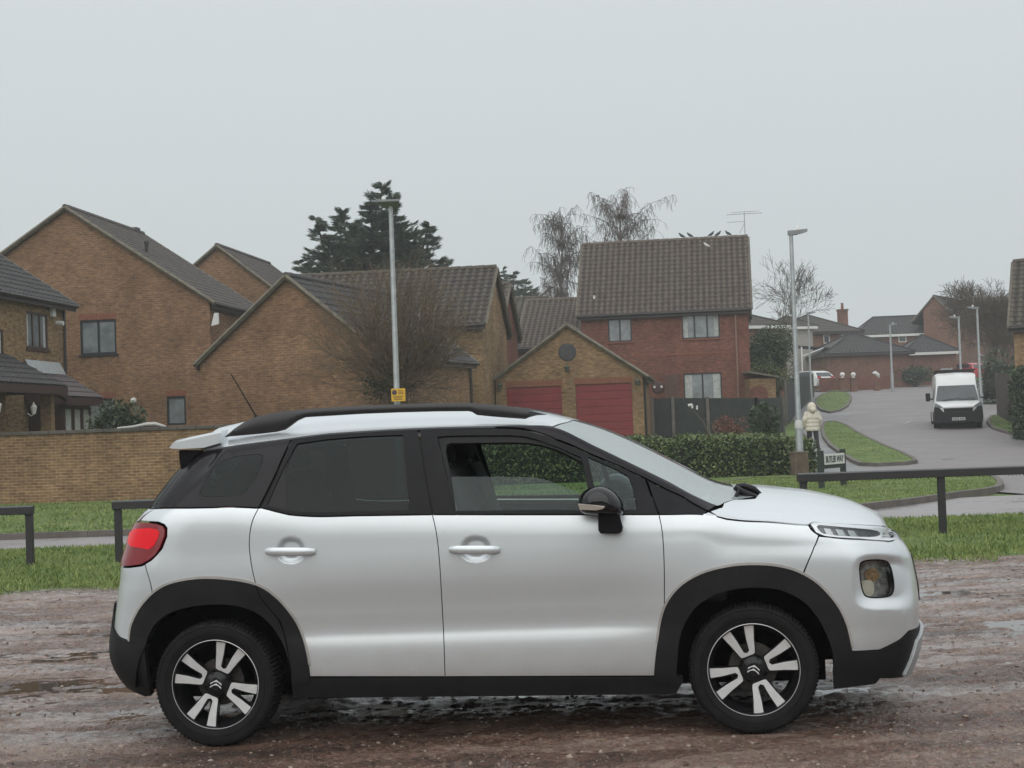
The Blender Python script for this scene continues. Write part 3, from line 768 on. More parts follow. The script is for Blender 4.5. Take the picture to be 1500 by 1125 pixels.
# --- roof rails: a bar that lands on long dark feet
RT = [(330, 639.9), (343, 628), (358, 618), (376.7, 609.2), (400, 604.5), (423, 601.5), (475, 597), (530, 594), (587, 591.6), (640, 590.4), (693.3, 590.3), (720, 591.8), (746.7, 595), (775, 600.2), (801.3, 607.3)]
RB = [(330, 640.2), (380, 636.2), (405, 633.3), (418, 630), (427.3, 623.3), (436, 616.5), (447.3, 611.6), (480, 609.6), (530, 606.6), (587, 604.4), (640, 603), (686.7, 602.6), (692, 604), (698.7, 608.4), (720, 610.6), (745, 612.6), (769.3, 614.2), (775, 611.5), (786, 608.6), (801.3, 607.6)]
xsr = sorted(set([p[0] for p in RT]+[p[0] for p in RB]+list(np.linspace(331, 800, 60))))
for side in (1, -1):
    m = MB(); vs = []; fs = []; K = 8
    for x in xsr:
        t = interp(RT, x); b = interp(RB, x); h = (b-t)
        for k in range(K):
            an = 2*PI*k/K+PI/8; cc = math.copysign(abs(math.cos(an))**.6, math.cos(an)); ss = math.copysign(abs(math.sin(an))**.6, math.sin(an))
            yy = .595+.020*cc
            p = cat_(x, (t+b)/2-ss*h/2, .60)
            vs.append((p[0], -side*yy, p[2]))
    n = len(xsr)
    for i in range(n-1):
        for k in range(K): fs.append((i*K+k, i*K+(k+1) % K, (i+1)*K+(k+1) % K, (i+1)*K+k))
    m.add(vs, fs); m.build('roof_rail', pmat('satin_rail', (.022, .022, .023), .33, spec=.5, var=.15, bump=.0003, bscale=300), car, auto=45, recalc=True)

# --- spoiler over the tailgate
m = MB()
tips = [(246.5, 654.8), (254, 645.5), (300, 635.5), (330, 629.5), (312, 634), (297, 660), (263, 659.5)]
vs = []; fs = []; cols_ = []
prof_top = [(246.8, 654), (249.5, 649.5), (255, 645.5), (275, 641), (300, 635.5), (330, 628.5)]
for yi, y in enumerate(np.linspace(-1, 1, 25)):
    yy = .60*y; dz = .012*(1-abs(y)**3); dxr = -.015*(1-abs(y)**2.5)
    sec = [(246.8, 654), (249.5, 649.5), (255, 645.5), (275, 641), (322, 631.3), (322, 652), (297, 660), (263, 659.5), (252, 657.5)]
    if abs(y) > .99: yy *= .995
    th = .70 if abs(y) > .99 else (.95 if abs(y) > .9 else 1)
    if abs(y) > .99: yy = math.copysign(.625, y)
    for k_, (a, b) in enumerate(sec):
        p = cat_(a, b, .60); tz = cat_(a, np.interp(a, [246.8, 255, 322], [651, 645.5, 631.3]), .60)[2]
        vs.append((p[0]+dxr+(.012 if abs(y) > .99 else 0), yy, tz+(p[2]-tz)*th+dz-(.010 if abs(y) > .99 else 0)))
K = 9
for i in range(24):
    for k in range(K): fs.append((i*K+k, i*K+(k+1) % K, (i+1)*K+(k+1) % K, (i+1)*K+k))
fs.append(tuple(range(K))); fs.append(tuple(24*K+k for k in reversed(range(K))))
m.add(vs, fs); m.build('spoiler', PAINT, car, auto=40, recalc=True)
# --- aerial
m = MB(); a = cat_(374.5, 609, .1); b = cat_(338, 547, .1)
m.tube([(a[0]+.01, -.1, a[2]-.03), (a[0], -.1, a[2])], [.014, .010]); m.tube([(a[0], -.1, a[2]), (b[0], -.1, b[2])], [.0045, .0025]); m.build('aerial', TRIMB, car, auto=40)

# --- door mirrors
MH = smooth_closed([(845, 737), (851, 722), (868, 712), (884, 711), (903, 722), (914, 740), (913, 754), (903, 756), (868, 755), (849, 752)], 2)
for side, dp in ((1, fdoor), (-1, fdoor2)):
    e = MB(); P = [np.array(cat_(a, b, .98)) for a, b in MH]
    c = sum(P)/len(P); vs = []; fs = []; K = len(P); lay = [(.06, .25), (.03, .72), (0.0, .95), (-.05, 1.0), (-.10, .93), (-.13, .75)]
    lay = [(.075, .35), (.06, .68), (.03, .90), (-.02, 1.0), (-.08, .97), (-.125, .80), (-.14, .5)]
    for dy, s in lay:
        for p in P:
            q = c+(p-c)*s; vs.append((q[0], -side*(q[1]+dy), q[2]))
    for i in range(len(lay)-1):
        for k in range(K): fs.append((i*K+k, i*K+(k+1) % K, (i+1)*K+(k+1) % K, (i+1)*K+k))
    fs.append(tuple(range(K))); fs.append(tuple((len(lay)-1)*K+k for k in reversed(range(K))))
    e.add(vs, fs); mo = e.build('mirror', pmat('mirror_black', (.006, .006, .007), .10, spec=.5), dp, auto=50, recalc=True)
    f = MB(); st = [(876, 752), (908, 752), (913, 772), (911, 779), (905, 781), (880, 781), (877, 776)]
    S_ = [cat_(a, b, .93) for a, b in st]
    g = [(p[0], -side*.975, p[2]) for p in S_]+[(p[0], -side*.875, p[2]) for p in S_]
    n = len(S_)
    f.add(g, [tuple(range(n)), tuple(reversed(range(n, 2*n)))]+[(i, (i+1) % n, (i+1) % n+n, i+n) for i in range(n)])
    f.build('mirror_foot', GLOSSB, mo, bevel=.006, recalc=True)
    t = MB(); st = [(846.3, 738), (862, 738.6), (887, 741.5), (884, 745), (874, 747.4), (849, 746.8)]
    S_ = [cat_(a, b, 1.04) for a, b in st]
    yb = [1.034, 1.060, 1.074, 1.074, 1.062, 1.036]
    g = [(p[0], -side*(yy+.004), p[2]) for p, yy in zip(S_, yb)]+[(p[0], -side*(yy-.03), p[2]) for p, yy in zip(S_, yb)]
    t.add(g, [tuple(range(6)), tuple(reversed(range(6, 12)))]+[(i, (i+1) % 6, (i+1) % 6+6, i+6) for i in range(6)])
    t.build('turn_signal', pmat('clear_indicator', (.55, .52, .46), .15, metal=.5, coat=1), mo, bevel=.002, recalc=True)
# --- wipers
m = MB()
for (pts, y) in (([(1076, 713), (1083, 719), (1094, 724), (1108, 728)], .50), ([(1078, 712), (1090, 712), (1104, 717), (1114, 724)], .44)):
    q = [cat_(a, b, y) for a, b in pts]; m.tube([(p[0], -y, p[2]) for p in q], [.012, .018, .018, .010], 8)
q0 = cat_(1077, 730, .55); q1 = cat_(1083, 717, .52)
m.tube([(q0[0], -.55, q0[2]), (q1[0], -.52, q1[2])], [.012, .009], 8)
m.build('wiper', GLOSSB, car, auto=50)

# --- wheels
def tyre_mesh(parent):
    m = MB(); n = 90; Rr = WR
    prof = [(.214, .060), (.217, .086), (.236, .095), (.275, .097), (.292, .092), (.300, .084), (Rr-.001, .070), (Rr, .05), (Rr, 0), (Rr, -.05), (Rr-.001, -.070), (.300, -.084), (.275, -.097), (.236, -.095), (.217, -.086), (.214, -.06)]
    vs = []; fs = []; K = len(prof)
    for k in range(n*2):
        a = 2*PI*k/(n*2)
        for j, (r, h) in enumerate(prof):
            if 5 <= j <= 7 and k % 2: r -= .007
            if 9 <= j <= 11 and k % 2: r -= .007
            vs.append((r*math.cos(a), h, r*math.sin(a)))
    for k in range(n*2):
        for j in range(K-1):
            a, b = k*K+j, k*K+j+1; c, d = ((k+1) % (2*n))*K+j+1, ((k+1) % (2*n))*K+j
            fs.append((a, b, c, d))
    m.add(vs, fs)
    # sidewall ribs
    for r in (.248, .284): m.lathe([(r-.002, .0955), (r, .0985), (r+.002, .0955)], 60, 'y')
    return m.build('tyre', RUBR, parent, auto=30, recalc=True)
def rim_mesh(parent, ang):
    m = MB()
    # barrel and outer lip
    m.lathe([(.232, .062), (.236, .088), (.231, .091), (.226, .086), (.222, .074), (.205, .05), (.198, 0), (.200, -.08), (.225, -.088)], 72, 'y')
    o = m.build('rim', RIMB, parent, auto=30, recalc=True)
    l = MB(); l.lathe([(.2350, .0895), (.2325, .0915), (.2300, .0895), (.2295, .085)], 72, 'y'); l.build('rim_lip', ALLOY, o, auto=40, recalc=True)
    d = MB(); d.lathe([(.0, .0), (.062, .0), (.068, -.012), (.125, -.014), (.126, -.026), (.0, -.03)], 48, 'y'); d.build('brake_disc', pmat('brake_metal', (.07, .065, .06), .5, metal=.6, var=.4, vscale=30), o, auto=30)
    h = MB(); h.lathe([(0, .074), (.030, .074), (.034, .070), (.060, .064), (.072, .050), (.074, .02)], 40, 'y')
    # black spokes carry the bright faces
    for q in range(4):
        for s in (-1, 1):
            a = ang+q*PI/2+s*R(16)
            c, sn = math.cos(a), math.sin(a)
            def pt(r, w, y): return (r*c-w*sn, y, r*sn+w*c)
            for (r0, w0, r1, w1, y0, y1) in ((.05, .018, .224, .030, .058, .072),):
                h.add([pt(r0, -w0, y0), pt(r0, w0, y0), pt(r1, w1, y1), pt(r1, -w1, y1), pt(r0, -w0, y0-.04), pt(r0, w0, y0-.04), pt(r1, w1, y1-.03), pt(r1, -w1, y1-.03)],
                      [(0, 1, 2, 3), (7, 6, 5, 4), (0, 4, 5, 1), (1, 5, 6, 2), (2, 6, 7, 3), (3, 7, 4, 0)])
    h.build('spokes', RIMB, o, auto=30, recalc=True)
    f = MB()
    for q in range(4):
        A = ang+q*PI/2
        for s in (-1, 1):
            def pt(r, da, y): a = A+s*da; return (r*math.cos(a), y, r*math.sin(a))
            # outline of one bright face: wide at the rim, joined to its twin near the hub
            out = [pt(.2275, R(9.8), .0765), pt(.2285, R(15.5), .0768), pt(.2275, R(22.3), .0765), pt(.16, R(22.8), .071), pt(.10, R(26), .0645), pt(.082, R(27), .062), pt(.074, R(20), .061), pt(.070, 0, .061), pt(.085, 0, .0625), pt(.095, R(9), .0635), pt(.16, R(8.6), .071)]
            n = len(out); bk = [(p[0], p[1]-.006, p[2]) for p in out]
            f.add(out+bk, [tuple(range(n)) if s < 0 else tuple(reversed(range(n)))]+[(i, (i+1) % n, (i+1) % n+n, i+n) if s > 0 else (i, i+n, (i+1) % n+n, (i+1) % n) for i in range(n)])
    f.build('spoke_face', ALLOY, o, bevel=.0012)
    # two chevrons on the hub
    g = MB()
    for dz in (-.004, .014):
        for s in (-1, 1):
            w = .029; t = .0085
            P = [(0, dz+.008), (s*w, dz-.010), (s*(w+.001), dz-.010-t*.9), (s*.012, dz-.004), (0, dz+.008-t*1.15)]
            P = [(x*math.cos(R(tilt))-z*math.sin(R(tilt)), x*math.sin(R(tilt))+z*math.cos(R(tilt))) for x, z in P]
            f0 = [(x, .0800, z) for x, z in P]+[(x, .0735, z) for x, z in P]; n = 5
            g.add(f0, [tuple(range(5)), tuple(reversed(range(5, 10)))]+[(i, (i+1) % 5, (i+1) % 5+5, i+5) for i in range(5)])
    g.build('badge', pmat('badge_silver', (.72, .72, .72), .3, metal=.2), o, recalc=True)
    for k in range(4):
        b = MB(); a = ang+k*PI/2+PI/4; b.lathe([(0, .066), (.007, .066), (.008, .058)], 8, 'y', (.052*math.cos(a), 0, .052*math.sin(a))); b.build('wheel_bolt', TRIMB, o)
def wheel(x, side, ang, tl, steer=0):
    global tilt; tilt = tl
    w = empty('wheel', (x, 0, 0)); w.parent = car
    w.location = (x, -side*(WY-.085), WR)
    w.rotation_euler = (0, 0, PI+steer if side > 0 else steer)
    tyre_mesh(w); rim_mesh(w, ang)
    for c in w.children:
        if c.name.startswith('rim'): c.scale = (.925, 1, .925)
    return w
# local wheel frame is turned half round on the near side, so angles count from -x
wheel(-WX, 1, PI-R(65), 8); wheel(WX, 1, PI-R(110), 12, R(-1))
wheel(-WX, -1, .3, 0); wheel(WX, -1, .7, 0)

# --- wheel housings, floor and underside
m = MB()
for x in (-WX, WX):
    for s in (-1, 1):
        vs = []; fs = []; K = 16
        for y in (.862, .55):
            for k in range(K+1):
                a = PI*k/K; vs.append((x+.405*math.cos(a), s*y, .30+.40*math.sin(a)))
        for k in range(K): fs.append((k, k+1, K+2+k, K+1+k))
        fs.append(tuple(range(K+1, 2*K+2))); m.add(vs, fs)
m.bbox((-1.62, -.53, .20), (1.66, .53, .42)); m.bbox((-.86, -.80, .215), (.87, .80, .31)); m.bbox((-1.80, -.60, .26), (-1.6, .60, .5))
m.bbox((-1.75, -.5, .42), (1.7, .5, .62))
m.build('underbody', DARK, car)
# --- cabin
ins = MB()
ins.bbox((-.84, -.80, .55), (.84, .80, .60)); ins.bbox((-1.45, -.5, .63), (1.08, .5, .66)); ins.bbox((-1.72, -.66, .74), (-1.0, .66, 1.02))
ins.build('cabin_floor', CABIN, car)
def seat(x, y, rear=False):
    s = empty('seat', (x, y, 0)); s.parent = car
    m = MB(); w = .48 if not rear else .50
    m.box((0, 0, .72), (.50, w, .16)); m.build('seat_cushion', SEAT, s, bevel=.04)
    m = MB(); M = Matrix.Rotation(R(-20), 3, 'Y'); m.box((-.31, 0, 1.03), (.12, w, .60), M=M); m.build('backrest', SEAT, s, bevel=.045)
    m = MB(); m.box((-.435, 0, 1.42), (.09, .26, .19), M=M); m.build('headrest', SEATG if rear else SEAT, s, bevel=.035)
    
    for y_ in (-.06, .06): m = MB(); m.tube([(-.36, y_, 1.28), (-.41, y_, 1.38)], .007, 6); m.build('headrest_post', CHROME, s)
for y in (-.37, .37): seat(.22, y); seat(-.72, y, True)
m = MB(); m.bbox((.88, -.76, .62), (1.20, .76, .98)); m.box((.98, 0, 1.0), (.42, 1.46, .10), M=Matrix.Rotation(R(8), 3, 'Y')); m.build('dashboard', CABIN, car, bevel=.03)
m = MB()
c = Vector((.74, -.37, .98)); M = Matrix.Rotation(R(65), 3, 'Y')
pts = [c+M@Vector((.18*math.cos(2*PI*k/28), .18*math.sin(2*PI*k/28), 0)) for k in range(29)]
m.tube(pts, .015, 8, cap=False); m.tube([c, c+M@Vector((0, 0, -.0)), c+Vector((.16, 0, -.06))], [.05, .05, .03], 10)
for a in (0, 2.2, 4.1): m.tube([c, c+M@Vector((.18*math.cos(a), .18*math.sin(a), 0))], .012, 6)
m.build('steering_wheel', CABIN, car, auto=40)
m = MB(); m.tube([(-.18, -.70, 1.40), (-.13, -.71, 1.15), (-.08, -.72, .9)], .022, 6, flat=.3); m.build('seat_belt', pmat('belt_web', (.25, .26, .26), .8), car)
tag(car, 'silver compact SUV with black roof rails and black wheel arch cladding standing on wet gravel', 'car')
# ================================================================== THE PLACE
TY = [(-400, 0), (43, 0), (48, .10), (54, .35), (61, .60), (70, .85), (80, 1.40), (100, 2.45), (120, 3.45), (140, 4.45), (165, 5.3), (200, 6.2), (300, 8), (900, 14)]
_ty = np.array(TY)
def T(x, y):
    a = np.interp(y, _ty[:, 0], _ty[:, 1])
    f = np.clip((17-np.asarray(y, float))/5, 0, 1)*np.clip((np.asarray(y, float)+12)/8, 0, 1)
    xx = np.clip(x, -8, 8)
    return a+f*(CO[2]+cfw[2]*(xx-CO[0]))
def G(px, py):
    """point of the terrain seen at a photo pixel"""
    d = ray(px, py); lo, hi = 5.0, 260.0
    ys = np.linspace(lo, hi, 2600); P = CAM+d*ys[:, None]
    b = np.nonzero(P[:, 2] < T(P[:, 0], ys))[0]
    y = ys[b[0]] if len(b) else hi
    p = CAM+d*y; return np.array([p[0], p[1], float(T(p[0], y))])
def mesh_np(name, V, Fc, mat, parent=None, smooth=False):
    me = bpy.data.meshes.new(name); V = np.asarray(V, np.float32); Fc = np.asarray(Fc, np.int32); k = Fc.shape[1]
    me.vertices.add(len(V)); me.vertices.foreach_set('co', V.ravel())
    me.loops.add(Fc.size); me.loops.foreach_set('vertex_index', Fc.ravel())
    me.polygons.add(len(Fc)); me.polygons.foreach_set('loop_start', np.arange(0, Fc.size, k, dtype=np.int32))
    me.update(calc_edges=True); me.validate()
    if smooth: me.shade_smooth()
    return link(name, me, mat, parent)
rng = np.random.default_rng(5)
def vnoise(shape, sx, sy, seed):
    """smooth value noise on a grid, sx/sy = cells"""
    r = np.random.default_rng(seed); g = r.random((int(sx)+4, int(sy)+4))
    u = np.linspace(0, sx, shape[0]); v = np.linspace(0, sy, shape[1])
    iu = u.astype(int); iv = v.astype(int); fu = u-iu; fv = v-iv; fu = fu*fu*(3-2*fu); fv = fv*fv*(3-2*fv)
    a = g[iu][:, iv]; b = g[iu+1][:, iv]; c = g[iu][:, iv+1]; d = g[iu+1][:, iv+1]
    FU = fu[:, None]; FV = fv[None]
    return (a*(1-FU)+b*FU)*(1-FV)+(c*(1-FU)+d*FU)*FV
# ---------------------------------------------------------------- materials
def gravel_mat():
    m, nt, out = new_mat('wet_gravel'); b = N(nt, 'ShaderNodeBsdfPrincipled'); tc = N(nt, 'ShaderNodeTexCoord')
    o = tc.outputs['Object']
    mp = N(nt, 'ShaderNodeMapping'); mp.inputs['Scale'].default_value = (.35, 1.5, 1); L(nt, o, mp.inputs[0])
    big = N(nt, 'ShaderNodeTexNoise', i_Scale=1.5, i_Detail=9.0, i_Roughness=.68); L(nt, mp.outputs[0], big.inputs['Vector'])
    fine = N(nt, 'ShaderNodeTexNoise', i_Scale=38.0, i_Detail=8.0, i_Roughness=.75); L(nt, o, fine.inputs['Vector'])
    vor = N(nt, 'ShaderNodeTexVoronoi', i_Scale=55.0, i_Randomness=1.0); L(nt, o, vor.inputs['Vector'])
    cr = N(nt, 'ShaderNodeValToRGB'); e = cr.color_ramp.elements
    e[0].position = .40; e[0].color = (.045, .025, .016, 1); e[1].position = .62; e[1].color = (.37, .275, .225, 1)
    x = e.new(.5); x.color = (.175, .100, .070, 1)
    ad = N(nt, 'ShaderNodeMath', operation='MULTIPLY_ADD'); ad.inputs[1].default_value = .45; L(nt, fine.outputs[0], ad.inputs[0]); 
    ad2 = N(nt, 'ShaderNodeMath', operation='MULTIPLY'); ad2.inputs[1].default_value = .56; L(nt, big.outputs[0], ad2.inputs[0]); L(nt, ad2.outputs[0], ad.inputs[2])
    L(nt, ad.outputs[0], cr.inputs[0])
    # pebble tint
    hs = N(nt, 'ShaderNodeMix', data_type='RGBA', blend_type='OVERLAY'); hs.inputs[0].default_value = .35
    sat = N(nt, 'ShaderNodeHueSaturation'); sat.inputs['Saturation'].default_value = .25; L(nt, vor.outputs['Color'], sat.inputs['Color'])
    L(nt, cr.outputs[0], hs.inputs[6]); L(nt, sat.outputs[0], hs.inputs[7]); L(nt, hs.outputs[2], b.inputs['Base Color'])
    # wetness
    wr = N(nt, 'ShaderNodeMapRange'); wr.inputs[1].default_value = .42; wr.inputs[2].default_value = .62; wr.inputs[3].default_value = .12; wr.inputs[4].default_value = .48
    L(nt, big.outputs[0], wr.inputs[0]); L(nt, wr.outputs[0], b.inputs['Roughness'])
    b.inputs['Specular IOR Level'].default_value = .8
    h1 = N(nt, 'ShaderNodeMath', operation='MULTIPLY_ADD'); h1.inputs[1].default_value = -.5; L(nt, vor.outputs[0], h1.inputs[0]); L(nt, fine.outputs[0], h1.inputs[2])
    bp = N(nt, 'ShaderNodeBump', i_Strength=1.0, i_Distance=.02); L(nt, h1.outputs[0], bp.inputs['Height']); L(nt, bp.outputs[0], b.inputs['Normal'])
    v2 = N(nt, 'ShaderNodeTexNoise', i_Scale=14.0, i_Detail=6.0, i_Roughness=.8); L(nt, o, v2.inputs['Vector'])
    b2 = N(nt, 'ShaderNodeBump', i_Strength=.8, i_Distance=.05); L(nt, v2.outputs[0], b2.inputs['Height']); L(nt, b2.outputs[0], bp.inputs['Normal'])
    # film of rain water lying in the lower, trodden bands
    sy_ = N(nt, 'ShaderNodeSeparateXYZ'); L(nt, o, sy_.inputs[0])
    by = N(nt, 'ShaderNodeMapRange'); by.inputs[1].default_value = 7.7; by.inputs[2].default_value = 8.8; by.inputs[3].default_value = -.16; by.inputs[4].default_value = 0; L(nt, sy_.outputs[1], by.inputs[0])
    mp2 = N(nt, 'ShaderNodeMapping'); mp2.inputs['Scale'].default_value = (.5, 2.0, 1); L(nt, o, mp2.inputs[0])
    wn = N(nt, 'ShaderNodeTexNoise', i_Scale=1.1, i_Detail=12.0, i_Roughness=.74); L(nt, mp2.outputs[0], wn.inputs['Vector'])
    wa_ = N(nt, 'ShaderNodeMath', operation='ADD'); L(nt, wn.outputs[0], wa_.inputs[0]); L(nt, by.outputs[0], wa_.inputs[1])
    wm = N(nt, 'ShaderNodeMapRange'); wm.inputs[1].default_value = .47; wm.inputs[2].default_value = .56; wm.inputs[3].default_value = 0; wm.inputs[4].default_value = 1; L(nt, wa_.outputs[0], wm.inputs[0])
    L(nt, wm.outputs[0], b.inputs['Coat Weight']); b.inputs['Coat Roughness'].default_value = .06; b.inputs['Coat IOR'].default_value = 1.4
    b3 = N(nt, 'ShaderNodeBump', i_Strength=.35, i_Distance=.02); L(nt, v2.outputs[0], b3.inputs['Height']); L(nt, b3.outputs[0], b.inputs['Coat Normal'])
    L(nt, b.outputs[0], out.inputs[0]); return m
def asphalt_mat(name, c, wet=.35):
    m, nt, out = new_mat(name); b = N(nt, 'ShaderNodeBsdfPrincipled'); tc = N(nt, 'ShaderNodeTexCoord'); o = tc.outputs['Object']
    n1 = N(nt, 'ShaderNodeTexNoise', i_Scale=.35, i_Detail=8.0, i_Roughness=.7); L(nt, o, n1.inputs['Vector'])
    n2 = N(nt, 'ShaderNodeTexNoise', i_Scale=25.0, i_Detail=5.0, i_Roughness=.8); L(nt, o, n2.inputs['Vector'])
    mu = N(nt, 'ShaderNodeMath', operation='MULTIPLY_ADD'); mu.inputs[1].default_value = .5; L(nt, n2.outputs[0], mu.inputs[0])
    m2 = N(nt, 'ShaderNodeMath', operation='MULTIPLY'); m2.inputs[1].default_value = .5; L(nt, n1.outputs[0], m2.inputs[0]); L(nt, m2.outputs[0], mu.inputs[2])
    cr = N(nt, 'ShaderNodeValToRGB'); e = cr.color_ramp.elements; e[0].position = .36; e[0].color = rgb([v*.72 for v in c]); e[1].position = .64; e[1].color = rgb([v*1.3 for v in c])
    L(nt, mu.outputs[0], cr.inputs[0]); L(nt, cr.outputs[0], b.inputs['Base Color'])
    wr = N(nt, 'ShaderNodeMapRange'); wr.inputs[1].default_value = .40; wr.inputs[2].default_value = .60; wr.inputs[3].default_value = wet; wr.inputs[4].default_value = wet+.3
    L(nt, n1.outputs[0], wr.inputs[0]); L(nt, wr.outputs[0], b.inputs['Roughness'])
    bp = N(nt, 'ShaderNodeBump', i_Strength=.6, i_Distance=.006); L(nt, n2.outputs[0], bp.inputs['Height']); L(nt, bp.outputs[0], b.inputs['Normal'])
    L(nt, b.outputs[0], out.inputs[0]); return m
def grass_mat(name, c1, c2, c3):
    m, nt, out = new_mat(name); b = N(nt, 'ShaderNodeBsdfPrincipled'); tc = N(nt, 'ShaderNodeTexCoord'); o = tc.outputs['Object']
    n1 = N(nt, 'ShaderNodeTexNoise', i_Scale=.9, i_Detail=9.0, i_Roughness=.75); L(nt, o, n1.inputs['Vector'])
    cr = N(nt, 'ShaderNodeValToRGB'); e = cr.color_ramp.elements; e[0].position = .34; e[0].color = rgb(c1); e[1].position = .68; e[1].color = rgb(c3)
    x = e.new(.52); x.color = rgb(c2)
    L(nt, n1.outputs[0], cr.inputs[0]); L(nt, cr.outputs[0], b.inputs['Base Color']); b.inputs['Roughness'].default_value = .75
    b.inputs['Specular IOR Level'].default_value = .2
    n2 = N(nt, 'ShaderNodeTexNoise', i_Scale=45.0, i_Detail=3.0); L(nt, o, n2.inputs['Vector'])
    bp = N(nt, 'ShaderNodeBump', i_Strength=.8, i_Distance=.03); L(nt, n2.outputs[0], bp.inputs['Height']); L(nt, bp.outputs[0], b.inputs['Normal'])
    L(nt, b.outputs[0], out.inputs[0]); return m
def brick_mat(name, c1, c2, mortar, dirt=.35, scale=1.0):
    m, nt, out = new_mat(name); b = N(nt, 'ShaderNodeBsdfPrincipled'); tc = N(nt, 'ShaderNodeTexCoord'); o = tc.outputs['Object']
    sp = N(nt, 'ShaderNodeSeparateXYZ'); L(nt, o, sp.inputs[0])
    ad = N(nt, 'ShaderNodeMath', operation='ADD'); L(nt, sp.outputs[0], ad.inputs[0]); L(nt, sp.outputs[1], ad.inputs[1])
    cb = N(nt, 'ShaderNodeCombineXYZ'); L(nt, ad.outputs[0], cb.inputs[0]); L(nt, sp.outputs[2], cb.inputs[1])
    br = N(nt, 'ShaderNodeTexBrick'); br.inputs['Scale'].default_value = scale; br.inputs['Brick Width'].default_value = .225; br.inputs['Row Height'].default_value = .075
    br.inputs['Mortar Size'].default_value = .008; br.inputs['Mortar Smooth'].default_value = .2; br.inputs['Bias'].default_value = -.15
    br.inputs['Color1'].default_value = rgb(c1); br.inputs['Color2'].default_value = rgb(c2); br.inputs['Mortar'].default_value = rgb(mortar)
    L(nt, cb.outputs[0], br.inputs['Vector'])
    n1 = N(nt, 'ShaderNodeTexNoise', i_Scale=.7, i_Detail=8.0, i_Roughness=.7); L(nt, o, n1.inputs['Vector'])
    mp = N(nt, 'ShaderNodeMapping'); mp.inputs['Scale'].default_value = (4.4, 4.4, 13.3); L(nt, o, mp.inputs[0])
    n2 = N(nt, 'ShaderNodeTexNoise', i_Scale=1.1, i_Detail=2.0); L(nt, mp.outputs[0], n2.inputs['Vector'])
    mr = N(nt, 'ShaderNodeMapRange'); mr.inputs[1].default_value = .3; mr.inputs[2].default_value = .7; mr.inputs[3].default_value = 1-dirt; mr.inputs[4].default_value = 1+dirt; L(nt, n1.outputs[0], mr.inputs[0])
    mr2 = N(nt, 'ShaderNodeMapRange'); mr2.inputs[1].default_value = .3; mr2.inputs[2].default_value = .7; mr2.inputs[3].default_value = .72; mr2.inputs[4].default_value = 1.28; L(nt, n2.outputs[0], mr2.inputs[0])
    mm = N(nt, 'ShaderNodeMath', operation='MULTIPLY'); L(nt, mr.outputs[0], mm.inputs[0]); L(nt, mr2.outputs[0], mm.inputs[1])
    sc_ = N(nt, 'ShaderNodeVectorMath', operation='SCALE'); L(nt, br.outputs[0], sc_.inputs[0]); L(nt, mm.outputs[0], sc_.inputs['Scale'])
    L(nt, sc_.outputs[0], b.inputs['Base Color']); b.inputs['Roughness'].default_value = .9; b.inputs['Specular IOR Level'].default_value = .15
    bp = N(nt, 'ShaderNodeBump', i_Strength=.6, i_Distance=-.01); L(nt, br.outputs['Fac'], bp.inputs['Height']); L(nt, bp.outputs[0], b.inputs['Normal'])
    L(nt, b.outputs[0], out.inputs[0]); MATS[name] = m; return m
def tile_mat(name, c1, c2, moss, mossamt=.5):
    m, nt, out = new_mat(name); b = N(nt, 'ShaderNodeBsdfPrincipled'); tc = N(nt, 'ShaderNodeTexCoord'); o = tc.outputs['Object']
    n1 = N(nt, 'ShaderNodeTexNoise', i_Scale=3.3, i_Detail=3.0, i_Roughness=.9); L(nt, o, n1.inputs['Vector'])
    n2 = N(nt, 'ShaderNodeTexNoise', i_Scale=.8, i_Detail=10.0, i_Roughness=.75); L(nt, o, n2.inputs['Vector'])
    cr = N(nt, 'ShaderNodeValToRGB'); e = cr.color_ramp.elements; e[0].position = .35; e[0].color = rgb(c1); e[1].position = .65; e[1].color = rgb(c2); L(nt, n1.outputs[0], cr.inputs[0])
    mr = N(nt, 'ShaderNodeMapRange'); mr.inputs[1].default_value = .48; mr.inputs[2].default_value = .68; mr.inputs[3].default_value = 0; mr.inputs[4].default_value = mossamt; L(nt, n2.outputs[0], mr.inputs[0])
    mx = N(nt, 'ShaderNodeMix', data_type='RGBA'); L(nt, mr.outputs[0], mx.inputs[0]); L(nt, cr.outputs[0], mx.inputs[6]); mx.inputs[7].default_value = rgb(moss)
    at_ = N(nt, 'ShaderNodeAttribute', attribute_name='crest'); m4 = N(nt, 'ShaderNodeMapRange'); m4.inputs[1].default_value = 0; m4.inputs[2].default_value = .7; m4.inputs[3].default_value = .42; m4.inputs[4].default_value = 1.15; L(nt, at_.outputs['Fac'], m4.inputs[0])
    dk = N(nt, 'ShaderNodeVectorMath', operation='SCALE'); L(nt, mx.outputs[2], dk.inputs[0]); L(nt, m4.outputs[0], dk.inputs['Scale'])  # pan channels and course laps darkened in the colour, standing in for shade
    L(nt, dk.outputs[0], b.inputs['Base Color']); b.inputs['Roughness'].default_value = .7; b.inputs['Specular IOR Level'].default_value = .25
    L(nt, b.outputs[0], out.inputs[0]); return m
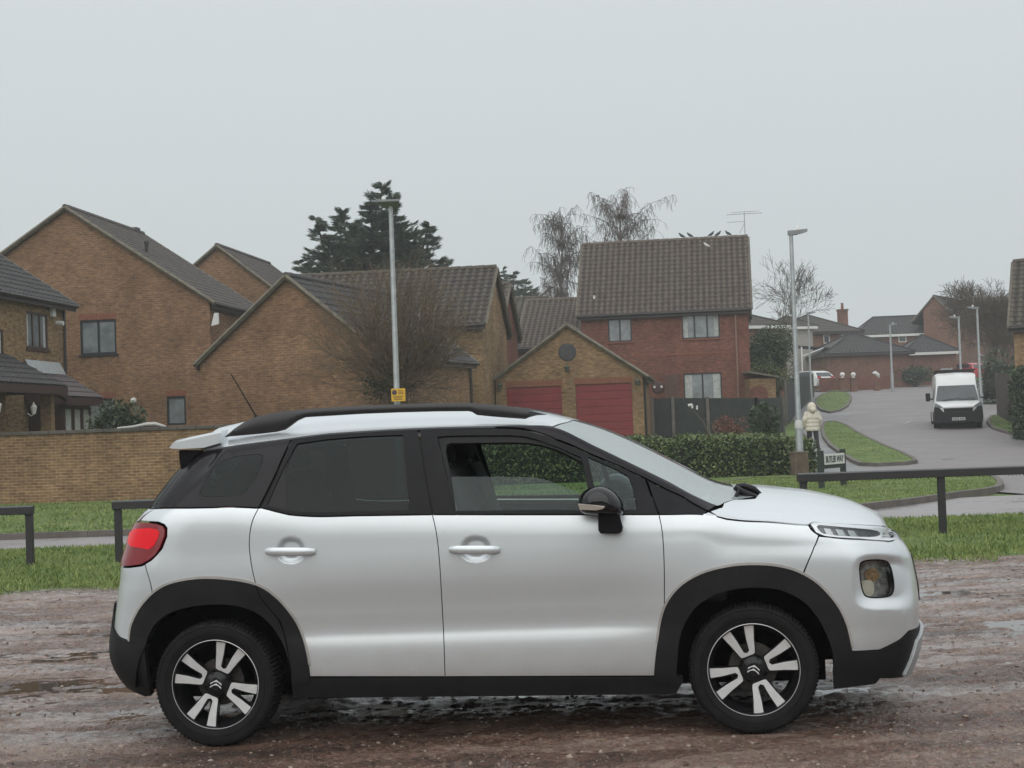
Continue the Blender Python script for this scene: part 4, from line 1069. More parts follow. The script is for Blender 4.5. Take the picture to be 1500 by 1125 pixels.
def leaf_mat(name, c1, c2, rough=.5):
    m, nt, out = new_mat(name); b = N(nt, 'ShaderNodeBsdfPrincipled'); g = N(nt, 'ShaderNodeNewGeometry')
    tc = N(nt, 'ShaderNodeTexCoord'); n1 = N(nt, 'ShaderNodeTexNoise', i_Scale=1.3, i_Detail=3.0); L(nt, tc.outputs['Object'], n1.inputs['Vector'])
    ad = N(nt, 'ShaderNodeMath', operation='MULTIPLY_ADD'); ad.inputs[1].default_value = .65; L(nt, g.outputs['Random Per Island'], ad.inputs[0])
    m3 = N(nt, 'ShaderNodeMath', operation='MULTIPLY_ADD'); m3.inputs[1].default_value = 1.2; m3.inputs[2].default_value = -.42; L(nt, n1.outputs[0], m3.inputs[0]); L(nt, m3.outputs[0], ad.inputs[2])
    cr = N(nt, 'ShaderNodeValToRGB'); e = cr.color_ramp.elements; e[0].color = rgb(c1); e[1].color = rgb(c2); e[0].position = .1; e[1].position = .9; L(nt, ad.outputs[0], cr.inputs[0])
    L(nt, cr.outputs[0], b.inputs['Base Color']); b.inputs['Roughness'].default_value = rough; b.inputs['Specular IOR Level'].default_value = .3
    L(nt, b.outputs[0], out.inputs[0]); MATS[name] = m; return m
GRAVEL = gravel_mat()
ROADM = asphalt_mat('worn_asphalt', (.22, .20, .198), .22)
ROADS = asphalt_mat('side_asphalt', (.185, .168, .165), .5)
PATHM = asphalt_mat('path_asphalt', (.15, .145, .148), .35)
GRASSM = grass_mat('grass_ground', (.075, .085, .030), (.105, .165, .042), (.21, .22, .085))
KERBM = pmat('kerb_concrete', (.115, .10, .088), .8, var=.35, vscale=3, bump=.003, bscale=30)
BRB = brick_mat('brown_brick', (0.227, 0.128, 0.068), (0.170, 0.095, 0.055), (0.225, 0.170, 0.125))
BRY = brick_mat('buff_brick', (0.285, 0.188, 0.096), (0.175, 0.100, 0.054), (0.222, 0.177, 0.120))
BRW = brick_mat('wall_brick', (0.216, 0.132, 0.064), (0.158, 0.085, 0.044), (0.275, 0.215, 0.150), .40)
BRR = brick_mat('red_brick', (0.189, 0.074, 0.053), (0.138, 0.053, 0.041), (0.152, 0.095, 0.078), .3)
BRG = brick_mat('garage_brick', (0.247, 0.161, 0.084), (0.172, 0.101, 0.053), (0.207, 0.155, 0.102), .3)
BRS = pmat('soldier_brick', (.20, .075, .045), .9, var=.4, vscale=14)
BRF = brick_mat('far_brick', (0.194, 0.098, 0.066), (0.158, 0.075, 0.054), (0.168, 0.115, 0.096), .3)
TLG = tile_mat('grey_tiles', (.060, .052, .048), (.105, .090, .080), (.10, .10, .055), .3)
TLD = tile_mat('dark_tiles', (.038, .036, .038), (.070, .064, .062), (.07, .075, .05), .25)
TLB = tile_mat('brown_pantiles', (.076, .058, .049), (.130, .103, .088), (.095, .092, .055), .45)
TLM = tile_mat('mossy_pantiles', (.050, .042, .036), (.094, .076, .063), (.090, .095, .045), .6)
VERGE = pmat('verge_mortar', (.13, .115, .085), .85, var=.4, vscale=5)
FASC = pmat('dark_fascia', (.028, .022, .020), .5, var=.2)
GUT = pmat('gutter_plastic', (.02, .018, .018), .4)
PANE = pmat('window_pane', (.17, .19, .20), .12, var=.4, vscale=1.6, coat=.3)
PANED = pmat('dark_pane', (.03, .035, .038), .08, var=.4, vscale=2, coat=.5)
CURT = pmat('net_curtain', (.38, .39, .38), .8, var=.3, vscale=9)
FRD = pmat('dark_window_frame', (.022, .020, .021), .4)
FRB = pmat('brown_window_frame', (.045, .020, .015), .45)
FRG = pmat('slate_window_frame', (.020, .024, .028), .5, spec=.3)
WHITE = pmat('white_upvc', (.62, .62, .60), .45, var=.08)
GALV = pmat('galvanised_steel', (.36, .38, .385), .42, metal=.55, var=.18, vscale=6)
BARK = pmat('bark', (.075, .060, .048), .9, var=.35, vscale=6)
TWIG = pmat('twigs', (.085, .066, .048), .9, var=.3, vscale=3)
BIRCH = pmat('birch_twigs', (.12, .095, .085), .9, var=.3, vscale=3)

# ---------------------------------------------------------------- ground
def sheet(name, poly, mat, off, step=1.0, kind='structure'):
    ofn = off if callable(off) else (lambda x, y: off)
    lo = np.array(poly).min(0)
    V, Tr, _ = tri_region(resample(poly, step), [], step)
    P = np.stack([V[:, 0], V[:, 1], T(V[:, 0], V[:, 1])+ofn(V[:, 0], V[:, 1])], 1)
    a = P[[t[0] for t in Tr]]; b = P[[t[1] for t in Tr]]; c = P[[t[2] for t in Tr]]
    nz = np.cross(b-a, c-a)[:, 2]; F = np.array([t if z > 0 else (t[0], t[2], t[1]) for t, z in zip(Tr, nz)])
    o = mesh_np(name, P, F, mat, smooth=True); return tag(o, kind=kind)
gx = np.concatenate([[-900, -400, -200, -120], np.arange(-80, 81, 2.0), [120, 200, 400, 900]]); gy = np.concatenate([[-400, -150, -80], np.arange(-50, 220, 1.0), [240, 300, 450, 900]])
X, Y = np.meshgrid(gx, gy, indexing='ij'); Z = T(X, Y)-.03
n1, n2 = X.shape; idx = np.arange(n1*n2).reshape(n1, n2)
Fq = np.stack([idx[:-1, :-1], idx[1:, :-1], idx[1:, 1:], idx[:-1, 1:]], -1).reshape(-1, 4)
tag(mesh_np('ground', np.stack([X, Y, Z], -1).reshape(-1, 3), Fq, GRASSM, smooth=True), kind='structure')
# car park: fine relief where the camera looks, plain beyond
x0, x1, y0, y1 = -7.0, 7.0, 6.0, 17.3
nx, ny = 640, 520
xs = np.linspace(x0, x1, nx); ys = np.linspace(y0, y1, ny); X, Y = np.meshgrid(xs, ys, indexing='ij')
h = .030*(vnoise(X.shape, 3, 7, 1)-.5)+.022*(vnoise(X.shape, 7, 22, 2)-.5)+.020*(vnoise(X.shape, 24, 52, 3)-.5)+.020*(vnoise(X.shape, 50, 120, 4)-.5)+.022*(vnoise(X.shape, 150, 230, 5)-.5)+.014*(vnoise(X.shape, 400, 400, 8)-.5)
# worn wheel ruts across the view
for yc, w, d in ((8.35, .30, .007), (10.2, .35, .008), (11.6, .4, .008), (13.5, .5, .007), (15.0, .4, .006)):
    yy = yc+.35*(vnoise(X.shape, 2, 1, int(yc*10))-.5); h -= d*np.exp(-((Y-yy)/w)**2)
rise = np.interp(ys, [6, 7.5, 8.0, 8.9, 10, 13, 17.3], [.020, .016, .002, -.004, .000, .004, .012])
h += rise[None]
h -= .011*np.exp(-((Y-9.1)/.65)**2)/(1+np.exp(-(X+.6)*3))+.006*np.exp(-((Y-7.75)/.18)**2)/(1+np.exp(-(X-.8)*3))
# tyres press the ground flat
for (wx, wy) in ((-WX, .78), (WX, .78), (-WX, -.78), (WX, -.78)):
    p = c2w((wx, wy, 0)); d2 = ((X-p[0])/.26)**2+((Y-p[1])/.20)**2
    k = np.exp(-d2*.8); h = h*(1-k)+(.004)*k
edge = np.minimum(np.minimum(X-x0, x1-X)/.8, np.minimum(Y-y0, y1-Y)/.4).clip(0, 1)
h = h*edge+.0*(1-edge)
Z = T(X, Y)+h
idx = np.arange(nx*ny).reshape(nx, ny)
Fq = np.stack([idx[:-1, :-1], idx[1:, :-1], idx[1:, 1:], idx[:-1, 1:]], -1).reshape(-1, 4)
V = [np.stack([X, Y, Z], -1).reshape(-1, 3)]; Fs = [Fq]; base = nx*ny
for (a, b, c, d) in ((-60, 60, -45, y0), (-60, x0, y0, y1), (x1, 60, y0, y1)):
    ux = np.unique(np.concatenate([np.linspace(a, b, 40), [t for t in (-8, 8) if a < t < b]])); uy = np.linspace(c, d, 30); A, B = np.meshgrid(ux, uy, indexing='ij')
    V.append(np.stack([A, B, T(A, B)], -1).reshape(-1, 3)); i2 = np.arange(A.size).reshape(A.shape)+base; base += A.size
    Fs.append(np.stack([i2[:-1, :-1], i2[1:, :-1], i2[1:, 1:], i2[:-1, 1:]], -1).reshape(-1, 4))
tag(mesh_np('gravel', np.vstack(V), np.vstack(Fs), GRAVEL, smooth=True), kind='structure')
# standing water fills the hollows
WATER = pmat('puddle_water', (.055, .038, .028), .045, spec=.5, bump=.0006, bscale=9)
wl = -.0135
wxs = np.linspace(-6.9, 6.9, 60); wys = np.linspace(6.2, 16.9, 50); A, B = np.meshgrid(wxs, wys, indexing='ij')
i2 = np.arange(A.size).reshape(A.shape)
tag(mesh_np('water', np.stack([A, B, T(A, B)+wl], -1).reshape(-1, 3), np.stack([i2[:-1, :-1], i2[1:, :-1], i2[1:, 1:], i2[:-1, 1:]], -1).reshape(-1, 4), WATER, smooth=True), kind='structure')
# loose stones
def ico(r, seed):
    bm = bmesh.new(); bmesh.ops.create_icosphere(bm, subdivisions=1, radius=r); vs = [v.co.copy() for v in bm.verts]; fs = [[v.index for v in f.verts] for f in bm.faces]; bm.free(); return np.array(vs), np.array(fs)
STONEM = leaf_mat('stone', (.06, .035, .024), (.34, .27, .22), .45)
iv, if_ = ico(1, 0); ns = 22000
sx = rng.uniform(-6, 6, ns); sy = 6.6+10.5*rng.random(ns)**1.4; sr = .003+.012*rng.random(ns)**3.5
hz = h[np.clip(((sx-x0)/(x1-x0)*(nx-1)).astype(int), 0, nx-1), np.clip(((sy-y0)/(y1-y0)*(ny-1)).astype(int), 0, ny-1)]
sz = T(sx, sy)+hz
sc3 = rng.uniform(.6, 1.3, (ns, 1, 3)); an = rng.uniform(0, 6.28, ns); ca, sa = np.cos(an), np.sin(an)
P = iv[None]*sc3*sr[:, None, None]*(1+.25*rng.standard_normal((ns, len(iv), 1)).clip(-1, 1)); P = np.stack([P[..., 0]*ca[:, None]-P[..., 1]*sa[:, None], P[..., 0]*sa[:, None]+P[..., 1]*ca[:, None], P[..., 2]*.65], -1)+np.stack([sx, sy, sz], -1)[:, None]
FF = (if_[None]+(np.arange(ns)*len(iv))[:, None, None]).reshape(-1, 3)
tag(mesh_np('loose_stones', P.reshape(-1, 3), FF, STONEM), 'small wet stones scattered over the red brown gravel', 'stones', kind='stuff')

def grass_strip(name, poly, off): return sheet(name, poly, GRASSM, off, 1.0)
sheet('road', [(-60, 23.7), (60, 23.7), (60, 30), (10, 30), (3, 28.8), (3, 26.75), (-60, 26.75)], ROADM, .0, 1.5)
# side road and pavements beyond the junction
side = [G(*p)[:2] for p in [(1186, 700), (1192, 668), (1182, 640), (1150, 600), (1150, 580), (1215, 567), (1300, 561), (1400, 557.5), (1530, 556)]]
side = [(9.8, 26.75)]+[tuple(s) for s in side]+[(52, side[-1][1]), (44, 60), (40, 26.75)]
sheet('side_road', side, ROADS, .004, 1.5)
pav = [tuple(G(*p)[:2]) for p in [(1188, 703), (1194, 668), (1184, 640), (1152, 600), (1152, 581), (1190, 571), (1206, 574), (1189, 592), (1205, 609), (1246, 604), (1246, 611), (1200, 621), (1207, 651), (1240, 676), (1265, 687), (1300, 688), (1300, 699), (1240, 704)]]
sheet('pavement', pav, PATHM, .013, 1.2)
def raised(name, pxs, kerbw=.13, h=.11, world=None, closed=True, it=1):
    w = world or [tuple(G(*p)[:2]) for p in pxs]
    if it: w = smooth_closed(w, it)
    w = [tuple(p) for p in resample(w, .8)]
    inn = [tuple(p) for p in shrink(np.array(w), kerbw, False)]
    m = MB(); n = len(w)
    def z(p, o): return (p[0], p[1], float(T(p[0], p[1]))+o)
    for i in range(n):
        j = (i+1) % n
        m.quad(z(w[i], -.05), z(w[j], -.05), z(w[j], h), z(w[i], h)); m.quad(z(w[i], h), z(w[j], h), z(inn[j], h), z(inn[i], h))
    tag(m.build('kerb', KERBM, recalc=True), kind='structure')
    tag(sheet('verge', inn, GRASSM, h-.012, .9), kind='structure'); return inn
ISL = raised('verge', [(1060, 704), (1240, 706), (1330, 700), (1425, 697), (1458, 702), (1474, 714), (1462, 722), (1400, 730), (1350, 738), (1290, 745.5), (1240, 751), (1150, 756), (1000, 760)])
PT1 = raised('verge', [(1201, 621), (1225, 619), (1249, 628), (1287, 652), (1340, 673), (1346, 681), (1265, 685), (1240, 675), (1207, 650)])
PT2 = raised('verge', [(1189, 590), (1207, 576), (1244, 576), (1249, 584), (1240, 601), (1207, 607.5)])
PT3 = raised('verge', [(1206, 573.5), (1245, 568.5), (1276, 569.5), (1250, 573), (1225, 576)])
PT4 = raised('verge', [(1442, 625), (1453, 608), (1540, 606), (1560, 660), (1500, 644)])
# near verge either side of the railings, and the lawn up to the wall
NV = [(-60, 17.0), (60, 16.7), (60, 23.7), (-60, 23.7)]
V_ = []
xx = np.arange(-30, 30.1, .35)
edge_pts = [(x, 16.95+.35*math.sin(x*1.3)+.2*math.sin(x*3.7+1)+.12*math.sin(x*9.1)) for x in xx]
nearv = edge_pts+[(30, 23.6), (-30, 23.6)]
sheet('verge', nearv, GRASSM, lambda x, y: -.022+.065*np.clip((y-17.05-.3*np.sin(x*1.3))/1.0, 0, 1), .5)
m = MB()
for (ya, sg) in ((26.75, 1), (23.6, -1)):
    for i in range(-30, 3):
        if sg < 0: continue
        m.bbox((i+.003, ya, -.05), (i+.997, ya+.13, .10))
tag(m.build('kerb', KERBM), kind='structure')
sheet('lawn', [(-60, 26.9), (3.0, 26.9), (3.2, 30), (7.6, 36), (8.2, 43), (-60, 43)], GRASSM, .07, 1.5)
def blades(name, polys, dens, hgt, wid, off, mat, label):
    Vs = []
    for poly, dn, hg in polys:
        P = np.array(poly); lo, hi = P.min(0), P.max(0); A = (hi-lo).prod(); n = int(A*dn)
        q = lo+rng.random((n, 2))*(hi-lo); q = q[in_poly_np(q[:, 0], q[:, 1], poly)]
        cl = vnoise((64, 64), 14, 14, 9); k = cl[(q[:, 0]*3.1 % 64).astype(int), (q[:, 1]*3.1 % 64).astype(int)]
        q = q[rng.random(len(q)) < .12+k*1.25]; n = len(q)
        z = T(q[:, 0], q[:, 1])+off; a = rng.uniform(0, 6.28, n); hh = hg*(.5+rng.random(n)); w = wid*(.6+.8*rng.random(n))
        d = np.stack([np.cos(a), np.sin(a)], 1)*w[:, None]; l = rng.normal(0, .45, (n, 2))*hh[:, None]
        b = np.stack([np.column_stack([q-d, z]), np.column_stack([q+d, z]), np.column_stack([q+l, z+hh])], 1); Vs.append(b)
    V = np.vstack(Vs); o = mesh_np(name, V.reshape(-1, 3), np.arange(len(V)*3).reshape(-1, 3), mat)
    return tag(o, label, 'grass', kind='stuff')
GLEAF = leaf_mat('grass_blades', (.060, .120, .020), (.26, .30, .095), .6)
vis = [(-8.5, 16.8)]+[(p[0], p[1]-.42+.2*math.sin(p[0]*5.1)) for p in edge_pts if -8.4 < p[0] < 8.4]+[(8.5, 16.8), (9.5, 23.6), (-9.5, 23.6)]
blades('grass', [(vis, 760, .042)], 0, 0, .008, .04, GLEAF, 'short rough grass along the edge of the gravel under the black railings')
isl2 = [tuple(p) for p in ISL]
blades('grass', [([(-13, 27), (3.0, 27), (3.2, 30), (7.4, 36), (8.0, 41), (-15, 41)], 120, .045), (isl2, 420, .04), (PT1, 130, .045), (PT2, 60, .045), (PT4, 90, .045)], 0, 0, .014, .08, GLEAF, 'mown grass of the lawn and verges beyond the wet road')
# road paint, worn
m = MB()
def mark(a, b, w):
    p, q = G(*a), G(*b); d = (q-p)[:2]; l = np.linalg.norm(d); n = np.array([-d[1], d[0]])/l*w/2
    m.quad(*[(p[0]+s*n[0], p[1]+s*n[1], float(T(p[0], p[1]))+.022) for s in (-1, 1)], *[(q[0]+s*n[0], q[1]+s*n[1], float(T(q[0], q[1]))+.022) for s in (1, -1)])
mark((1337, 610), (1352, 609.5), .12); mark((1325, 622), (1335, 617), .12); mark((1380, 673), (1398, 672.5), .2)
tag(m.build('road_marking', pmat('worn_paint', (.32, .31, .30), .6, var=.3)), kind='structure')

# ---------------------------------------------------------------- builders
class Fr:
    def __init__(s, px, py, Y, rz):
        p = at(px, py, Y); s.O = np.array([p[0], p[1]]); s.rz = R(rz); s.base = float(T(p[0], p[1]))
        s.ex = np.array([math.cos(s.rz), math.sin(s.rz)]); s.ey = np.array([-math.sin(s.rz), math.cos(s.rz)])
    def xz(s, px, py, dep=0.0):
        d = ray(px, py); t = (dep-((CAM[:2]-s.O)@s.ey))/(d[:2]@s.ey); p = CAM+d*t
        return float((p[:2]-s.O)@s.ex), float(p[2]-s.base)
    def thing(s, name, label, cat, group=None):
        return empty(name, (s.O[0], s.O[1], s.base), s.rz, label, cat, group)
def face_y(m, poly, holes, y, depth=.09, sgn=-1):
    """wall face in the xz plane at y with window openings and their reveals"""
    V, Tr, LP = tri_region(np.array(poly), [np.array(h) for h in holes], 1e3)
    vs = [(p[0], y, p[1]) for p in V]
    m.add(vs, [tuple(t) for t in Tr])
    for h in holes:
        n = len(h)
        for i in range(n):
            a, b = h[i], h[(i+1) % n]; m.quad((a[0], y, a[1]), (b[0], y, b[1]), (b[0], y-sgn*depth, b[1]), (a[0], y-sgn*depth, a[1]))
def tiles(m, e0, e1, r1, r0, per=.30, course=.33, amp=.025, step=.022, ns=6):
    e0, e1, r0, r1 = [np.array(p, float) for p in (e0, e1, r0, r1)]
    Lw = np.linalg.norm(e1-e0); Ls = np.linalg.norm((r0+r1)/2-(e0+e1)/2)
    nrm = np.cross(e1-e0, r0-e0); nrm /= np.linalg.norm(nrm)
    if nrm[2] < 0: nrm = -nrm
    nu = max(2, int(Lw/per)*ns); nc = max(1, int(Ls/course))
    us = np.linspace(0, 1, nu+1); vv = []
    for c in range(nc): vv += [(c/nc, 1.0), ((c+.96)/nc, 0.0)]
    vv = np.array(vv); U, Vv = np.meshgrid(us, vv[:, 0], indexing='ij'); lift = np.meshgrid(us, vv[:, 1], indexing='ij')[1]
    B = (e0*(1-U[..., None])+e1*U[..., None])*(1-Vv[..., None])+(r0*(1-U[..., None])+r1*U[..., None])*Vv[..., None]
    ph = U*Lw/per*2*PI; w = amp*(.5+.5*np.sin(ph))**1.6
    B = B+nrm*(w+step*lift)[..., None]
    a, b = U.shape; i = np.arange(a*b).reshape(a, b)
    F = np.stack([i[:-1, :-1], i[1:, :-1], i[1:, 1:], i[:-1, 1:]], -1).reshape(-1, 4)
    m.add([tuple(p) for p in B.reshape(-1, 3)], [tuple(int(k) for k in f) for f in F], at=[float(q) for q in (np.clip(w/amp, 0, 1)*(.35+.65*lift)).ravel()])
def slab(m, pts, t):
    p = [np.array(q, float) for q in pts]; n = np.cross(p[1]-p[0], p[2]-p[0]); n /= np.linalg.norm(n)
    if n[2] < 0: n = -n
    m.add([tuple(q) for q in p]+[tuple(q-n*t) for q in p], [(0, 1, 2, 3), (7, 6, 5, 4), (0, 4, 5, 1), (1, 5, 6, 2), (2, 6, 7, 3), (3, 7, 4, 0)])
def gable_roof(par, x0, x1, y0, y1, ze, zr, axis, tm, ov=.25, per=.30, course=.33, amp=.025, verge=None, gutter=True, xm=None, ove=.3, barge=None):
    """pitched roof; axis is the ridge direction"""
    if axis == 'x': sw = lambda p: p; a0, a1, b0, b1 = x0, x1, y0, y1
    else: sw = lambda p: (p[1], p[0], p[2]); a0, a1, b0, b1 = y0, y1, x0, x1
    bm_ = (b0+b1)/2 if xm is None else xm
    k0 = (zr-ze)/(bm_-b0); k1 = (zr-ze)/(b1-bm_); A0, A1 = a0-ov, a1+ov
    E0 = (b0-ove, ze-ove*k0); E1 = (b1+ove, ze-ove*k1)
    m = MB(); s = MB()
    for (bb, zz) in (E0, E1):
        q = [sw((A0, bb, zz)), sw((A1, bb, zz)), sw((A1, bm_, zr)), sw((A0, bm_, zr))]
        tiles(m, *q, per=per, course=course, amp=amp); slab(m, q, .07)
    # ridge tiles
    nseg = max(1, int((A1-A0)/.45))
    for k in range(nseg):
        a, b = A0+(A1-A0)*k/nseg, A0+(A1-A0)*(k+1)/nseg
        m.tube([sw((a, bm_, zr+.0)), sw((b-.01, bm_, zr+.008))], [.105, .115], 8)
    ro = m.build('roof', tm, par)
    for A in (A0, A1):
        v = MB()
        for (bb, zz) in (E0, E1):
            p0 = np.array(sw((A, bb, zz))); p1 = np.array(sw((A, bm_, zr)))
            v.tube([p0+np.array([0, 0, -.03]), p1+np.array([0, 0, -.02])], .075, 4)
        v.build('bargeboard', verge or VERGE, par)
    if gutter:
        for (bb, zz) in (E0, E1):
            g = MB(); g.tube([sw((A0, bb, zz-.04)), sw((A1, bb, zz-.04))], .06, 8); g.build('gutter', GUT, par, auto=40)
        for (bb, zz), sg in ((E0, 1), (E1, -1)):
            f = MB(); c = [(A0+A1)/2, bb+sg*.07, zz-.10]; d = [A1-A0, .03, .20]
            p = sw(tuple(c)); q = d if axis == 'x' else [d[1], d[0], d[2]]
            f.box(p, q); f.build('fascia', FASC, par)
    return ro
def walls(par, poly_front, holes, D, mat, y0=0.0):
    """poly_front: (x,z) loop; extruded back by D; front face carries the openings"""
    m = MB(); face_y(m, poly_front, holes, y0)
    n = len(poly_front)
    m.add([(x, y0+D, z) for x, z in poly_front], [tuple(range(n))])
    for i in range(n):
        a, b = poly_front[i], poly_front[(i+1) % n]
        m.quad((a[0], y0, a[1]), (b[0], y0, b[1]), (b[0], y0+D, b[1]), (a[0], y0+D, a[1]))
    return m.build('wall', mat, par, recalc=True)
def window(par, rect, y, frame, cols=2, rows=1, pane=PANE, fw=.065, curtain=False, name='window', sill=None, sgn=-1, bars=None):
    x0, z0, x1, z1 = rect; yy = y-sgn*.05; m = MB()
    def bar(a, b, c, d, pr=0): m.bbox((a, yy-.03+pr, b), (c, yy+.03, d))
    bar(x0, z0, x1, z0+fw); bar(x0, z1-fw, x1, z1); bar(x0, z0+fw, x0+fw, z1-fw); bar(x1-fw, z0+fw, x1, z1-fw)
    cs = [x0+(x1-x0)*k/cols for k in range(cols+1)]
    for c in cs[1:-1]: bar(c-fw*.55, z0+fw, c+fw*.55, z1-fw, .004)
    for r in range(1, rows): zc = z0+(z1-z0)*r/rows; bar(x0+fw, zc-fw*.3, x1-fw, zc+fw*.3, .008)
    if bars:
        nb, mb_ = bars
        for k in range(1, nb): c = x0+(x1-x0)*k/nb; bar(c-.012, z0+fw, c+.012, z1-fw, .012)
        for k in range(1, mb_): c = z0+(z1-z0)*k/mb_; bar(x0+fw, c-.012, x1-fw, c+.012, .014)
    o = m.build(name, frame, par)
    p = MB()
    p.bbox((x0+fw*.5, yy+.006, z0+fw*.5), (x1-fw*.5, yy+.016, z1-fw*.5)); p.build('pane', pane, o)
    if curtain:
        c = MB()
        for k in range(cols):
            a, b = cs[k]+fw, cs[k+1]-fw
            for s_ in ((0,) if k == 0 else ())+((1,) if k == cols-1 else ()):
                w = (b-a)*(.45 if curtain is True else curtain); u0 = a if s_ == 0 else b-w; nn = 8
                vs = []
                for t in range(nn+1):
                    xx = u0+w*t/nn; vs += [(xx, yy+.0035-.002*(t % 2), z0+fw), (xx, yy+.0035-.002*(t % 2), z1-fw)]
                c.add(vs, [(2*t, 2*t+1, 2*t+3, 2*t+2) for t in range(nn)])
        c.build('curtain', CURT, o)
    if sill:
        s_ = MB(); s_.bbox((x0-.06, y+sgn*.05, z0-.07), (x1+.06, y-sgn*.02, z0-.004)); s_.build('sill', sill, o)
    return o
def rect_px(fr, a, b, c, d, dep=0):
    """opening from its photo box: left, top, right, bottom"""
    x0, z1 = fr.xz(a, b, dep); x1, z0 = fr.xz(c, d, dep); return (x0, z0, x1, z1)
def hole(r): return [(r[0], r[1]), (r[2], r[1]), (r[2], r[3]), (r[0], r[3])]
def lintel(par, r, y=0, h=.20, mat=None, sgn=-1):
    m = MB(); n = max(3, int((r[2]-r[0]+.1)/.085)); w = (r[2]-r[0]+.1)/n
    for k in range(n): m.bbox((r[0]-.05+k*w+.006, y+sgn*.006, r[3]+.01), (r[0]-.05+(k+1)*w-.006, y-sgn*.02, r[3]+.01+h))
    return m.build('lintel', mat or BRS, par)
def gable_front_house(fr, label, apex, eave_l, eave_r, D, wallm, tilem, name='brick_house', cat='house', wins=(), ze=None, group=None, ov=.15, ove=.22, **kw):
    t = fr.thing(name, label, cat, group)
    xa, za = fr.xz(*apex); xl, zl = fr.xz(*eave_l); xr, zr_ = fr.xz(*eave_r)
    ze = zr_ if ze is None else ze
    za -= .08; xl += ove; xr -= ove
    k = (za-ze)/(xr+ove-xa); ze2 = ze+ove*k
    poly = [(xl, -1), (xr, -1), (xr, ze2), (xa, za), (xl, za-(xa-xl)*k)]
    zl2 = za-(xa-xl)*k
    hs = []; 
    for w in wins: hs.append(hole(w['r']))
    walls(t, poly, hs, D, wallm)
    for w in wins:
        window(t, w['r'], 0, w.get('f', FRG), w.get('c', 2), pane=w.get('p', PANE), curtain=w.get('cu', False), name=w.get('n', 'window'), sill=w.get('s'))
        if w.get('l', True): lintel(t, w['r'])
    gable_roof(t, xl, xr, 0, D, ze2+.02, za+.06, 'y', tilem, ov=ov, xm=xa, ove=ove, **kw) if abs(zl2-ze2) < .35 else gable_roof(t, xa-(xr-xa), xr, 0, D, ze2+.02, za+.06, 'y', tilem, ov=ov, xm=xa, ove=ove, **kw)
    return t, (xl, xr, xa, ze2, za)

# ---------------------------------------------------------------- the brown gabled house on the left
fB = Fr(150, 500, 56, -6)
rB = rect_px(fB, 117, 469.5, 171, 518); rB2 = rect_px(fB, 128, 585, 169.5, 636); rB3 = rect_px(fB, 244, 581, 273, 622)
hB, dB = gable_front_house(fB, 'tall brown brick house with a broad gable end and one two-pane window high up', (97, 303), (-120, 452), (316, 444), 7.8, BRB, TLG,
    wins=[dict(r=rB, s=FRG), dict(r=rB2, c=1), dict(r=rB3, c=1)], per=.30, course=.30)
def small(par, name, mat, fn, **kw):
    m = MB(); fn(m); return m.build(name, mat, par, **kw)
x, z = fB.xz(315.5, 468, -.05); small(hB, 'alarm_box', WHITE, lambda m: m.prism([(x-.14, z-.22), (x+.12, z-.16), (x+.12, z+.22), (x-.02, z+.22)], -.10, -.01))
x, z = fB.xz(196, 587); small(hB, 'wall_lamp', WHITE, lambda m: m.lathe([(0, -.12), (.06, -.11), (.10, -.07), (.11, -.02), (.10, 0)], 16, 'y', (x, 0, z)), auto=40)
x, z = fB.xz(215, 372, 1.9); small(hB, 'vent_pipe', GUT, lambda m: (m.tube([(x, 1.9, z-.2), (x, 1.9, z+.42)], .06, 10), m.tube([(x, 1.9, z+.34), (x, 1.9, z+.44)], .085, 10)))
x, z = fB.xz(200, 338, 7.2); small(hB, 'ridge_vent', GUT, lambda m: m.box((dB[2], 7.2, dB[4]+.14), (.2, .4, .16)))
fB2 = Fr(330, 420, 70, -7)
hB2, _ = gable_front_house(fB2, 'plain brown brick gable house peeping between two nearer roofs under the conifer', (318.5, 359), (240, 415), (400, 421), 8, BRB, TLG)

# ---------------------------------------------------------------- leftmost house, seen along its front
fA = Fr(100, 500, 50, 84)
tA = fA.thing('brick_house', 'buff brick house at the left edge with brown canopies over its porch and bay', 'house')
xe, ze = fA.xz(100, 447); xn = -9.0
wA1 = rect_px(fA, 38, 455, 71, 511); wA1 = (wA1[0], fA.xz(38, 509)[1], wA1[2], fA.xz(38, 455)[1])
wA0 = rect_px(fA, -14, 480, 6, 522); wA0 = (wA0[0], fA.xz(6, 524)[1], wA0[2], fA.xz(6, 483)[1])
walls(tA, [(xn, -1), (xe-.25, -1), (xe-.25, ze+.05), (xn, ze+.05)], [hole(wA1), hole(wA0)], 7.5, BRY)
window(tA, wA1, 0, FRB, 3, pane=PANE, curtain=True, sill=FRB); window(tA, wA0, 0, FRB, 2, curtain=True, sill=FRB)
m = MB(); m.add([(xe-.25, 0, ze), (xe-.25, 7.5, ze), (xe-.25, 3.75, ze+2.5)], [(0, 1, 2)]); m.build('gable_wall', BRY, tA)
gable_roof(tA, xn, xe-.3, 0, 7.5, ze+.18, ze+2.72, 'x', TLD, ov=.3, ove=.30)
small(tA, 'downpipe', GUT, lambda m: m.tube([(xe-.5, -.06, ze), (xe-.5, -.06, 1.6)], .04, 8))
x, z = fA.xz(76, 457, -.02); small(tA, 'alarm_box', WHITE, lambda m: m.bbox((x-.12, -.10, z-.14), (x+.12, -.01, z+.14)))
x, z = fA.xz(86, 473, -.1); small(tA, 'security_camera', WHITE, lambda m: (m.tube([(x, -.02, z), (x, -.25, z-.02)], .07, 10), m.tube([(x, -.02, z+.02), (x, -.12, z)], .03, 8)), auto=50)
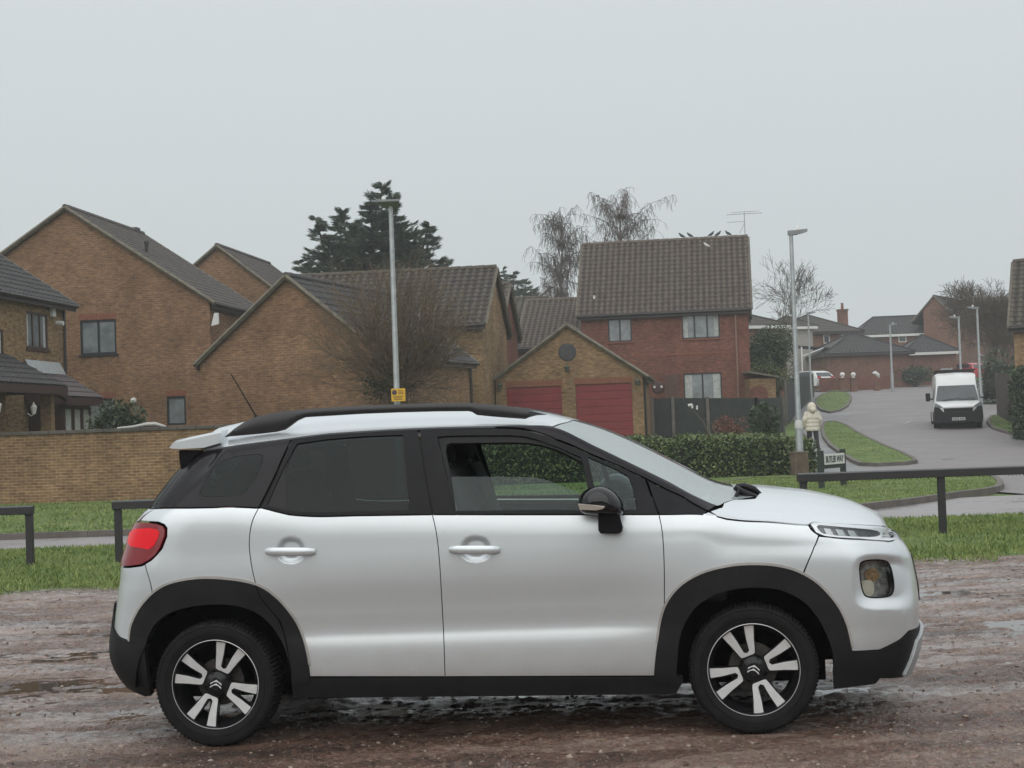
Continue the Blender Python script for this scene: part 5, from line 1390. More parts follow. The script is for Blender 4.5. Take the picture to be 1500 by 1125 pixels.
# bay with its own tiled canopy
def leanto(par, xa, xb, proj_, ztop, zlow, tilem, extra=.2):
    m = MB(); q = [(xa-extra, -proj_-.25, zlow), (xb+extra, -proj_-.25, zlow), (xb+extra, -.02, ztop), (xa-extra, -.02, ztop)]
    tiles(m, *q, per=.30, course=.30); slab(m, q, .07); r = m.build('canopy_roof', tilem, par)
    f = MB(); f.bbox((xa-extra, -proj_-.27, zlow-.24), (xb+extra, -proj_-.20, zlow-.03))
    for s in (xa-extra+.03, xb+extra-.03): f.prism([(0, 0)], 0, 0) if False else f.add([(s-.02, -proj_-.2, zlow-.2), (s-.02, -.02, zlow-.2), (s-.02, -.02, ztop-.08), (s+.02, -proj_-.2, zlow-.2), (s+.02, -.02, zlow-.2), (s+.02, -.02, ztop-.08)], [(0, 1, 2), (5, 4, 3), (0, 3, 4, 1), (1, 4, 5, 2), (2, 5, 3, 0)])
    f.build('fascia', pmat('maroon_board', (.045, .022, .022), .5, var=.2), par); return r
xb0, zt = fA.xz(34, 539); xb1, _ = fA.xz(70, 547); zlow = fA.xz(83, 583, -1.2)[1]
leanto(tA, -3.3, -.9, 1.05, zt-.05, zlow+.05, pmat('brown_canopy_tiles', (.06, .042, .042), .55, var=.25, vscale=3))
small(tA, 'flashing', GALV, lambda m: m.add([(-3.4, -.02, zt+.25), (-.8, -.02, zt+.25), (-.8, -.22, zt-.12), (-3.4, -.22, zt-.12)], [(0, 1, 2, 3)]))
m = MB(); m.bbox((-3.2, -1.0, -1), (-1.0, -.01, .75)); m.build('bay_wall', BRY, tA)
m = MB(); m.bbox((-3.2, -1.0, .75), (-1.0, -.01, zlow-.15)); m.build('bay_core', FRB, tA)
for k in range(3):
    a = -3.12+k*.70; window(tA, (a, .80, a+.66, zlow-.22), -1.06, FRB, 1, pane=CURT, fw=.07)
sideb = MB()
for (a, b) in ((-.92, -.52), (-.46, -.08)): sideb.bbox((-1.0, a, .85), (-.985, b, zlow-.25))
sideb.build('side_pane', CURT, tA)
# porch
leanto(tA, -9, -4.9, 1.5, zt+.35, zlow+.30, TLD)
m = MB(); m.bbox((-5.15, -1.45, -1), (-4.9, -1.15, zlow+.1)); m.build('porch_pier', BRY, tA)
m = MB(); m.bbox((-6.4, -.06, 0), (-5.4, -.012, 2.1)); m.build('door', pmat('maroon_door', (.07, .018, .018), .35), tA)
for (px_, py_) in ((51, 598), (-1, 595)):
    x, z = fA.xz(px_, py_, -1.65)
    def lant(m): m.lathe([(0, -.16), (.05, -.15), (.085, .02), (.095, .03), (.03, .11), (.01, .17), (0, .17)], 6, 'z', (x, -1.62, z)); m.tube([(x, -1.62, z-.15), (x, -1.55, z-.2), (x, -1.44, z-.12)], .015, 6)
    small(tA, 'porch_lantern', pmat('lantern_white', (.55, .54, .50), .4), lant)

# ---------------------------------------------------------------- wing with big blank gable behind the wall
fC = Fr(275, 560, 49.5, -17)
hC, dC = gable_front_house(fC, 'brown brick building with a large blank gable wall and no windows', (421, 403), (268, 537), (566, 520), 8.4, BRB, TLD, per=.30, course=.33)
x, z = fC.xz(725, 533, 8.2)
small(hC, 'downpipe', GUT, lambda m: m.tube([(dC[1]+.06, 8.2, dC[3]-.1), (dC[1]+.06, 8.2, -.5)], .045, 8))
# ---------------------------------------------------------------- tiled house right behind it
def side_house(fr, label, ridge_l, ridge_r, eave, D, wallm, tilem, name='brick_house', wins=(), ov=.15, depth_front=0, **kw):
    """ridge runs along the front; ridge height taken from the photo at mid depth"""
    t = fr.thing(name, label, 'house')
    xl, _ = fr.xz(*ridge_l, D/2); xr, zr_ = fr.xz(*ridge_r, D/2); _, ze = fr.xz(*eave, -.3)
    k = (zr_-ze)/(D/2+.3); zw = ze+.3*k
    walls(t, [(xl, -2), (xr, -2), (xr, zw-.04), (xl, zw-.04)], [hole(w['r']) for w in wins], D, wallm)
    for x_ in (xl, xr): g = MB(); g.add([(x_, 0, zw-.04), (x_, D, zw-.04), (x_, D/2, zr_-.12)], [(0, 1, 2)]); g.build('gable_wall', wallm, t)
    for w in wins: window(t, w['r'], 0, w.get('f', FRD), w.get('c', 2), pane=w.get('p', PANE), curtain=w.get('cu', False), name=w.get('n', 'window'), sill=w.get('s'), bars=w.get('b'))
    gable_roof(t, xl, xr, 0, D, zw, zr_, 'x', tilem, ov=ov, ove=.3, **kw)
    return t, (xl, xr, zw, zr_)
fD = Fr(600, 500, 59, -7)
hD, dD = side_house(fD, 'house under a broad dark pantiled roof behind the twiggy shrub', (436, 405), (722, 392), (700, 474), 7.0, BRY, TLM, per=.28, course=.32, amp=.045)
fE = Fr(700, 500, 68, -7)
hE, _ = side_house(fE, 'reddish house whose gable just shows past the dark pantiled roof', (600, 424), (742, 416), (735, 484), 6.5, BRR, TLM, per=.34, course=.36, amp=.045)
fH = Fr(770, 480, 84, -6)
wH = rect_px(fH, 754.5, 469, 771, 496)
hH, _ = side_house(fH, 'distant house in the gap left of the garage, white window with square panes', (700, 441), (800, 436), (770, 466), 6, BRR, TLM, wins=[dict(r=wH, f=WHITE, c=1, p=PANED, b=(3, 4), s=WHITE)])
# ---------------------------------------------------------------- red brick house
fG = Fr(900, 560, 76, -8)
wG1 = rect_px(fG, 890, 467.5, 926, 500); wG2 = rect_px(fG, 998, 461, 1055, 494.5); wG3 = rect_px(fG, 1000.5, 547, 1059, 600)
tG, dG = side_house(fG, 'red brick house with a tall brown pantiled roof, birds along its ridge', (857, 357), (1091, 347), (960, 458), 7.2, BRR, TLB,
    wins=[dict(r=wG1, cu=False, s=BRS), dict(r=wG2, c=3, cu=True, s=BRS), dict(r=wG3, c=2, cu=True)], per=.27, course=.30, amp=.055)
x, z = fG.xz(1077, 460); _, z2 = fG.xz(1077, 600); small(tG, 'downpipe', pmat('faded_pipe', (.22, .13, .10), .6), lambda m: m.tube([(x, -.07, z), (x, -.07, z2)], .045, 8))
xa, zb = fG.xz(856, 525); xb, _ = fG.xz(1090, 521); small(tG, 'brick_band', BRS, lambda m: m.bbox((dG[0]+.02, -.018, zb-.02), (dG[1]-.02, .02, zb+.05)))
x, z = fG.xz(872, 447, 1.0)
def vent(m): m.tube([(x, .6, z-.3), (x, .6, z+.42)], .06, 8); m.box((x, .42, z-.12), (.45, .3, .06), M=Matrix.Rotation(R(40), 3, 'X')); m.box((x-.22, .42, z-.08), (.05, .3, .10)); m.box((x+.22, .42, z-.08), (.05, .3, .10))
small(tG, 'vent_pipe', WHITE, vent)
# round wall ornament and trellis
fo = fG; x, z = fG.xz(964, 568)
orn = fG.thing('wall_ornament', 'round dark wall ornament with two pale spots on the red brick wall', 'ornament')
orn.location = (fG.O[0]+fG.ex[0]*x-fG.ey[0]*.02, fG.O[1]+fG.ex[1]*x-fG.ey[1]*.02, fG.base+z)
small(orn, 'disc', pmat('dark_disc', (.05, .018, .022), .6), lambda m: m.lathe([(0, -.06), (.22, -.055), (.27, -.03), (.28, 0)], 24, 'y'))
for s in (-1, 1): small(orn, 'pale_spot', WHITE, lambda m: m.lathe([(0, -.085), (.05, -.08), (.06, -.05)], 12, 'y', (s*.16, 0, .04)))
tr = fG.thing('trellis', 'weathered diamond trellis fixed to the red brick wall beside the round ornament', 'trellis')
xa, za = fG.xz(972, 548); xb, zb = fG.xz(997, 590)
def trel(m):
    n = 7; W_ = xb-xa; H_ = za-zb
    for k in range(-n, n+1):
        for s in (-1, 1):
            p = []
            for t in np.linspace(0, 1, 21):
                u = k/n*W_+t*H_*.75 if s > 0 else W_-(k/n*W_+t*H_*.75)
                if -.001 <= u <= W_+.001: p.append((xa+u, -.03-.006*s, zb+t*H_))
            if len(p) > 1: m.tube([p[0], p[-1]], .010, 4)
small(tr, 'lattice', pmat('trellis_wood', (.16, .12, .10), .9), trel)
# lower wing of that house
fK = Fr(820, 480, 79, -8)
hK, _ = side_house(fK, 'low brown pantiled wing joining the tall red brick house on its left', (775, 441.5), (866, 437), (810, 508), 9.5, BRR, TLB, per=.27, course=.30, amp=.045)
# ---------------------------------------------------------------- double garage
fJ = Fr(830, 560, 61, -7)
gd1 = rect_px(fJ, 742, 568, 825, 640); gd2 = rect_px(fJ, 843, 563.5, 928, 637); gd1 = (gd1[0], -.05, gd1[2], gd1[3]); gd2 = (gd2[0], -.05, gd2[2], gd2[3])
tJ = fJ.thing('double_garage', 'buff brick double garage with two red doors under a plain gable', 'garage')
xa, za = fJ.xz(830, 475.5); xr, zr_ = fJ.xz(941, 545); xl, _ = fJ.xz(742, 548); zr_ = fJ.xz(950, 551)[1]+.12
xl = xa-(xr-xa)
walls(tJ, [(xl, -1), (xr, -1), (xr, zr_), (xa, za-.1), (xl, zr_)], [hole(gd1), hole(gd2)], 5.6, BRG)
gable_roof(tJ, xl, xr, 0, 5.6, zr_+.03, za, 'y', TLB, ov=.12, ove=.22, xm=xa)
REDM = pmat('red_garage_door', (.18, .013, .017), .42, var=.15, vscale=2)
for g_ in (gd1, gd2):
    lintel(tJ, g_, h=.22)
    m = MB(); n = 9; hh = (g_[3]-g_[1])/n
    for k in range(n): m.bbox((g_[0], .055, g_[1]+k*hh+.008), (g_[2], .085, g_[1]+(k+1)*hh-.008))
    m.bbox((g_[0], .08, g_[1]), (g_[2], .10, g_[3]))
    m.build('garage_door', REDM, tJ, bevel=.006)
x, z = fJ.xz(831, 516); small(tJ, 'round_vent', pmat('slate_disc', (.045, .042, .045), .7, var=.3), lambda m: m.lathe([(0, -.03), (.27, -.03), (.33, -.015), (.34, 0)], 28, 'y', (x, 0, z)))
x, z = fJ.xz(831, 540); lampm = pmat('lantern_dark', (.06, .065, .05), .5)
for a in ((831, 540), (733, 566), (934, 560)):
    x, z = fJ.xz(*a); small(tJ, 'wall_lantern', lampm, lambda m: (m.lathe([(0, -.14), (.06, -.12), (.10, .04), (.11, .05), (.04, .12), (0, .15)], 8, 'z', (x, -.18, z)), m.tube([(x, -.18, z+.12), (x, -.1, z+.2), (x, -.01, z+.1)], .02, 6)))
small(tJ, 'downpipe', GUT, lambda m: m.tube([(xr+.06, .15, zr_), (xr+.06, .15, 0)], .04, 8))

# ---------------------------------------------------------------- far houses
def hip_house(fr, label, x0, x1, D, ze, zr, wallm, tilem, name='brick_house', hip=None, wins=(), trim=None, cat='house'):
    t = fr.thing(name, label, cat)
    walls(t, [(x0, -3), (x1, -3), (x1, ze), (x0, ze)], [hole(w) for w in wins], D, wallm)
    for w in wins: window(t, w, 0, WHITE, max(1, int((w[2]-w[0])/.6)), pane=PANED, fw=.08)
    o = .35; h = D/2 if hip is None else hip; m = MB()
    A, B, C_, E = (x0-o, -o, ze), (x1+o, -o, ze), (x1+o, D+o, ze), (x0-o, D+o, ze); r0, r1 = (x0+h, D/2, zr), (x1-h, D/2, zr)
    if x1-x0 < 2*h+.2: r0 = ((x0+x1)/2-.05, D/2, zr); r1 = ((x0+x1)/2+.05, D/2, zr)
    tiles(m, A, B, r1, r0, per=.35, course=.4, amp=.02); tiles(m, C_, E, r0, r1, per=.5, course=.5, amp=.02)
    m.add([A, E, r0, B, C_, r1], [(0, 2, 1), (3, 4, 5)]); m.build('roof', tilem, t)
    v = MB()
    for a, b in ((A, r0), (B, r1), (r0, r1), (E, r0), (C_, r1)): v.tube([a, b], .10, 5)
    v.build('ridge_tiles', tilem, t)
    f = MB(); f.bbox((x0-o, -o, ze-.22), (x1+o, D+o, ze-.01)); f.build('fascia', trim or FASC, t)
    return t
def px_hip(fr, label, xl, xr, eave_y, ridge, D, wallm, tilem, **kw):
    x0, ze = fr.xz(xl, eave_y[0]); x1, ze2 = fr.xz(xr, eave_y[1]); _, zr = fr.xz(*ridge, D/2); wp = kw.pop('winpx', ())
    return hip_house(fr, label, x0, x1, D, (ze+ze2)/2, zr, wallm, tilem, wins=[rect_px(fr, *w) for w in wp], **kw)
f1 = Fr(1235, 500, 140, 12)
px_hip(f1, 'house with a chimney and dark hipped roof far up the side road', 1160, 1258, (487, 485), (1225, 461), 8, BRF, TLG, winpx=[(1232, 490, 1241, 503), (1206, 490, 1216, 503)], hip=3)
ch = f1.thing('chimney_stack', 'stout brick chimney with one pot on the hipped roof beyond the bare tree', 'chimney')
x, z = f1.xz(1234, 458, 4); ch.location = (f1.O[0]+f1.ex[0]*x+f1.ey[0]*4, f1.O[1]+f1.ex[1]*x+f1.ey[1]*4, f1.base+z-1)
small(ch, 'stack', BRF, lambda m: (m.bbox((-.38, -.3, -.8), (.38, .3, 1.15)), m.bbox((-.44, -.36, 1.15), (.44, .36, 1.3)))); small(ch, 'pot', BRS, lambda m: m.lathe([(.13, 0), (.11, .5), (.14, .55)], 12, 'z', (0, 0, 1.3)))
f2 = Fr(1110, 480, 112, 20)
px_hip(f2, 'brown house mostly hidden by the dark evergreen bush beside the tall red house', 1060, 1150, (474, 480), (1105, 455), 7, BRF, TLG, trim=WHITE)
f3 = Fr(1160, 500, 131, 8)
px_hip(f3, 'pale rendered house front with white trim behind the thin lamp post', 1143, 1190, (478, 479), (1166, 463), 5, pmat('pale_render', (.30, .28, .26), .9, var=.1), TLG, trim=WHITE, winpx=[(1152, 484, 1160, 494)])
f4 = Fr(1320, 490, 150, -4)
px_hip(f4, 'long low-roofed house with white-framed windows behind the brick garages', 1258, 1392, (489, 489), (1330, 463), 9, BRF, TLD, trim=WHITE, winpx=[(1316, 491, 1328, 501), (1367, 491, 1380, 500)], hip=2)
f5 = Fr(1276, 530, 126, 4)
px_hip(f5, 'brick garage block under a dark pyramid roof at the bend of the side road', 1212, 1332, (518, 515), (1277, 487), 9, BRF, TLD, name='garage_block', cat='garage')
f6 = Fr(1370, 530, 129, -3)
px_hip(f6, 'second hipped brick garage, to the right of the pyramid roofed one', 1328, 1400, (516, 515), (1352, 491), 7, BRF, TLD, name='garage_block', cat='garage', trim=WHITE)
f7 = Fr(1380, 470, 148, -30)
gable_front_house(f7, 'tall brick house on the skyline near the right edge, its gable end facing the road', (1368, 433), (1349, 462), (1404, 468), 13, BRF, TLD)
f7b = Fr(1450, 470, 158, -5)
side_house(f7b, 'long dark roof behind the bare trees at the top right of the road', (1425, 438), (1500, 440), (1450, 482), 9, BRF, TLD)
f8 = Fr(1489, 480, 62, -21)
side_house(f8, 'buff brick house cut off by the right edge of the photo', (1489, 376), (1660, 372), (1500, 478), 7, BRY, TLM, per=.3, amp=.04)
# porch canopy beside the white car
fp = Fr(1195, 520, 127, 0)
cp = fp.thing('porch_canopy', 'white timber porch canopy above the parked white car', 'canopy')
x, z = fp.xz(1195, 510)
small(cp, 'canopy_roof', TLD, lambda m: slab(m, [(x-1.3, 0, z+.25), (x+1.2, -0, z), (x+1.2, 2, z), (x-1.3, 2, z+.25)], .12)); small(cp, 'canopy_post', WHITE, lambda m: (m.tube([(x-1.1, 0, -1), (x-1.1, 0, z+.15)], .06, 6), m.tube([(x-1.1, 0, z-.6), (x+.6, 0, z)], .05, 6)))

# ---------------------------------------------------------------- walls and fences
def wall_run(name, a, b, z0, h, thick, mat, label, cap=None, cat='wall'):
    a, b = np.array(a[:2], float), np.array(b[:2], float); l = np.linalg.norm(b-a); rz = math.atan2(b[1]-a[1], b[0]-a[0])
    t = empty(name, (a[0], a[1], z0), rz, label, cat)
    m = MB(); m.bbox((0, 0, -1), (l, thick, h)); m.build('wall', mat, t)
    if cap:
        c = MB(); n = max(1, int(l/.45))
        for k in range(n): c.bbox((l*k/n+.004, -.05, h), (l*(k+1)/n-.004, thick+.05, h+.09))
        c.build('coping', cap, t, bevel=.015)
    return t
wa = at(-60, 700, 41.4); wb = at(640, 700, 41.2)
gw = wall_run('garden_wall', wa, wb, 0, 1.80, .23, BRW, 'long brown brick garden wall with a dark coping behind the lawn', pmat('coping_slate', (.075, .065, .055), .8, var=.4, vscale=2))
cv = tag(small(None, 'plastic_sheet', pmat('pale_sheet', (.34, .33, .31), .5), lambda m: m.tube([at(172, 627.5, 41.5), at(195, 625.5, 41.5), at(215, 622, 41.5), at(228, 621.5, 41.5), at(243, 625, 41.5)], [.03, .04, .06, .06, .03], 8, flat=2.0)), 'rumpled pale sheet lying on top of the garden wall', 'sheet')
# dark panel fence in front of the red house
def panel_fence(pts, Ys, ytop, label, mat, hgt=None):
    P = [at(p, yt, Y) for p, yt, Y in zip(pts, ytop, Ys)]
    t = empty('panel_fence', (P[0][0], P[0][1], float(T(P[0][0], P[0][1]))), 0, label, 'fence'); O = t.location
    for i in range(len(P)-1):
        a, b = P[i]-O, P[i+1]-O; d = (b-a); n = max(2, int(d.length/.14)); m = MB()
        for k in range(n):
            u, v = a+d*(k/n), a+d*((k+1)/n); o_ = .012*(k % 2)
            m.add([(u.x, u.y-o_, -.6), (v.x, v.y-o_-.01, -.6), (v.x, v.y-o_-.01, v.z), (u.x, u.y-o_, u.z), (u.x, u.y+.03, -.6), (v.x, v.y+.03, -.6), (v.x, v.y+.03, v.z), (u.x, u.y+.03, u.z)], [(0, 1, 2, 3), (7, 6, 5, 4), (3, 2, 6, 7), (0, 3, 7, 4), (1, 5, 6, 2)])
        m.build('fence_panel', mat, t)
    for p in P:
        q = p-O; m = MB(); m.bbox((q.x-.06, q.y-.07, -.6), (q.x+.06, q.y+.05, q.z+.05)); m.build('fence_post', KERBM, t)
    return t
DKF = pmat('dark_stained_fence', (.022, .026, .024), .8, var=.3, vscale=4)
panel_fence([955, 985, 1036, 1107], [62.5, 62.5, 62.5, 62.5], [584, 583, 583, 583], 'dark stained panel fence in front of the red brick house', DKF)
panel_fence([1107, 1146], [62.5, 70], [584, 582], 'short dark fence run turning back beside the pavement', DKF)
panel_fence([1150, 1168, 1190], [78, 90, 112], [556, 552, 549], 'dark boarded fence running up beside the pavement to the white car', DKF)
panel_fence([1460, 1500, 1560], [78, 66, 58], [548, 545, 540], 'dark brown boarded fence at the right edge beyond the van', pmat('brown_fence', (.05, .035, .028), .85, var=.3))
a, b = at(1203, 560, 121), at(1303, 560, 123)
rw = wall_run('low_wall', a, b, float(T(a[0], a[1])), 1.05, .3, BRR, 'low red wall with white ball finials on its gate piers')
for (px_, py_) in ((1234, 549), (1250, 549)):
    p = at(px_, py_, 120); t = empty('gate_pier', (p[0], p[1], float(T(p[0], p[1]))), 0, 'brick gate pier topped by a white ball, %s of the pair at the bend' % ('left' if px_ < 1240 else 'right'), 'gate pier')
    zz = p[2]-t.location.z
    small(t, 'pier', BRF, lambda m: (m.bbox((-.22, -.22, -.8), (.22, .22, zz-.30)), m.bbox((-.28, -.28, zz-.30), (.28, .28, zz-.22))))
    small(t, 'finial', WHITE, lambda m: m.lathe([(.16, zz-.22), (.08, zz-.17), (.13, zz-.12), (.185, zz-.02), (.185, zz+.06), (.12, zz+.15), (0, zz+.19)], 16), smooth=True)
p = at(1284, 549, 120); t = empty('garden_statue', (p[0], p[1], float(T(p[0], p[1]))), 0, 'small pale bird-like statue on a post in front of the low red wall', 'statue'); zz = p[2]-t.location.z
small(t, 'statue_post', BRF, lambda m: m.bbox((-.2, -.2, -.5), (.2, .2, zz-.4))); small(t, 'figure', WHITE, lambda m: (m.tube([(-.28, 0, zz+.12), (-.10, 0, zz+.15), (.09, 0, zz), (.18, 0, zz-.22)], [.07, .13, .14, .07], 8)), smooth=True)
# roadside railings
RAILM = pmat('black_painted_timber', (.018, .017, .018), .5, var=.3, vscale=5, bump=.002, bscale=40)
def railing(x0, x1, ys, posts, label, Y=20.2):
    p0 = at(x0, interp(ys, x0), Y); p1 = at(x1, interp(ys, x1), Y)
    t = empty('railing', (p0[0], p0[1], float(T(p0[0], Y))), 0, label, 'railing', 'black timber knee railings along the verge'); O = t.location
    m = MB(); q0, q1 = p0-O, p1-O; d = (q1-q0).normalized()
    m.add([(q0.x, -.07, q0.z-.105), (q0.x, .07, q0.z-.105), (q0.x, .07, q0.z), (q0.x, -.07, q0.z-.012), (q1.x, -.07, q1.z-.105), (q1.x, .07, q1.z-.105), (q1.x, .07, q1.z), (q1.x, -.07, q1.z-.012)], [(0, 1, 2, 3), (4, 7, 6, 5), (0, 4, 5, 1), (1, 5, 6, 2), (2, 6, 7, 3), (3, 7, 4, 0)])
    m.build('rail', RAILM, t, bevel=.006, recalc=True)
    dr = MB()
    for k in range(int((q1.x-q0.x)/.045)):
        if random.random() < .6:
            x_ = q0.x+.02+k*.045; zz = q0.z+(q1.z-q0.z)*(x_-q0.x)/(q1.x-q0.x)-.105; dr.lathe([(0, -.016), (.0065, -.009), (.004, .002), (0, .004)], 5, 'z', (x_, -.05, zz))
    dr.build('water_drops', pmat('dark_drops', (.03, .03, .032), .1), t)
    for px_ in posts:
        q = at(px_, interp(ys, px_), Y)-O; m = MB(); zt_ = q.z-.10; m.bbox((q.x-.042, -.042, -.3), (q.x+.042, .042, zt_)); m.build('post', RAILM, t, bevel=.006)
railing(-200, 48, [(-200, 749), (48, 740.5)], [-160, 42.5], 'black timber railing at the left edge of the photo')
railing(165, 560, [(165, 733.5), (560, 720)], [172.5, 375, 545], 'black timber railing that runs behind the tail of the silver car')
railing(1168, 1700, [(1168, 693.5), (1700, 675)], [1176, 1377.5, 1580], 'long black timber railing beyond the bonnet on the right')
# ---------------------------------------------------------------- vegetation
def leafcloud(name, C_, size, mat, parent=None, asp=.5, up=0.0):
    """C_: (n,3) centres -> one leaf-shaped quad each"""
    n = len(C_); a = rng.standard_normal((n, 3)); a[:, 2] += up; a /= np.linalg.norm(a, axis=1)[:, None]
    b = rng.standard_normal((n, 3)); b -= a*(a*b).sum(1)[:, None]; b /= np.linalg.norm(b, axis=1)[:, None]
    s = (size*(.6+.8*rng.random(n)))[:, None] if np.ndim(size) == 0 else (size*(.6+.8*rng.random(n)))[:, None]
    V = np.stack([C_-a*s, C_+b*s*asp, C_+a*s, C_-b*s*asp], 1)
    return mesh_np(name, V.reshape(-1, 3), np.arange(n*4).reshape(-1, 4), mat, parent)
def tubes_np(name, segs, mat, parent=None, n=4):
    """segs: list of (p0, p1, r0, r1) -> one mesh of thin tapering sticks"""
    A = np.array([s[0] for s in segs]); B = np.array([s[1] for s in segs]); ra = np.array([s[2] for s in segs]); rb = np.array([s[3] for s in segs])
    d = B-A; d /= np.maximum(np.linalg.norm(d, axis=1), 1e-6)[:, None]; h = np.where(np.abs(d[:, 2:3]) < .9, [[0, 0, 1.0]], [[1.0, 0, 0]])
    u = np.cross(d, h); u /= np.linalg.norm(u, axis=1)[:, None]; w = np.cross(d, u); V = []
    for k in range(n):
        c, s_ = math.cos(2*PI*k/n), math.sin(2*PI*k/n); V.append(A+(u*c+w*s_)*ra[:, None])
    for k in range(n):
        c, s_ = math.cos(2*PI*k/n), math.sin(2*PI*k/n); V.append(B+(u*c+w*s_)*rb[:, None])
    V = np.stack(V, 1); m = len(segs); base = (np.arange(m)*2*n)[:, None, None]
    F = np.array([[k, (k+1) % n, n+(k+1) % n, n+k] for k in range(n)])[None]+base
    return mesh_np(name, V.reshape(-1, 3), F.reshape(-1, 4), mat, parent)
LF_HEDGE = leaf_mat('hedge_leaves', (.030, .056, .020), (.165, .20, .075), .45)
LF_CON = leaf_mat('conifer_needles', (.034, .056, .040), (.105, .135, .092), .7)
LF_DARK = leaf_mat('evergreen_leaves', (.020, .036, .018), (.070, .095, .045), .5)
LF_LIGHT = leaf_mat('light_leaves', (.05, .075, .02), (.14, .17, .06), .5)
LF_RED = leaf_mat('russet_leaves', (.12, .045, .030), (.22, .10, .06), .6)
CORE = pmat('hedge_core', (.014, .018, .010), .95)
def hedge(name, pts, width, hts, label, mat=LF_HEDGE, dens=520, size=.045, rough=.08, cat='hedge'):
    """pts: world xy polyline (front line), hts: heights along it"""
    t = empty(name, (pts[0][0], pts[0][1], float(T(*pts[0][:2]))), 0, label, cat); O = np.array(t.location)
    P = np.array([p[:2] for p in pts], float); L_ = np.r_[0, np.cumsum(np.linalg.norm(np.diff(P, axis=0), axis=1))]; tot = L_[-1]
    def pos(s):
        return np.stack([np.interp(s, L_, P[:, 0]), np.interp(s, L_, P[:, 1])], -1), np.interp(s, L_, hts)
    n = int(tot*(np.mean(hts)*2+width)*dens); s = rng.random(n)*tot; w = rng.random(n); face = rng.random(n)
    q, hh = pos(s); lump = rough*(np.sin(s*2.1)+np.sin(s*5.3+1)+np.sin(s*9.7+2))*.5
    H = hh+lump*.6; per = 2*H+width; c = face*per
    yo = np.where(c < H, 0, np.where(c < H+width, c-H, width)); zo = np.where(c < H, c, np.where(c < H+width, H, per-c))
    # round the shoulders
    rr = .18; corner = np.clip((zo-(H-rr))/rr, 0, 1); yo = yo+np.where(yo < width/2, 1, -1)*corner**2*rr*.6
    dpt = rng.exponential(.05, n).clip(0, .25)
    yo = yo+np.where(yo < width/2, 1, -1)*dpt+rng.normal(0, .03, n)-lump*.4*(yo < width/2); zo = zo-dpt*(zo > H-.2)+rng.normal(0, .03, n)
    tang = np.gradient(P, axis=0); ti = np.stack([np.interp(s, L_, tang[:, 0]), np.interp(s, L_, tang[:, 1])], -1); ti /= np.linalg.norm(ti, axis=1)[:, None]
    nrm = np.stack([-ti[:, 1], ti[:, 0]], -1)
    X3 = np.column_stack([q+nrm*yo[:, None], T(q[:, 0], q[:, 1])+zo])-O
    leafcloud('leaves', X3, size, mat, t)
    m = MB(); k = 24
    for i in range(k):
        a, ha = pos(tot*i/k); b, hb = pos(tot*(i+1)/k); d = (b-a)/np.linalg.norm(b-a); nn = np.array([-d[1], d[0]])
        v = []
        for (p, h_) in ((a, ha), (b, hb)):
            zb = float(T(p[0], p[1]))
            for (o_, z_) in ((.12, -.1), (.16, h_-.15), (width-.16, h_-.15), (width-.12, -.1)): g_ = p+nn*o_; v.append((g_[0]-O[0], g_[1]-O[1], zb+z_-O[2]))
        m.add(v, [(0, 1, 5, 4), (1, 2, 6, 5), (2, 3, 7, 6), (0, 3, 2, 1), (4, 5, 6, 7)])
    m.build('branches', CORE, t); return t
hp = [at(680, 660, 43.2), at(900, 660, 43.2), at(1100, 660, 43.4), at(1165, 660, 43.8), at(1200, 660, 45.0)]
hedge('hedge', hp, 1.1, [1.20, 1.22, 1.08, 1.0, .88], 'long clipped evergreen hedge behind the bonnet, ending at the tall lamp post', dens=560, size=.05)
hp2 = [at(1118, 640, 47.5), at(1158, 640, 48.5)]
hedge('hedge', hp2, 3.0, [1.05, .95], 'lighter green low hedge between the dark fence and the tall lamp post', LF_LIGHT, 160, .06)
hedge('hedge', [at(1478, 600, 60), at(1560, 600, 52)], 1.2, [2.6, 2.4], 'tall dark clipped hedge at the right edge past the van', LF_DARK, 120, .08)
def bush(name, c, r, label, mat, n=2600, size=.07, cat='bush', core=True, stems=True):
    c = np.array(c, float); r = np.array(r, float); z0 = float(T(c[0], c[1])); t = empty(name, (c[0], c[1], z0), 0, label, cat); O = np.array([c[0], c[1], z0])
    nl = 14; lc = rng.standard_normal((nl, 3)); lc /= np.linalg.norm(lc, axis=1)[:, None]; lr = .35+.3*rng.random(nl); lc = lc*.62
    k = rng.integers(0, nl, n); d = rng.standard_normal((n, 3)); d /= np.linalg.norm(d, axis=1)[:, None]
    P = (lc[k]+d*(lr[k]*(.55+.5*rng.random(n)**.5))[:, None])*r+c
    P[:, 2] = np.maximum(P[:, 2], T(P[:, 0], P[:, 1])+.02)
    leafcloud('leaves', P-O, size, mat, t)
    segs = []
    for i in range(nl*2):
        e = c+(lc[i % nl]*r*(.9+.4*rng.random()))+rng.normal(0, .05, 3); b = np.array([c[0]+rng.normal(0, .1), c[1], z0]); mid = (b+e)/2+rng.normal(0, .08, 3)
        segs += [(b-O, mid-O, .025, .015), (mid-O, e-O, .015, .006)]
    tubes_np('stems', segs, BARK, t)
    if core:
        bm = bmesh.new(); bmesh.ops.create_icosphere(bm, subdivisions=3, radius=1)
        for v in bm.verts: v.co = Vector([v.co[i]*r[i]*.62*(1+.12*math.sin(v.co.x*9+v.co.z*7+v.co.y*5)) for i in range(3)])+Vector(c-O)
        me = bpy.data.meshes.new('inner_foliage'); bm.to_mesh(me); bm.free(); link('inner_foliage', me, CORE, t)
    return t
bush('bush', at(175, 620, 44), (.75, .6, .6), 'leafy green bush peeping over the garden wall under the round wall lamp', LF_DARK, 1600, .06)
bush('bush', at(150, 640, 44.3), (.6, .5, .6), 'small bush over the wall below the lower left window of the brown house', LF_LIGHT, 500, .05, core=False)
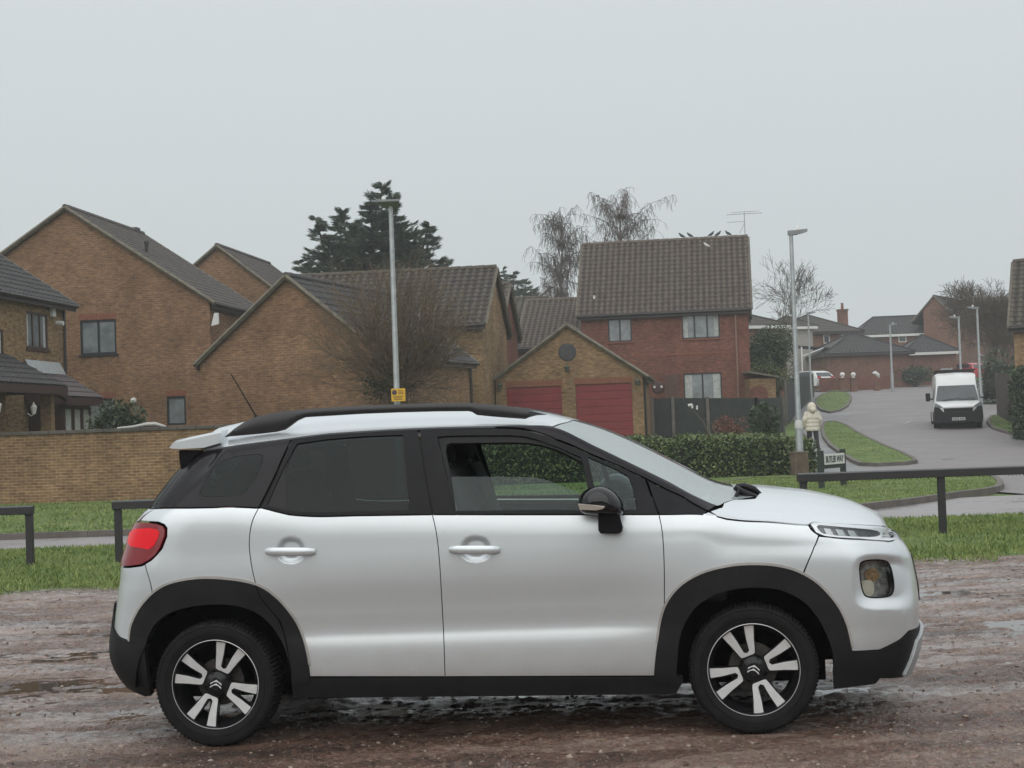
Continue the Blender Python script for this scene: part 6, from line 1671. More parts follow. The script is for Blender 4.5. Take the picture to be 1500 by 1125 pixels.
bush('bush', at(1073, 628, 59), (.62, .5, .55), 'russet leafless shrub before the dark fence', LF_RED, 1500, .045, core=False)
bush('bush', at(1120, 615, 57), (.5, .5, .65), 'dark green bush at the right end of the dark fence', LF_DARK, 2200, .06)
bush('bush', at(1125, 522, 84), (1.5, 1.2, 1.5), 'large dark evergreen bush beside the tall red brick house', LF_DARK, 9000, .065)
bush('bush', at(1118, 556, 80), (1.2, 1, 1.0), 'olive shrub below the large dark evergreen bush', LF_LIGHT, 3600, .055)
bush('bush', at(1340, 548, 126), (1.6, 1, .7), 'low rounded shrub in front of the brick garages', LF_DARK, 900, .12)
bush('bush', at(1465, 560, 92), (1.5, 1.2, 1.6), 'dark shrub under the bare trees on the right', LF_DARK, 1500, .12)
# shed roofs beside the red house
fs_ = Fr(1118, 560, 74, 4)
sh = fs_.thing('garden_shed', 'small brick outbuilding with a pale flat roof edge right of the red brick house', 'shed')
xa, za = fs_.xz(1098, 545); xb, zb_ = fs_.xz(1136, 552)
small(sh, 'wall', BRG, lambda m: m.bbox((xa, 0, -1), (xb, 3, zb_-.05))); small(sh, 'roof', VERGE, lambda m: slab(m, [(xa-.1, -.15, za+.05), (xb+.15, -.15, zb_+.03), (xb+.15, 3.1, zb_+.03), (xa-.1, 3.1, za+.05)], .08))
fa_ = Fr(1112, 580, 68, 0); ap = fa_.thing('brick_arch', 'rounded red brick garden feature behind the dark fence', 'garden wall'); xa, za = fa_.xz(1096, 565); xb, zb_ = fa_.xz(1126, 590)
small(ap, 'wall', BRR, lambda m: m.prism([(xa, -.5), (xb, -.5)]+[((xa+xb)/2+(xb-xa)/2*math.cos(PI*k/14), za-.45+.45*math.sin(PI*k/14)) for k in range(15)], 0, .25), recalc=True)
# feeder pole in front of the fence
fd_ = at(1024, 640, 60); bf = empty('bird_feeder', (fd_[0], fd_[1], float(T(fd_[0], fd_[1]))), 0, 'leaning pole with small white feeders in front of the dark fence', 'bird feeder'); O = Vector(bf.location)
small(bf, 'pole', TWIG, lambda m: (m.tube([at(1040, 640, 60)-O, at(1030, 618, 60)-O, at(1010, 596, 60)-O], [.03, .025, .02], 6), m.tube([at(1048, 638, 60)-O, at(1042, 620, 60)-O, at(1030, 612, 60)-O], .015, 5)))
small(bf, 'feeder', WHITE, lambda m: (m.tube([at(1008, 594, 60)-O, at(1014, 593, 60)-O], .05, 6), m.tube([at(1014, 593, 60)-O, at(1014, 598, 60)-O], .04, 6), m.tube([at(1021, 594, 60)-O, at(1021, 600, 60)-O], .035, 6)))

def bare_tree(name, base, H, label, mat=TWIG, seed=1, spread=.5, levels=5, r0=.16, droop=0, trunk_frac=.25, nb=4, rmin=.012, cat='tree', lean=0, width=None, dens=.82):
    r = np.random.default_rng(seed); z0 = float(T(base[0], base[1])); t = empty(name, (base[0], base[1], z0), 0, label, cat)
    big, fine = [], []
    def grow(p, d, ln, rad, lv):
        n = 4; 
        for k in range(n):
            d = d+r.normal(0, .10, 3)+np.array([0, 0, .05 if lv < levels-1 else -droop]); d /= np.linalg.norm(d); q = p+d*ln/n; r1 = max(rad*(1-.16*(k+1)/n*2), rmin*.6)
            (big if rad > .045 else fine).append((p, q, rad, r1)); p = q; rad = r1
            if lv < levels and k >= 1:
                for _ in range(nb if k == n-1 else (2 if lv > 0 else 1)):
                    a = r.uniform(0, 2*PI); sp = spread*(.6+.8*r.random()); perp = np.cross(d, [math.cos(a), math.sin(a), .3]); perp /= np.linalg.norm(perp)
                    nd = d*math.cos(sp)+perp*math.sin(sp); nd[2] += .12; nd /= np.linalg.norm(nd)
                    if r.random() < dens: grow(p, nd, ln*(.55+.25*r.random()), max(rad*.62, rmin*.7), lv+1)
    grow(np.array([0, 0, -.2]), np.array([lean, 0, 1.0]), H*trunk_frac*1.4, r0, 0)
    tubes_np('trunk', big or fine[:4], BARK, t, 6); tubes_np('crown', fine, mat, t, 3)
    z = max(s[1][2] for s in fine); k = H/z
    for c in t.children: c.scale = (k if width is None else k*width,)*2+(k,)
    return t
bt = at(1140, 560, 92); bare_tree('bare_tree', (bt[0], bt[1]), 8.9, 'leafless spreading tree behind the tall lamp post', seed=4, spread=.60, levels=5, r0=.13, trunk_frac=.24, rmin=.011, nb=3, dens=.66)
bt = at(1462, 560, 96); bare_tree('bare_tree', (bt[0], bt[1]), 7.4, 'leafless dark tree right of the van near the tall hedge', seed=9, spread=.66, levels=5, r0=.14, trunk_frac=.2, rmin=.012, nb=3, dens=.82, width=1.1)
bt = at(1448, 560, 120); bare_tree('bare_tree', (bt[0], bt[1]), 8.0, 'leafless tree against the skyline roof, behind the van', seed=12, spread=.66, levels=5, r0=.14, trunk_frac=.2, rmin=.012, nb=3, dens=.82)
bt = at(1480, 560, 108); bare_tree('bare_tree', (bt[0], bt[1]), 7.6, 'leafless tree farthest right, next to the cut-off buff house', seed=15, spread=.66, levels=5, r0=.14, trunk_frac=.2, rmin=.012, nb=3, dens=.82)
def weeping(name, px_, pytop, pybot, Y, label, seed, W_, limbs, crown=(0.15, 1)):
    """silver birch: ascending limbs, long hanging twigs"""
    r = np.random.default_rng(seed); top = at(px_, pytop, Y); z0 = float(T(top[0], Y)); H = top[2]-z0; t = empty(name, (top[0], Y, z0), 0, label, 'tree'); big, fine = [], []
    p = np.array([0, 0, -.3]); n = 12; tr_ = [p]
    for k in range(n): p = p+np.array([r.normal(0, .10), r.normal(0, .10), (H*.80+.3)/n]); tr_.append(p)
    for k in range(n): big.append((tr_[k], tr_[k+1], .17*(1-k/n)+.025, .17*(1-(k+1)/n)+.02))
    for i in range(limbs):
        f = .22+.78*(i+.5)/limbs; b = tr_[min(n, int(f*n))]; a = r.uniform(0, 2*PI); ln = W_*(.5+.6*r.random())*(1.15-.55*max(0, f-.45)/.55)
        d = np.array([math.cos(a), math.sin(a)*.8, 1.3+1.6*max(0, f-.5)*r.random()]); d /= np.linalg.norm(d); q = b; rad = .05*(1.2-f)+.012; m_ = 9
        for k in range(m_):
            d = d+np.array([0, 0, -.055])+r.normal(0, .13, 3); d /= np.linalg.norm(d); e = q+d*ln/m_*1.2; big.append((q, e, rad, rad*.86)) if rad > .02 else fine.append((q, e, rad, rad*.86)); rad *= .86; q = e
            if k >= 1:
                for _ in range(3):
                    a2 = r.uniform(0, 2*PI); dd = np.array([math.cos(a2)*.8, math.sin(a2)*.8, .35]); s_ = q.copy(); l2 = .3+.9*r.random()**1.5; rr = .011; mm = 6
                    for j in range(mm):
                        dd = dd+np.array([0, 0, -.36])+r.normal(0, .2, 3); dd /= np.linalg.norm(dd); e2 = s_+dd*l2/mm*(1.25 if j > 1 else .8); fine.append((s_, e2, rr, rr*.85)); s_ = e2; rr *= .88
                        if j in (1, 3):
                            a3 = r.uniform(0, 2*PI); e3 = s_+np.array([math.cos(a3)*.12, math.sin(a3)*.12, -.28-.2*r.random()]); fine.append((s_, e3, .009, .006))
    zmax = max(max(s[1][2] for s in fine), max(s[1][2] for s in big)); k = H/zmax
    tubes_np('trunk', big, pmat('birch_bark', (.17, .15, .14), .8, var=.5, vscale=5), t, 5); tubes_np('crown', fine, BIRCH, t, 3)
    for c in t.children: c.scale = (k, k, k)
    return t
weeping('birch_tree', 823, 303, 440, 100, 'left one of the two weeping leafless birches beyond the red brick house', 3, 2.3, 56)
weeping('birch_tree', 921, 268, 355, 98, 'right hand weeping leafless birch with a nest, above the pantiled ridge', 8, 4.0, 70)
p = at(910, 318, 97.5); t = empty('bird_nest', tuple(p), 0, 'dark round nest in the fork of the right hand birch', 'nest')
segs = [(rng.normal(0, .16, 3)*(1, 1, .5), rng.normal(0, .16, 3)*(1, 1, .5), .02, .015) for _ in range(90)]; tubes_np('nest_twigs', segs, BARK, t, 3)

# conifer with many leaders
def conifer(px_, Y, leaders, label, spray=.16, name='conifer_tree', mat=LF_CON, dens=1.0, nbf=9):
    b = at(px_, 560, Y); z0 = float(T(b[0], Y)); t = empty(name, (b[0], Y, z0), 0, label, 'tree'); O = np.array([b[0], Y, z0]); segs = []; pts = []; dirs = []
    r = np.random.default_rng(21)
    for (lx, ltop, lbase, wpx) in leaders:
        tp = np.array(at(lx, ltop, Y+r.normal(0, .8)))-O; bs = np.array(at(lx+(px_-lx)*.35, lbase, Y))-O; H = tp[2]-bs[2]; W_ = wpx/2400*Y*1.22
        segs.append((bs, tp, .12, .02)); segs.append((np.array([0, 0, 0]), bs, .3, .14))
        nb = int(H*nbf*dens)
        for i in range(nb):
            f = (i+r.random())/nb; o_ = bs+(tp-bs)*f; a = r.uniform(0, 2*PI); ln = W_*(1-f)**.75*(.55+.6*r.random())+.12
            d = np.array([math.cos(a), math.sin(a), .15+.4*r.random()]); d /= np.linalg.norm(d); p_ = o_; k = max(4, int(ln/.22)); 
            for j in range(k):
                d = d+np.array([0, 0, (.15 if j > k*.55 else -.10)])+r.normal(0, .07, 3); d /= np.linalg.norm(d); q = p_+d*ln/k; segs.append((p_, q, .03*(1-j/k)+.008, .025*(1-j/k)+.006))
                w = .34*(1-.93*j/k)*min(1, ln)+.01
                m_ = 26 if j > 0 else 8
                for _ in range(m_):
                    side_ = np.cross(d, [0, 0, 1.0]); side_ /= np.linalg.norm(side_); s_ = r.uniform(-1, 1); c = p_+(q-p_)*r.random()+side_*w*s_*.8+np.array([0, 0, -abs(s_)*.10+r.normal(0, .04)])
                    dv = d*.8+side_*s_*.8+np.array([0, 0, .12]); pts.append(c); dirs.append(dv/np.linalg.norm(dv))
                p_ = q
    P = np.array(pts); D = np.array(dirs); n = len(P); s = spray*(.7+.7*r.random(n))[:, None]; sd = np.cross(D, r.standard_normal((n, 3))); sd /= np.linalg.norm(sd, axis=1)[:, None]
    V = np.stack([P-D*s*.5, P+sd*s*.12, P+D*s*1.2, P-sd*s*.12], 1)
    mesh_np('foliage', V.reshape(-1, 3), np.arange(n*4).reshape(-1, 4), mat, t); tubes_np('trunk', segs, BARK, t, 4); return t
conifer(560, 76, [(559, 268, 420, 92), (543, 296, 420, 62), (500, 306, 430, 72), (461, 318, 430, 50), (437, 382, 425, 46), (520, 330, 430, 60), (590, 330, 430, 66), (628, 326, 430, 48), (655, 376, 430, 40), (605, 352, 430, 60), (480, 350, 430, 60), (577, 285, 400, 40)], 'huge dark spreading conifer rising behind the dark pantiled roof', dens=1.7, spray=.15)
conifer(752, 135, [(737, 392, 445, 30), (752, 398, 445, 34), (772, 410, 445, 34), (782, 425, 450, 26)], 'hazy conifers far off left of the birches', dens=.8, spray=.20)
# hazy far bare wood between houses
bt = at(835, 430, 108); bare_tree('bare_tree', (bt[0], bt[1]), 6.3, 'grey leafless tree standing low between the birches and the low pantiled wing', seed=31, spread=.7, mat=BIRCH, levels=5, rmin=.014, trunk_frac=.2)
bt = at(985, 360, 104); bare_tree('bare_tree', (bt[0], bt[1]), 10.4, 'leafless tree top just above the right half of the pantiled ridge', seed=33, spread=.6, mat=BIRCH, levels=5, rmin=.012, trunk_frac=.3)
bt = at(675, 400, 90); bare_tree('bare_tree', (bt[0], bt[1]), 8.9, 'fine leafless tree top just above the dark pantiled ridge', seed=35, spread=.6, mat=TWIG, levels=5, rmin=.012, trunk_frac=.3)

# the big twiggy shrub behind the wall
sb = at(583, 548, 43.2); ts = empty('twiggy_shrub', (sb[0], sb[1], 0), 0, 'big leafless shrub of fine upright twigs behind the left lamp post', 'shrub'); O = np.array([sb[0], sb[1], 0.0]); segs = []; r = np.random.default_rng(77)
zb = sb[2]
for i in range(16):
    x_ = r.normal(0, .13); y_ = r.normal(0, .1); segs += [(np.array([x_*.5, y_, 0]), np.array([x_*.8+.05*r.normal(), y_, zb*.5]), .06, .045), (np.array([x_*.8, y_, zb*.5]), np.array([x_*1.3, y_, zb]), .045, .03)]
for i in range(260):
    a = r.uniform(-1.5, 1.45); rad_ = r.uniform(.3, 1)**.7; yy = r.normal(0, .8)
    L0 = interp([(-1.5, 2.1), (-1.0, 2.75), (-.5, 2.95), (0, 3.05), (.5, 2.9), (1.0, 2.4), (1.5, 1.6)], a)*(.62+.50*rad_)
    d = np.array([math.sin(a), yy*.5, math.cos(a)]); d /= np.linalg.norm(d); p_ = np.array([r.normal(0, .17), r.normal(0, .14), zb-r.random()*.5]); k = 9; rr = .019
    for j in range(k):
        d = d+r.normal(0, .17, 3)+np.array([0, 0, .05]); d /= np.linalg.norm(d); q = p_+d*L0/k; segs.append((p_, q, rr, rr*.86)); rr *= .86
        if j > 1:
            for _ in range(2):
                dd = d+r.normal(0, .55, 3); dd /= np.linalg.norm(dd); l2 = .2+.4*r.random(); e = q+dd*l2*.5; e2 = e+(dd+r.normal(0, .3, 3))*l2*.5; segs += [(q, e, .0065, .005), (e, e2, .005, .004)]
        p_ = q
for i in range(150):
    a = r.uniform(-1, 1); p_ = np.array([r.normal(0, .3), r.normal(0, .3), zb-.3-r.random()*.9]); d = np.array([a*1.3, r.normal(0, .4), .35]); k = 7; l2 = .6+1.3*r.random(); rr = .008
    for j in range(k): d = d/np.linalg.norm(d)+np.array([0, 0, -.16])+r.normal(0, .12, 3); d /= np.linalg.norm(d); q = p_+d*l2/k; segs.append((p_, q, rr, rr*.85)); p_ = q; rr *= .87
tubes_np('stems', segs, pmat('shrub_twigs', (.130, .094, .060), .85, var=.4, vscale=2), ts, 3)
n = 1700; P = np.column_stack([rng.normal(-.35, .26, n), rng.normal(0, .25, n), zb-.2+rng.normal(0, .26, n)]); leafcloud('ivy', P, .045, leaf_mat('ivy_leaves', (.012, .02, .010), (.04, .055, .025)), ts)
n = 2600; th = rng.uniform(-1.4, 1.3, n); rr = 1.0+1.9*rng.random(n); P = np.column_stack([np.sin(th)*rr*.95, rng.normal(0, .5, n), zb+np.cos(th)*rr]); leafcloud('buds', P, .018, leaf_mat('dry_buds', (.09, .07, .03), (.17, .15, .06)), ts)

# ---------------------------------------------------------------- street furniture
def lamp_post(pxt, pyt, Y, head, label, r0=.075, r1=.05, collar=True, hl=.55, arm=.0):
    top = at(pxt, pyt, Y); z0 = float(T(top[0], Y)); t = empty('lamp_post', (top[0], Y, z0), 0, label, 'lamp post', 'street lamps'); H = top[2]-z0
    small(t, 'pole', GALV, lambda m: m.lathe([(r0*1.35, -.3), (r0*1.35, 1.15), (r0*1.1, 1.35), (r0, 1.4), (r1, H-.06), (0, H-.05)], 16), auto=30)
    def hd(m):
        s = head
        if s: m.add([(-.08*s, -.06, H-.10), (hl*.35*s, -.13, H-.09), (hl*s, -.12, H-.02), (hl*s, .12, H-.02), (hl*.35*s, .13, H-.09), (-.08*s, .06, H-.10), (-.08*s, -.06, H+.02), (hl*.35*s, -.13, H+.02), (hl*s, -.10, H+.05), (hl*s, .10, H+.05), (hl*.35*s, .13, H+.02), (-.08*s, .06, H+.02)],
                    [(0, 1, 7, 6), (1, 2, 8, 7), (2, 3, 9, 8), (3, 4, 10, 9), (4, 5, 11, 10), (5, 0, 6, 11), (6, 7, 8, 9, 10, 11), (5, 4, 3, 2, 1, 0)])
        else: m.add([(-.28, -.38, H-.02), (.24, -.38, H-.02), (.17, .1, H-.12), (-.17, .1, H-.12), (-.29, -.38, H+.03), (.25, -.38, H+.03), (.20, .12, H+.03), (-.22, .12, H+.03)], [(0, 1, 2, 3), (7, 6, 5, 4), (0, 4, 5, 1), (1, 5, 6, 2), (2, 6, 7, 3), (3, 7, 4, 0)])
    small(t, 'lamp_head', pmat('lamp_grey', (.20, .21, .215), .5, var=.1), hd, recalc=True)
    c = (-.14, -.25) if not head else (hl*.45*head, 0)
    small(t, 'photocell', WHITE, lambda m: m.lathe([(.05, H+.03), (.05, H+.09), (.03, H+.12), (0, H+.125)], 10, 'z', (c[0], c[1], 0)), smooth=True)
    if collar: small(t, 'collar', pmat('pale_band', (.5, .5, .48), .6), lambda m: m.lathe([(r0*1.42, 1.28), (r0*1.42, 1.42), (r0*1.05, 1.5)], 14), auto=30)
    return t
l1 = lamp_post(572, 297, 38.5, 0, 'tall galvanised lamp post with a flat square head behind the car roof', .075, .052, False)
l2 = lamp_post(1158.5, 339, 43.0, 1, 'tall lamp post rising behind the weathered square block at the hedge end', .075, .05, hl=.42)
lamp_post(1183.5, 458, 99, 1, 'lamp post on the grass behind the person in the cream coat', .06, .05, False, .45)
lamp_post(1303.5, 475, 117, 1, 'lamp post in front of the brick garages up the road', .08, .06, False, .5)
lamp_post(1404, 464, 91, -1, 'left one of the two lamp posts rising behind the van', .07, .06, False, .5)
lamp_post(1431, 450, 87, -1, 'lamp post just right of the van roof, taller of the two behind it', .07, .055, False, .5)
lamp_post(1440, 520, 150, -1, 'thin far lamp post low down among the bare trees', .07, .055, False, .5)
p = at(583.5, 578.5, 38.3); yn = empty('notice_sign', tuple(p), 0, 'small yellow notice plate strapped to the lamp post above the car roof', 'sign')
small(yn, 'plate', pmat('sign_yellow', (.62, .36, .02), .45), lambda m: m.box((0, 0, 0), (.33, .02, .30)), bevel=.004)
small(yn, 'emblem', pmat('sign_dark', (.06, .03, .05), .5), lambda m: m.lathe([(0, -.016), (.055, -.015), (.06, -.010)], 20, 'y', (-.09, 0, .06)))
small(yn, 'lettering', pmat('sign_brown', (.16, .07, .02), .5), lambda m: [m.bbox((a, -.0135, b), (c, -.010, b+.016)) for a, b, c in ((.0, .09, .10), (.0, .055, .13), (.0, .02, .12), (-.12, -.04, .12), (-.12, -.075, .08), (-.1, -.11, .1))])
# weathered block before the second lamp
p = at(1171, 680, 42.6); bl = empty('square_post', (p[0], p[1], 0), R(10), 'weathered brown square block in front of the tall lamp post', 'post')
small(bl, 'block', pmat('weathered_timber', (.115, .085, .060), .9, var=.5, vscale=4), lambda m: m.bbox((-.19, -.19, -.1), (.19, .19, at(1171, 663, 42.6)[2])), bevel=.02)
small(bl, 'cap', pmat('block_cap', (.15, .125, .10), .9, var=.3), lambda m: m.bbox((-.20, -.20, at(1171, 663, 42.6)[2]), (.20, .20, at(1171, 663, 42.6)[2]+.03)))
# street name plate
SY = 33.4; pL = at(1202.8, 690, SY); pR = at(1235.2, 690, SY+.9)
a2 = math.atan2(pR[1]-pL[1], pR[0]-pL[0]); Ls = math.hypot(pR[0]-pL[0], pR[1]-pL[1])
sg = empty('street_sign', (pL[0], pL[1], float(T(pL[0], pL[1]))), a2, 'white BUTLER WAY street name plate on two dark posts by the junction', 'street sign')
zt = at(1203, 660, SY)[2]; zp1 = at(1220, 664.5, SY+.4)[2]; zp0 = at(1220, 680, SY+.4)[2]
for x_ in (0, Ls): small(sg, 'post', pmat('sign_post_green', (.020, .028, .022), .6), lambda m: m.bbox((x_-.05, -.05, -.3), (x_+.05, .05, zt)), bevel=.006)
pl = small(sg, 'name_plate', WHITE, lambda m: m.bbox((.06, -.065, zp0), (Ls-.05, -.045, zp1)), bevel=.004)
small(sg, 'backing_board', pmat('sign_post_green', (.020, .028, .022), .6), lambda m: m.bbox((.04, -.044, zp0-.08), (Ls-.04, -.03, zp1)))
cu = bpy.data.curves.new('lettering', 'FONT'); cu.body = 'BUTLER WAY'; cu.align_x = 'CENTER'; cu.align_y = 'CENTER'; cu.size = .215; cu.extrude = .002; cu.offset = .004
tmp = bpy.data.objects.new('tmp', cu); col.objects.link(tmp); bpy.context.view_layer.update()
me = bpy.data.meshes.new_from_object(tmp); bpy.data.objects.remove(tmp)
xsx = [v.co.x for v in me.vertices]; kx = (Ls-.22)/(max(xsx)-min(xsx)); ky = (zp1-zp0)*.62/(max(v.co.y for v in me.vertices)-min(v.co.y for v in me.vertices))
cx = (max(xsx)+min(xsx))/2; cyy = (max(v.co.y for v in me.vertices)+min(v.co.y for v in me.vertices))/2
for v in me.vertices: v.co = Vector(((v.co.x-cx)*kx+Ls/2, -.068-v.co.z, (v.co.y-cyy)*ky+(zp0+zp1)/2))
link('lettering', me, pmat('sign_letter', (.01, .01, .01), .5), pl)

# ---------------------------------------------------------------- TV aerial and birds on the ridge
fr = fG; D2 = 3.6
xa, za = fG.xz(1091.5, 346, D2); ta = fG.thing('tv_aerial', 'television aerial on a mast at the right end of the pantiled ridge', 'aerial')
ta.location = (fG.O[0]+fG.ex[0]*xa+fG.ey[0]*D2, fG.O[1]+fG.ex[1]*xa+fG.ey[1]*D2, fG.base+za)
zz = fG.xz(1091, 311, D2)[1]-za
small(ta, 'mast', GALV, lambda m: m.tube([(0, 0, -.6), (0, 0, zz)], .022, 6))
def arr(m):
    for (x0_, x1_, z_) in ((-.85, .0, zz-.45), (-.85, .85, zz-.08), (-.6, .7, zz+.02)): m.tube([(x0_, -.05, z_), (x1_, .05, z_+.02)], .012, 4)
    for k in range(9): m.tube([(-.8+k*.2, -.22, zz-.08), (-.8+k*.2, .22, zz-.08)], .008, 4)
    m.tube([(0, 0, zz-.5), (-.25, 0, zz-1.0)], .012, 4)
small(ta, 'elements', GALV, arr)
def bird(px_, mat, label, dz=0, D_=3.6, fly=False):
    x_, _ = fG.xz(px_, 350, D_); z_ = dG[3]+.10+dz
    t = fG.thing('pigeon', label, 'bird', 'pigeons on the pantiled ridge'); t.location = (fG.O[0]+fG.ex[0]*x_+fG.ey[0]*D_, fG.O[1]+fG.ex[1]*x_+fG.ey[1]*D_, fG.base+z_)
    s = 1 if px_ % 2 else -1
    small(t, 'body', mat, lambda m: m.tube([(s*.17, 0, .03), (s*.09, 0, .07), (0, 0, .11), (-s*.08, 0, .17), (-s*.10, 0, .22), (-s*.13, 0, .235), (-s*.16, 0, .225)], [.012, .045, .07, .055, .032, .030, .006], 8), smooth=True)
    small(t, 'legs', BRS, lambda m: (m.tube([(0, -.02, 0), (0, -.02, .06)], .008, 4), m.tube([(0, .02, 0), (0, .02, .06)], .008, 4)))
PG = pmat('pigeon_grey', (.055, .058, .065), .7); PWH = pmat('pigeon_white', (.6, .6, .58), .7)
for px_, w in ((999, 'leftmost grey pigeon of the row on the pantiled ridge'), (1011, 'second grey pigeon from the left on the pantiled ridge'), (1042, 'grey pigeon above the white one on the pantiled roof'), (1052, 'second pigeon left of the television aerial'), (1067, 'pigeon nearest the television aerial')): bird(px_, PG, w)
xq, _ = fG.xz(1035, 358, 2.9); t_ = bird(1035, PWH, 'white pigeon just below the ridge on the tiles', -.62, 2.75)

# ---------------------------------------------------------------- the van
vx = at(1405, 630, 70.5); van = empty('parked_van', (vx[0], vx[1], float(T(vx[0], vx[1]))), R(-12.8), 'white panel van parked facing the camera up the road', 'van')
VW = pmat('van_white', (.66, .67, .66), .35, coat=.4, var=.06, vscale=3); VB = pmat('van_black_plastic', (.012, .012, .013), .6, var=.2, spec=.25); VG = pmat('van_glass', (.030, .040, .045), .10, coat=.3, var=.5, vscale=2)
secs = [(-.02, .74, .62, .42, .92), (.0, .88, .80, .34, .97), (.10, .97, .86, .30, 1.04), (.42, 1.01, .92, .28, 1.14), (.75, 1.02, .93, .28, 1.24), (1.25, 1.02, .85, .28, 1.95), (1.45, 1.02, .83, .28, 2.26), (1.75, 1.02, .85, .28, 2.42), (2.4, 1.02, .88, .28, 2.47), (5.3, 1.02, .88, .28, 2.47), (5.4, 1.0, .86, .34, 2.43)]
vs = []; K = 14
for (y, wb, wt, zb_, zt_) in secs:
    zm = min(1.12, zt_-.10) if zt_ > 1.2 else zb_+.6*(zt_-zb_)
    pr = [(0, zb_), (wb*.9, zb_), (wb, zb_+.1), (wb, zm), (wt+(wb-wt)*.35, zm+(zt_-zm)*.55), (wt, zt_-.08), (wt*.88, zt_-.01), (0, zt_+.02)]
    for p in pr: vs.append((p[0], y, p[1]))
    for p in reversed(pr[1:-1]): vs.append((-p[0], y, p[1]))
m = MB(); n = len(secs); fs = []
for i in range(n-1):
    for k in range(K): fs.append((i*K+k, i*K+(k+1) % K, (i+1)*K+(k+1) % K, (i+1)*K+k))
fs += [tuple(range(K)), tuple((n-1)*K+k for k in reversed(range(K)))]
m.add(vs, fs); m.build('body', VW, van, auto=32, recalc=True)
def quadgrid(m, a, b, c, d, bulge, n=6):
    a, b, c, d = map(np.array, (a, b, c, d)); vs = []
    for i in range(n+1):
        for j in range(n+1):
            u, v = i/n, j/n; p = (a*(1-u)+b*u)*(1-v)+(d*(1-u)+c*u)*v; vs.append(tuple(p+np.array([0, -bulge*4*u*(1-u), 0])))
    m.add(vs, [(i*(n+1)+j, (i+1)*(n+1)+j, (i+1)*(n+1)+j+1, i*(n+1)+j+1) for i in range(n) for j in range(n)])
ws_ = small(van, 'windscreen', VG, lambda m: quadgrid(m, (-.90, .70, 1.24), (.90, .70, 1.24), (.78, 1.13, 1.90), (-.78, 1.13, 1.90), .04), smooth=True)
for p_ in (((-.62, .62, 1.25), (.12, .62, 1.33)), ((.05, .62, 1.25), (.78, .66, 1.33))): small(ws_, 'wiper', VB, lambda m: m.tube(p_, .016, 5))
small(van, 'bumper', VB, lambda m: m.prism([(-1.0, .27), (1.0, .27), (1.03, .50), (1.0, .98), (.80, .96), (.62, .74), (-.62, .74), (-.80, .96), (-1.0, .98), (-1.03, .50)], -.09, .12), bevel=.03, recalc=True)
small(van, 'grille', VB, lambda m: m.bbox((-.60, -.07, .73), (.60, .02, .90)))
small(van, 'chrome_bar', CHROME, lambda m: m.bbox((-.66, -.085, .905), (.66, .04, .95)))
npl = small(van, 'number_plate', WHITE, lambda m: m.bbox((-.27, -.125, .38), (.27, -.105, .50)))
small(npl, 'lettering', VB, lambda m: [m.bbox((-.23+k*.065+(.03 if k > 3 else 0), -.129, .405), (-.19+k*.065+(.03 if k > 3 else 0), -.126, .475)) for k in range(7)])
for s in (-1, 1):
    small(van, 'headlight', pmat('van_lamp', (.30, .32, .33), .15, metal=.6, coat=1), lambda m: m.prism([(s*.64, .93), (s*.98, .98), (s*1.0, 1.06), (s*.93, 1.15), (s*.80, 1.08), (s*.66, .98)], -.02, .34), recalc=True)
    small(van, 'mirror', VB, lambda m: (m.box((s*1.22, .95, 1.42), (.20, .14, .36)), m.box((s*1.08, .98, 1.34), (.2, .06, .06))), bevel=.03)
    small(van, 'side_window', VG, lambda m: m.add([(s*1.022, 1.15, 1.30), (s*1.022, 2.05, 1.30), (s*.96, 2.0, 1.88), (s*.97, 1.50, 1.88)], [(0, 1, 2, 3)]))
for (x_, y_) in ((-.88, .98), (.88, .98), (-.88, 4.4), (.88, 4.4)):
    small(van, 'wheel', RUBR, lambda m: m.lathe([(.0, .12), (.18, .12), (.2, .13), (.31, .13), (.345, .09), (.345, -.09), (.31, -.13), (0, -.13)], 28, 'x', (x_, y_, .345)), auto=35)
    small(van, 'wheel_arch', VB, lambda m: m.bbox(((.835 if x_ > 0 else -1.035), y_-.42, .3), ((1.035 if x_ > 0 else -.835), y_+.42, .78)))
# roof load
rb_ = tag(empty('roof_rack', (van.location.x, van.location.y, van.location.z), R(-12.8)), 'roof bars clamped across the van roof', 'roof rack')
small(rb_, 'crossbar', VB, lambda m: [m.bbox((-.85, y_, 2.56), (.85, y_+.06, 2.61)) for y_ in (1.9, 3.4, 4.9)]); small(rb_, 'bar_foot', VB, lambda m: [m.bbox((x_-.03, y_, 2.46), (x_+.03, y_+.06, 2.57)) for y_ in (1.9, 3.4, 4.9) for x_ in (-.78, .78)])
ld = tag(empty('ladder', (van.location.x, van.location.y, van.location.z), R(-12.8)), 'aluminium ladder tied on top of the van', 'ladder')
small(ld, 'ladder_rail', GALV, lambda m: (m.bbox((-.55, 1.6, 2.62), (-.50, 5.2, 2.70)), m.bbox((-.15, 1.6, 2.62), (-.10, 5.2, 2.70)))); small(ld, 'rung', GALV, lambda m: [m.tube([(-.52, 1.8+.28*k, 2.66), (-.12, 1.8+.28*k, 2.66)], .016, 5) for k in range(12)])

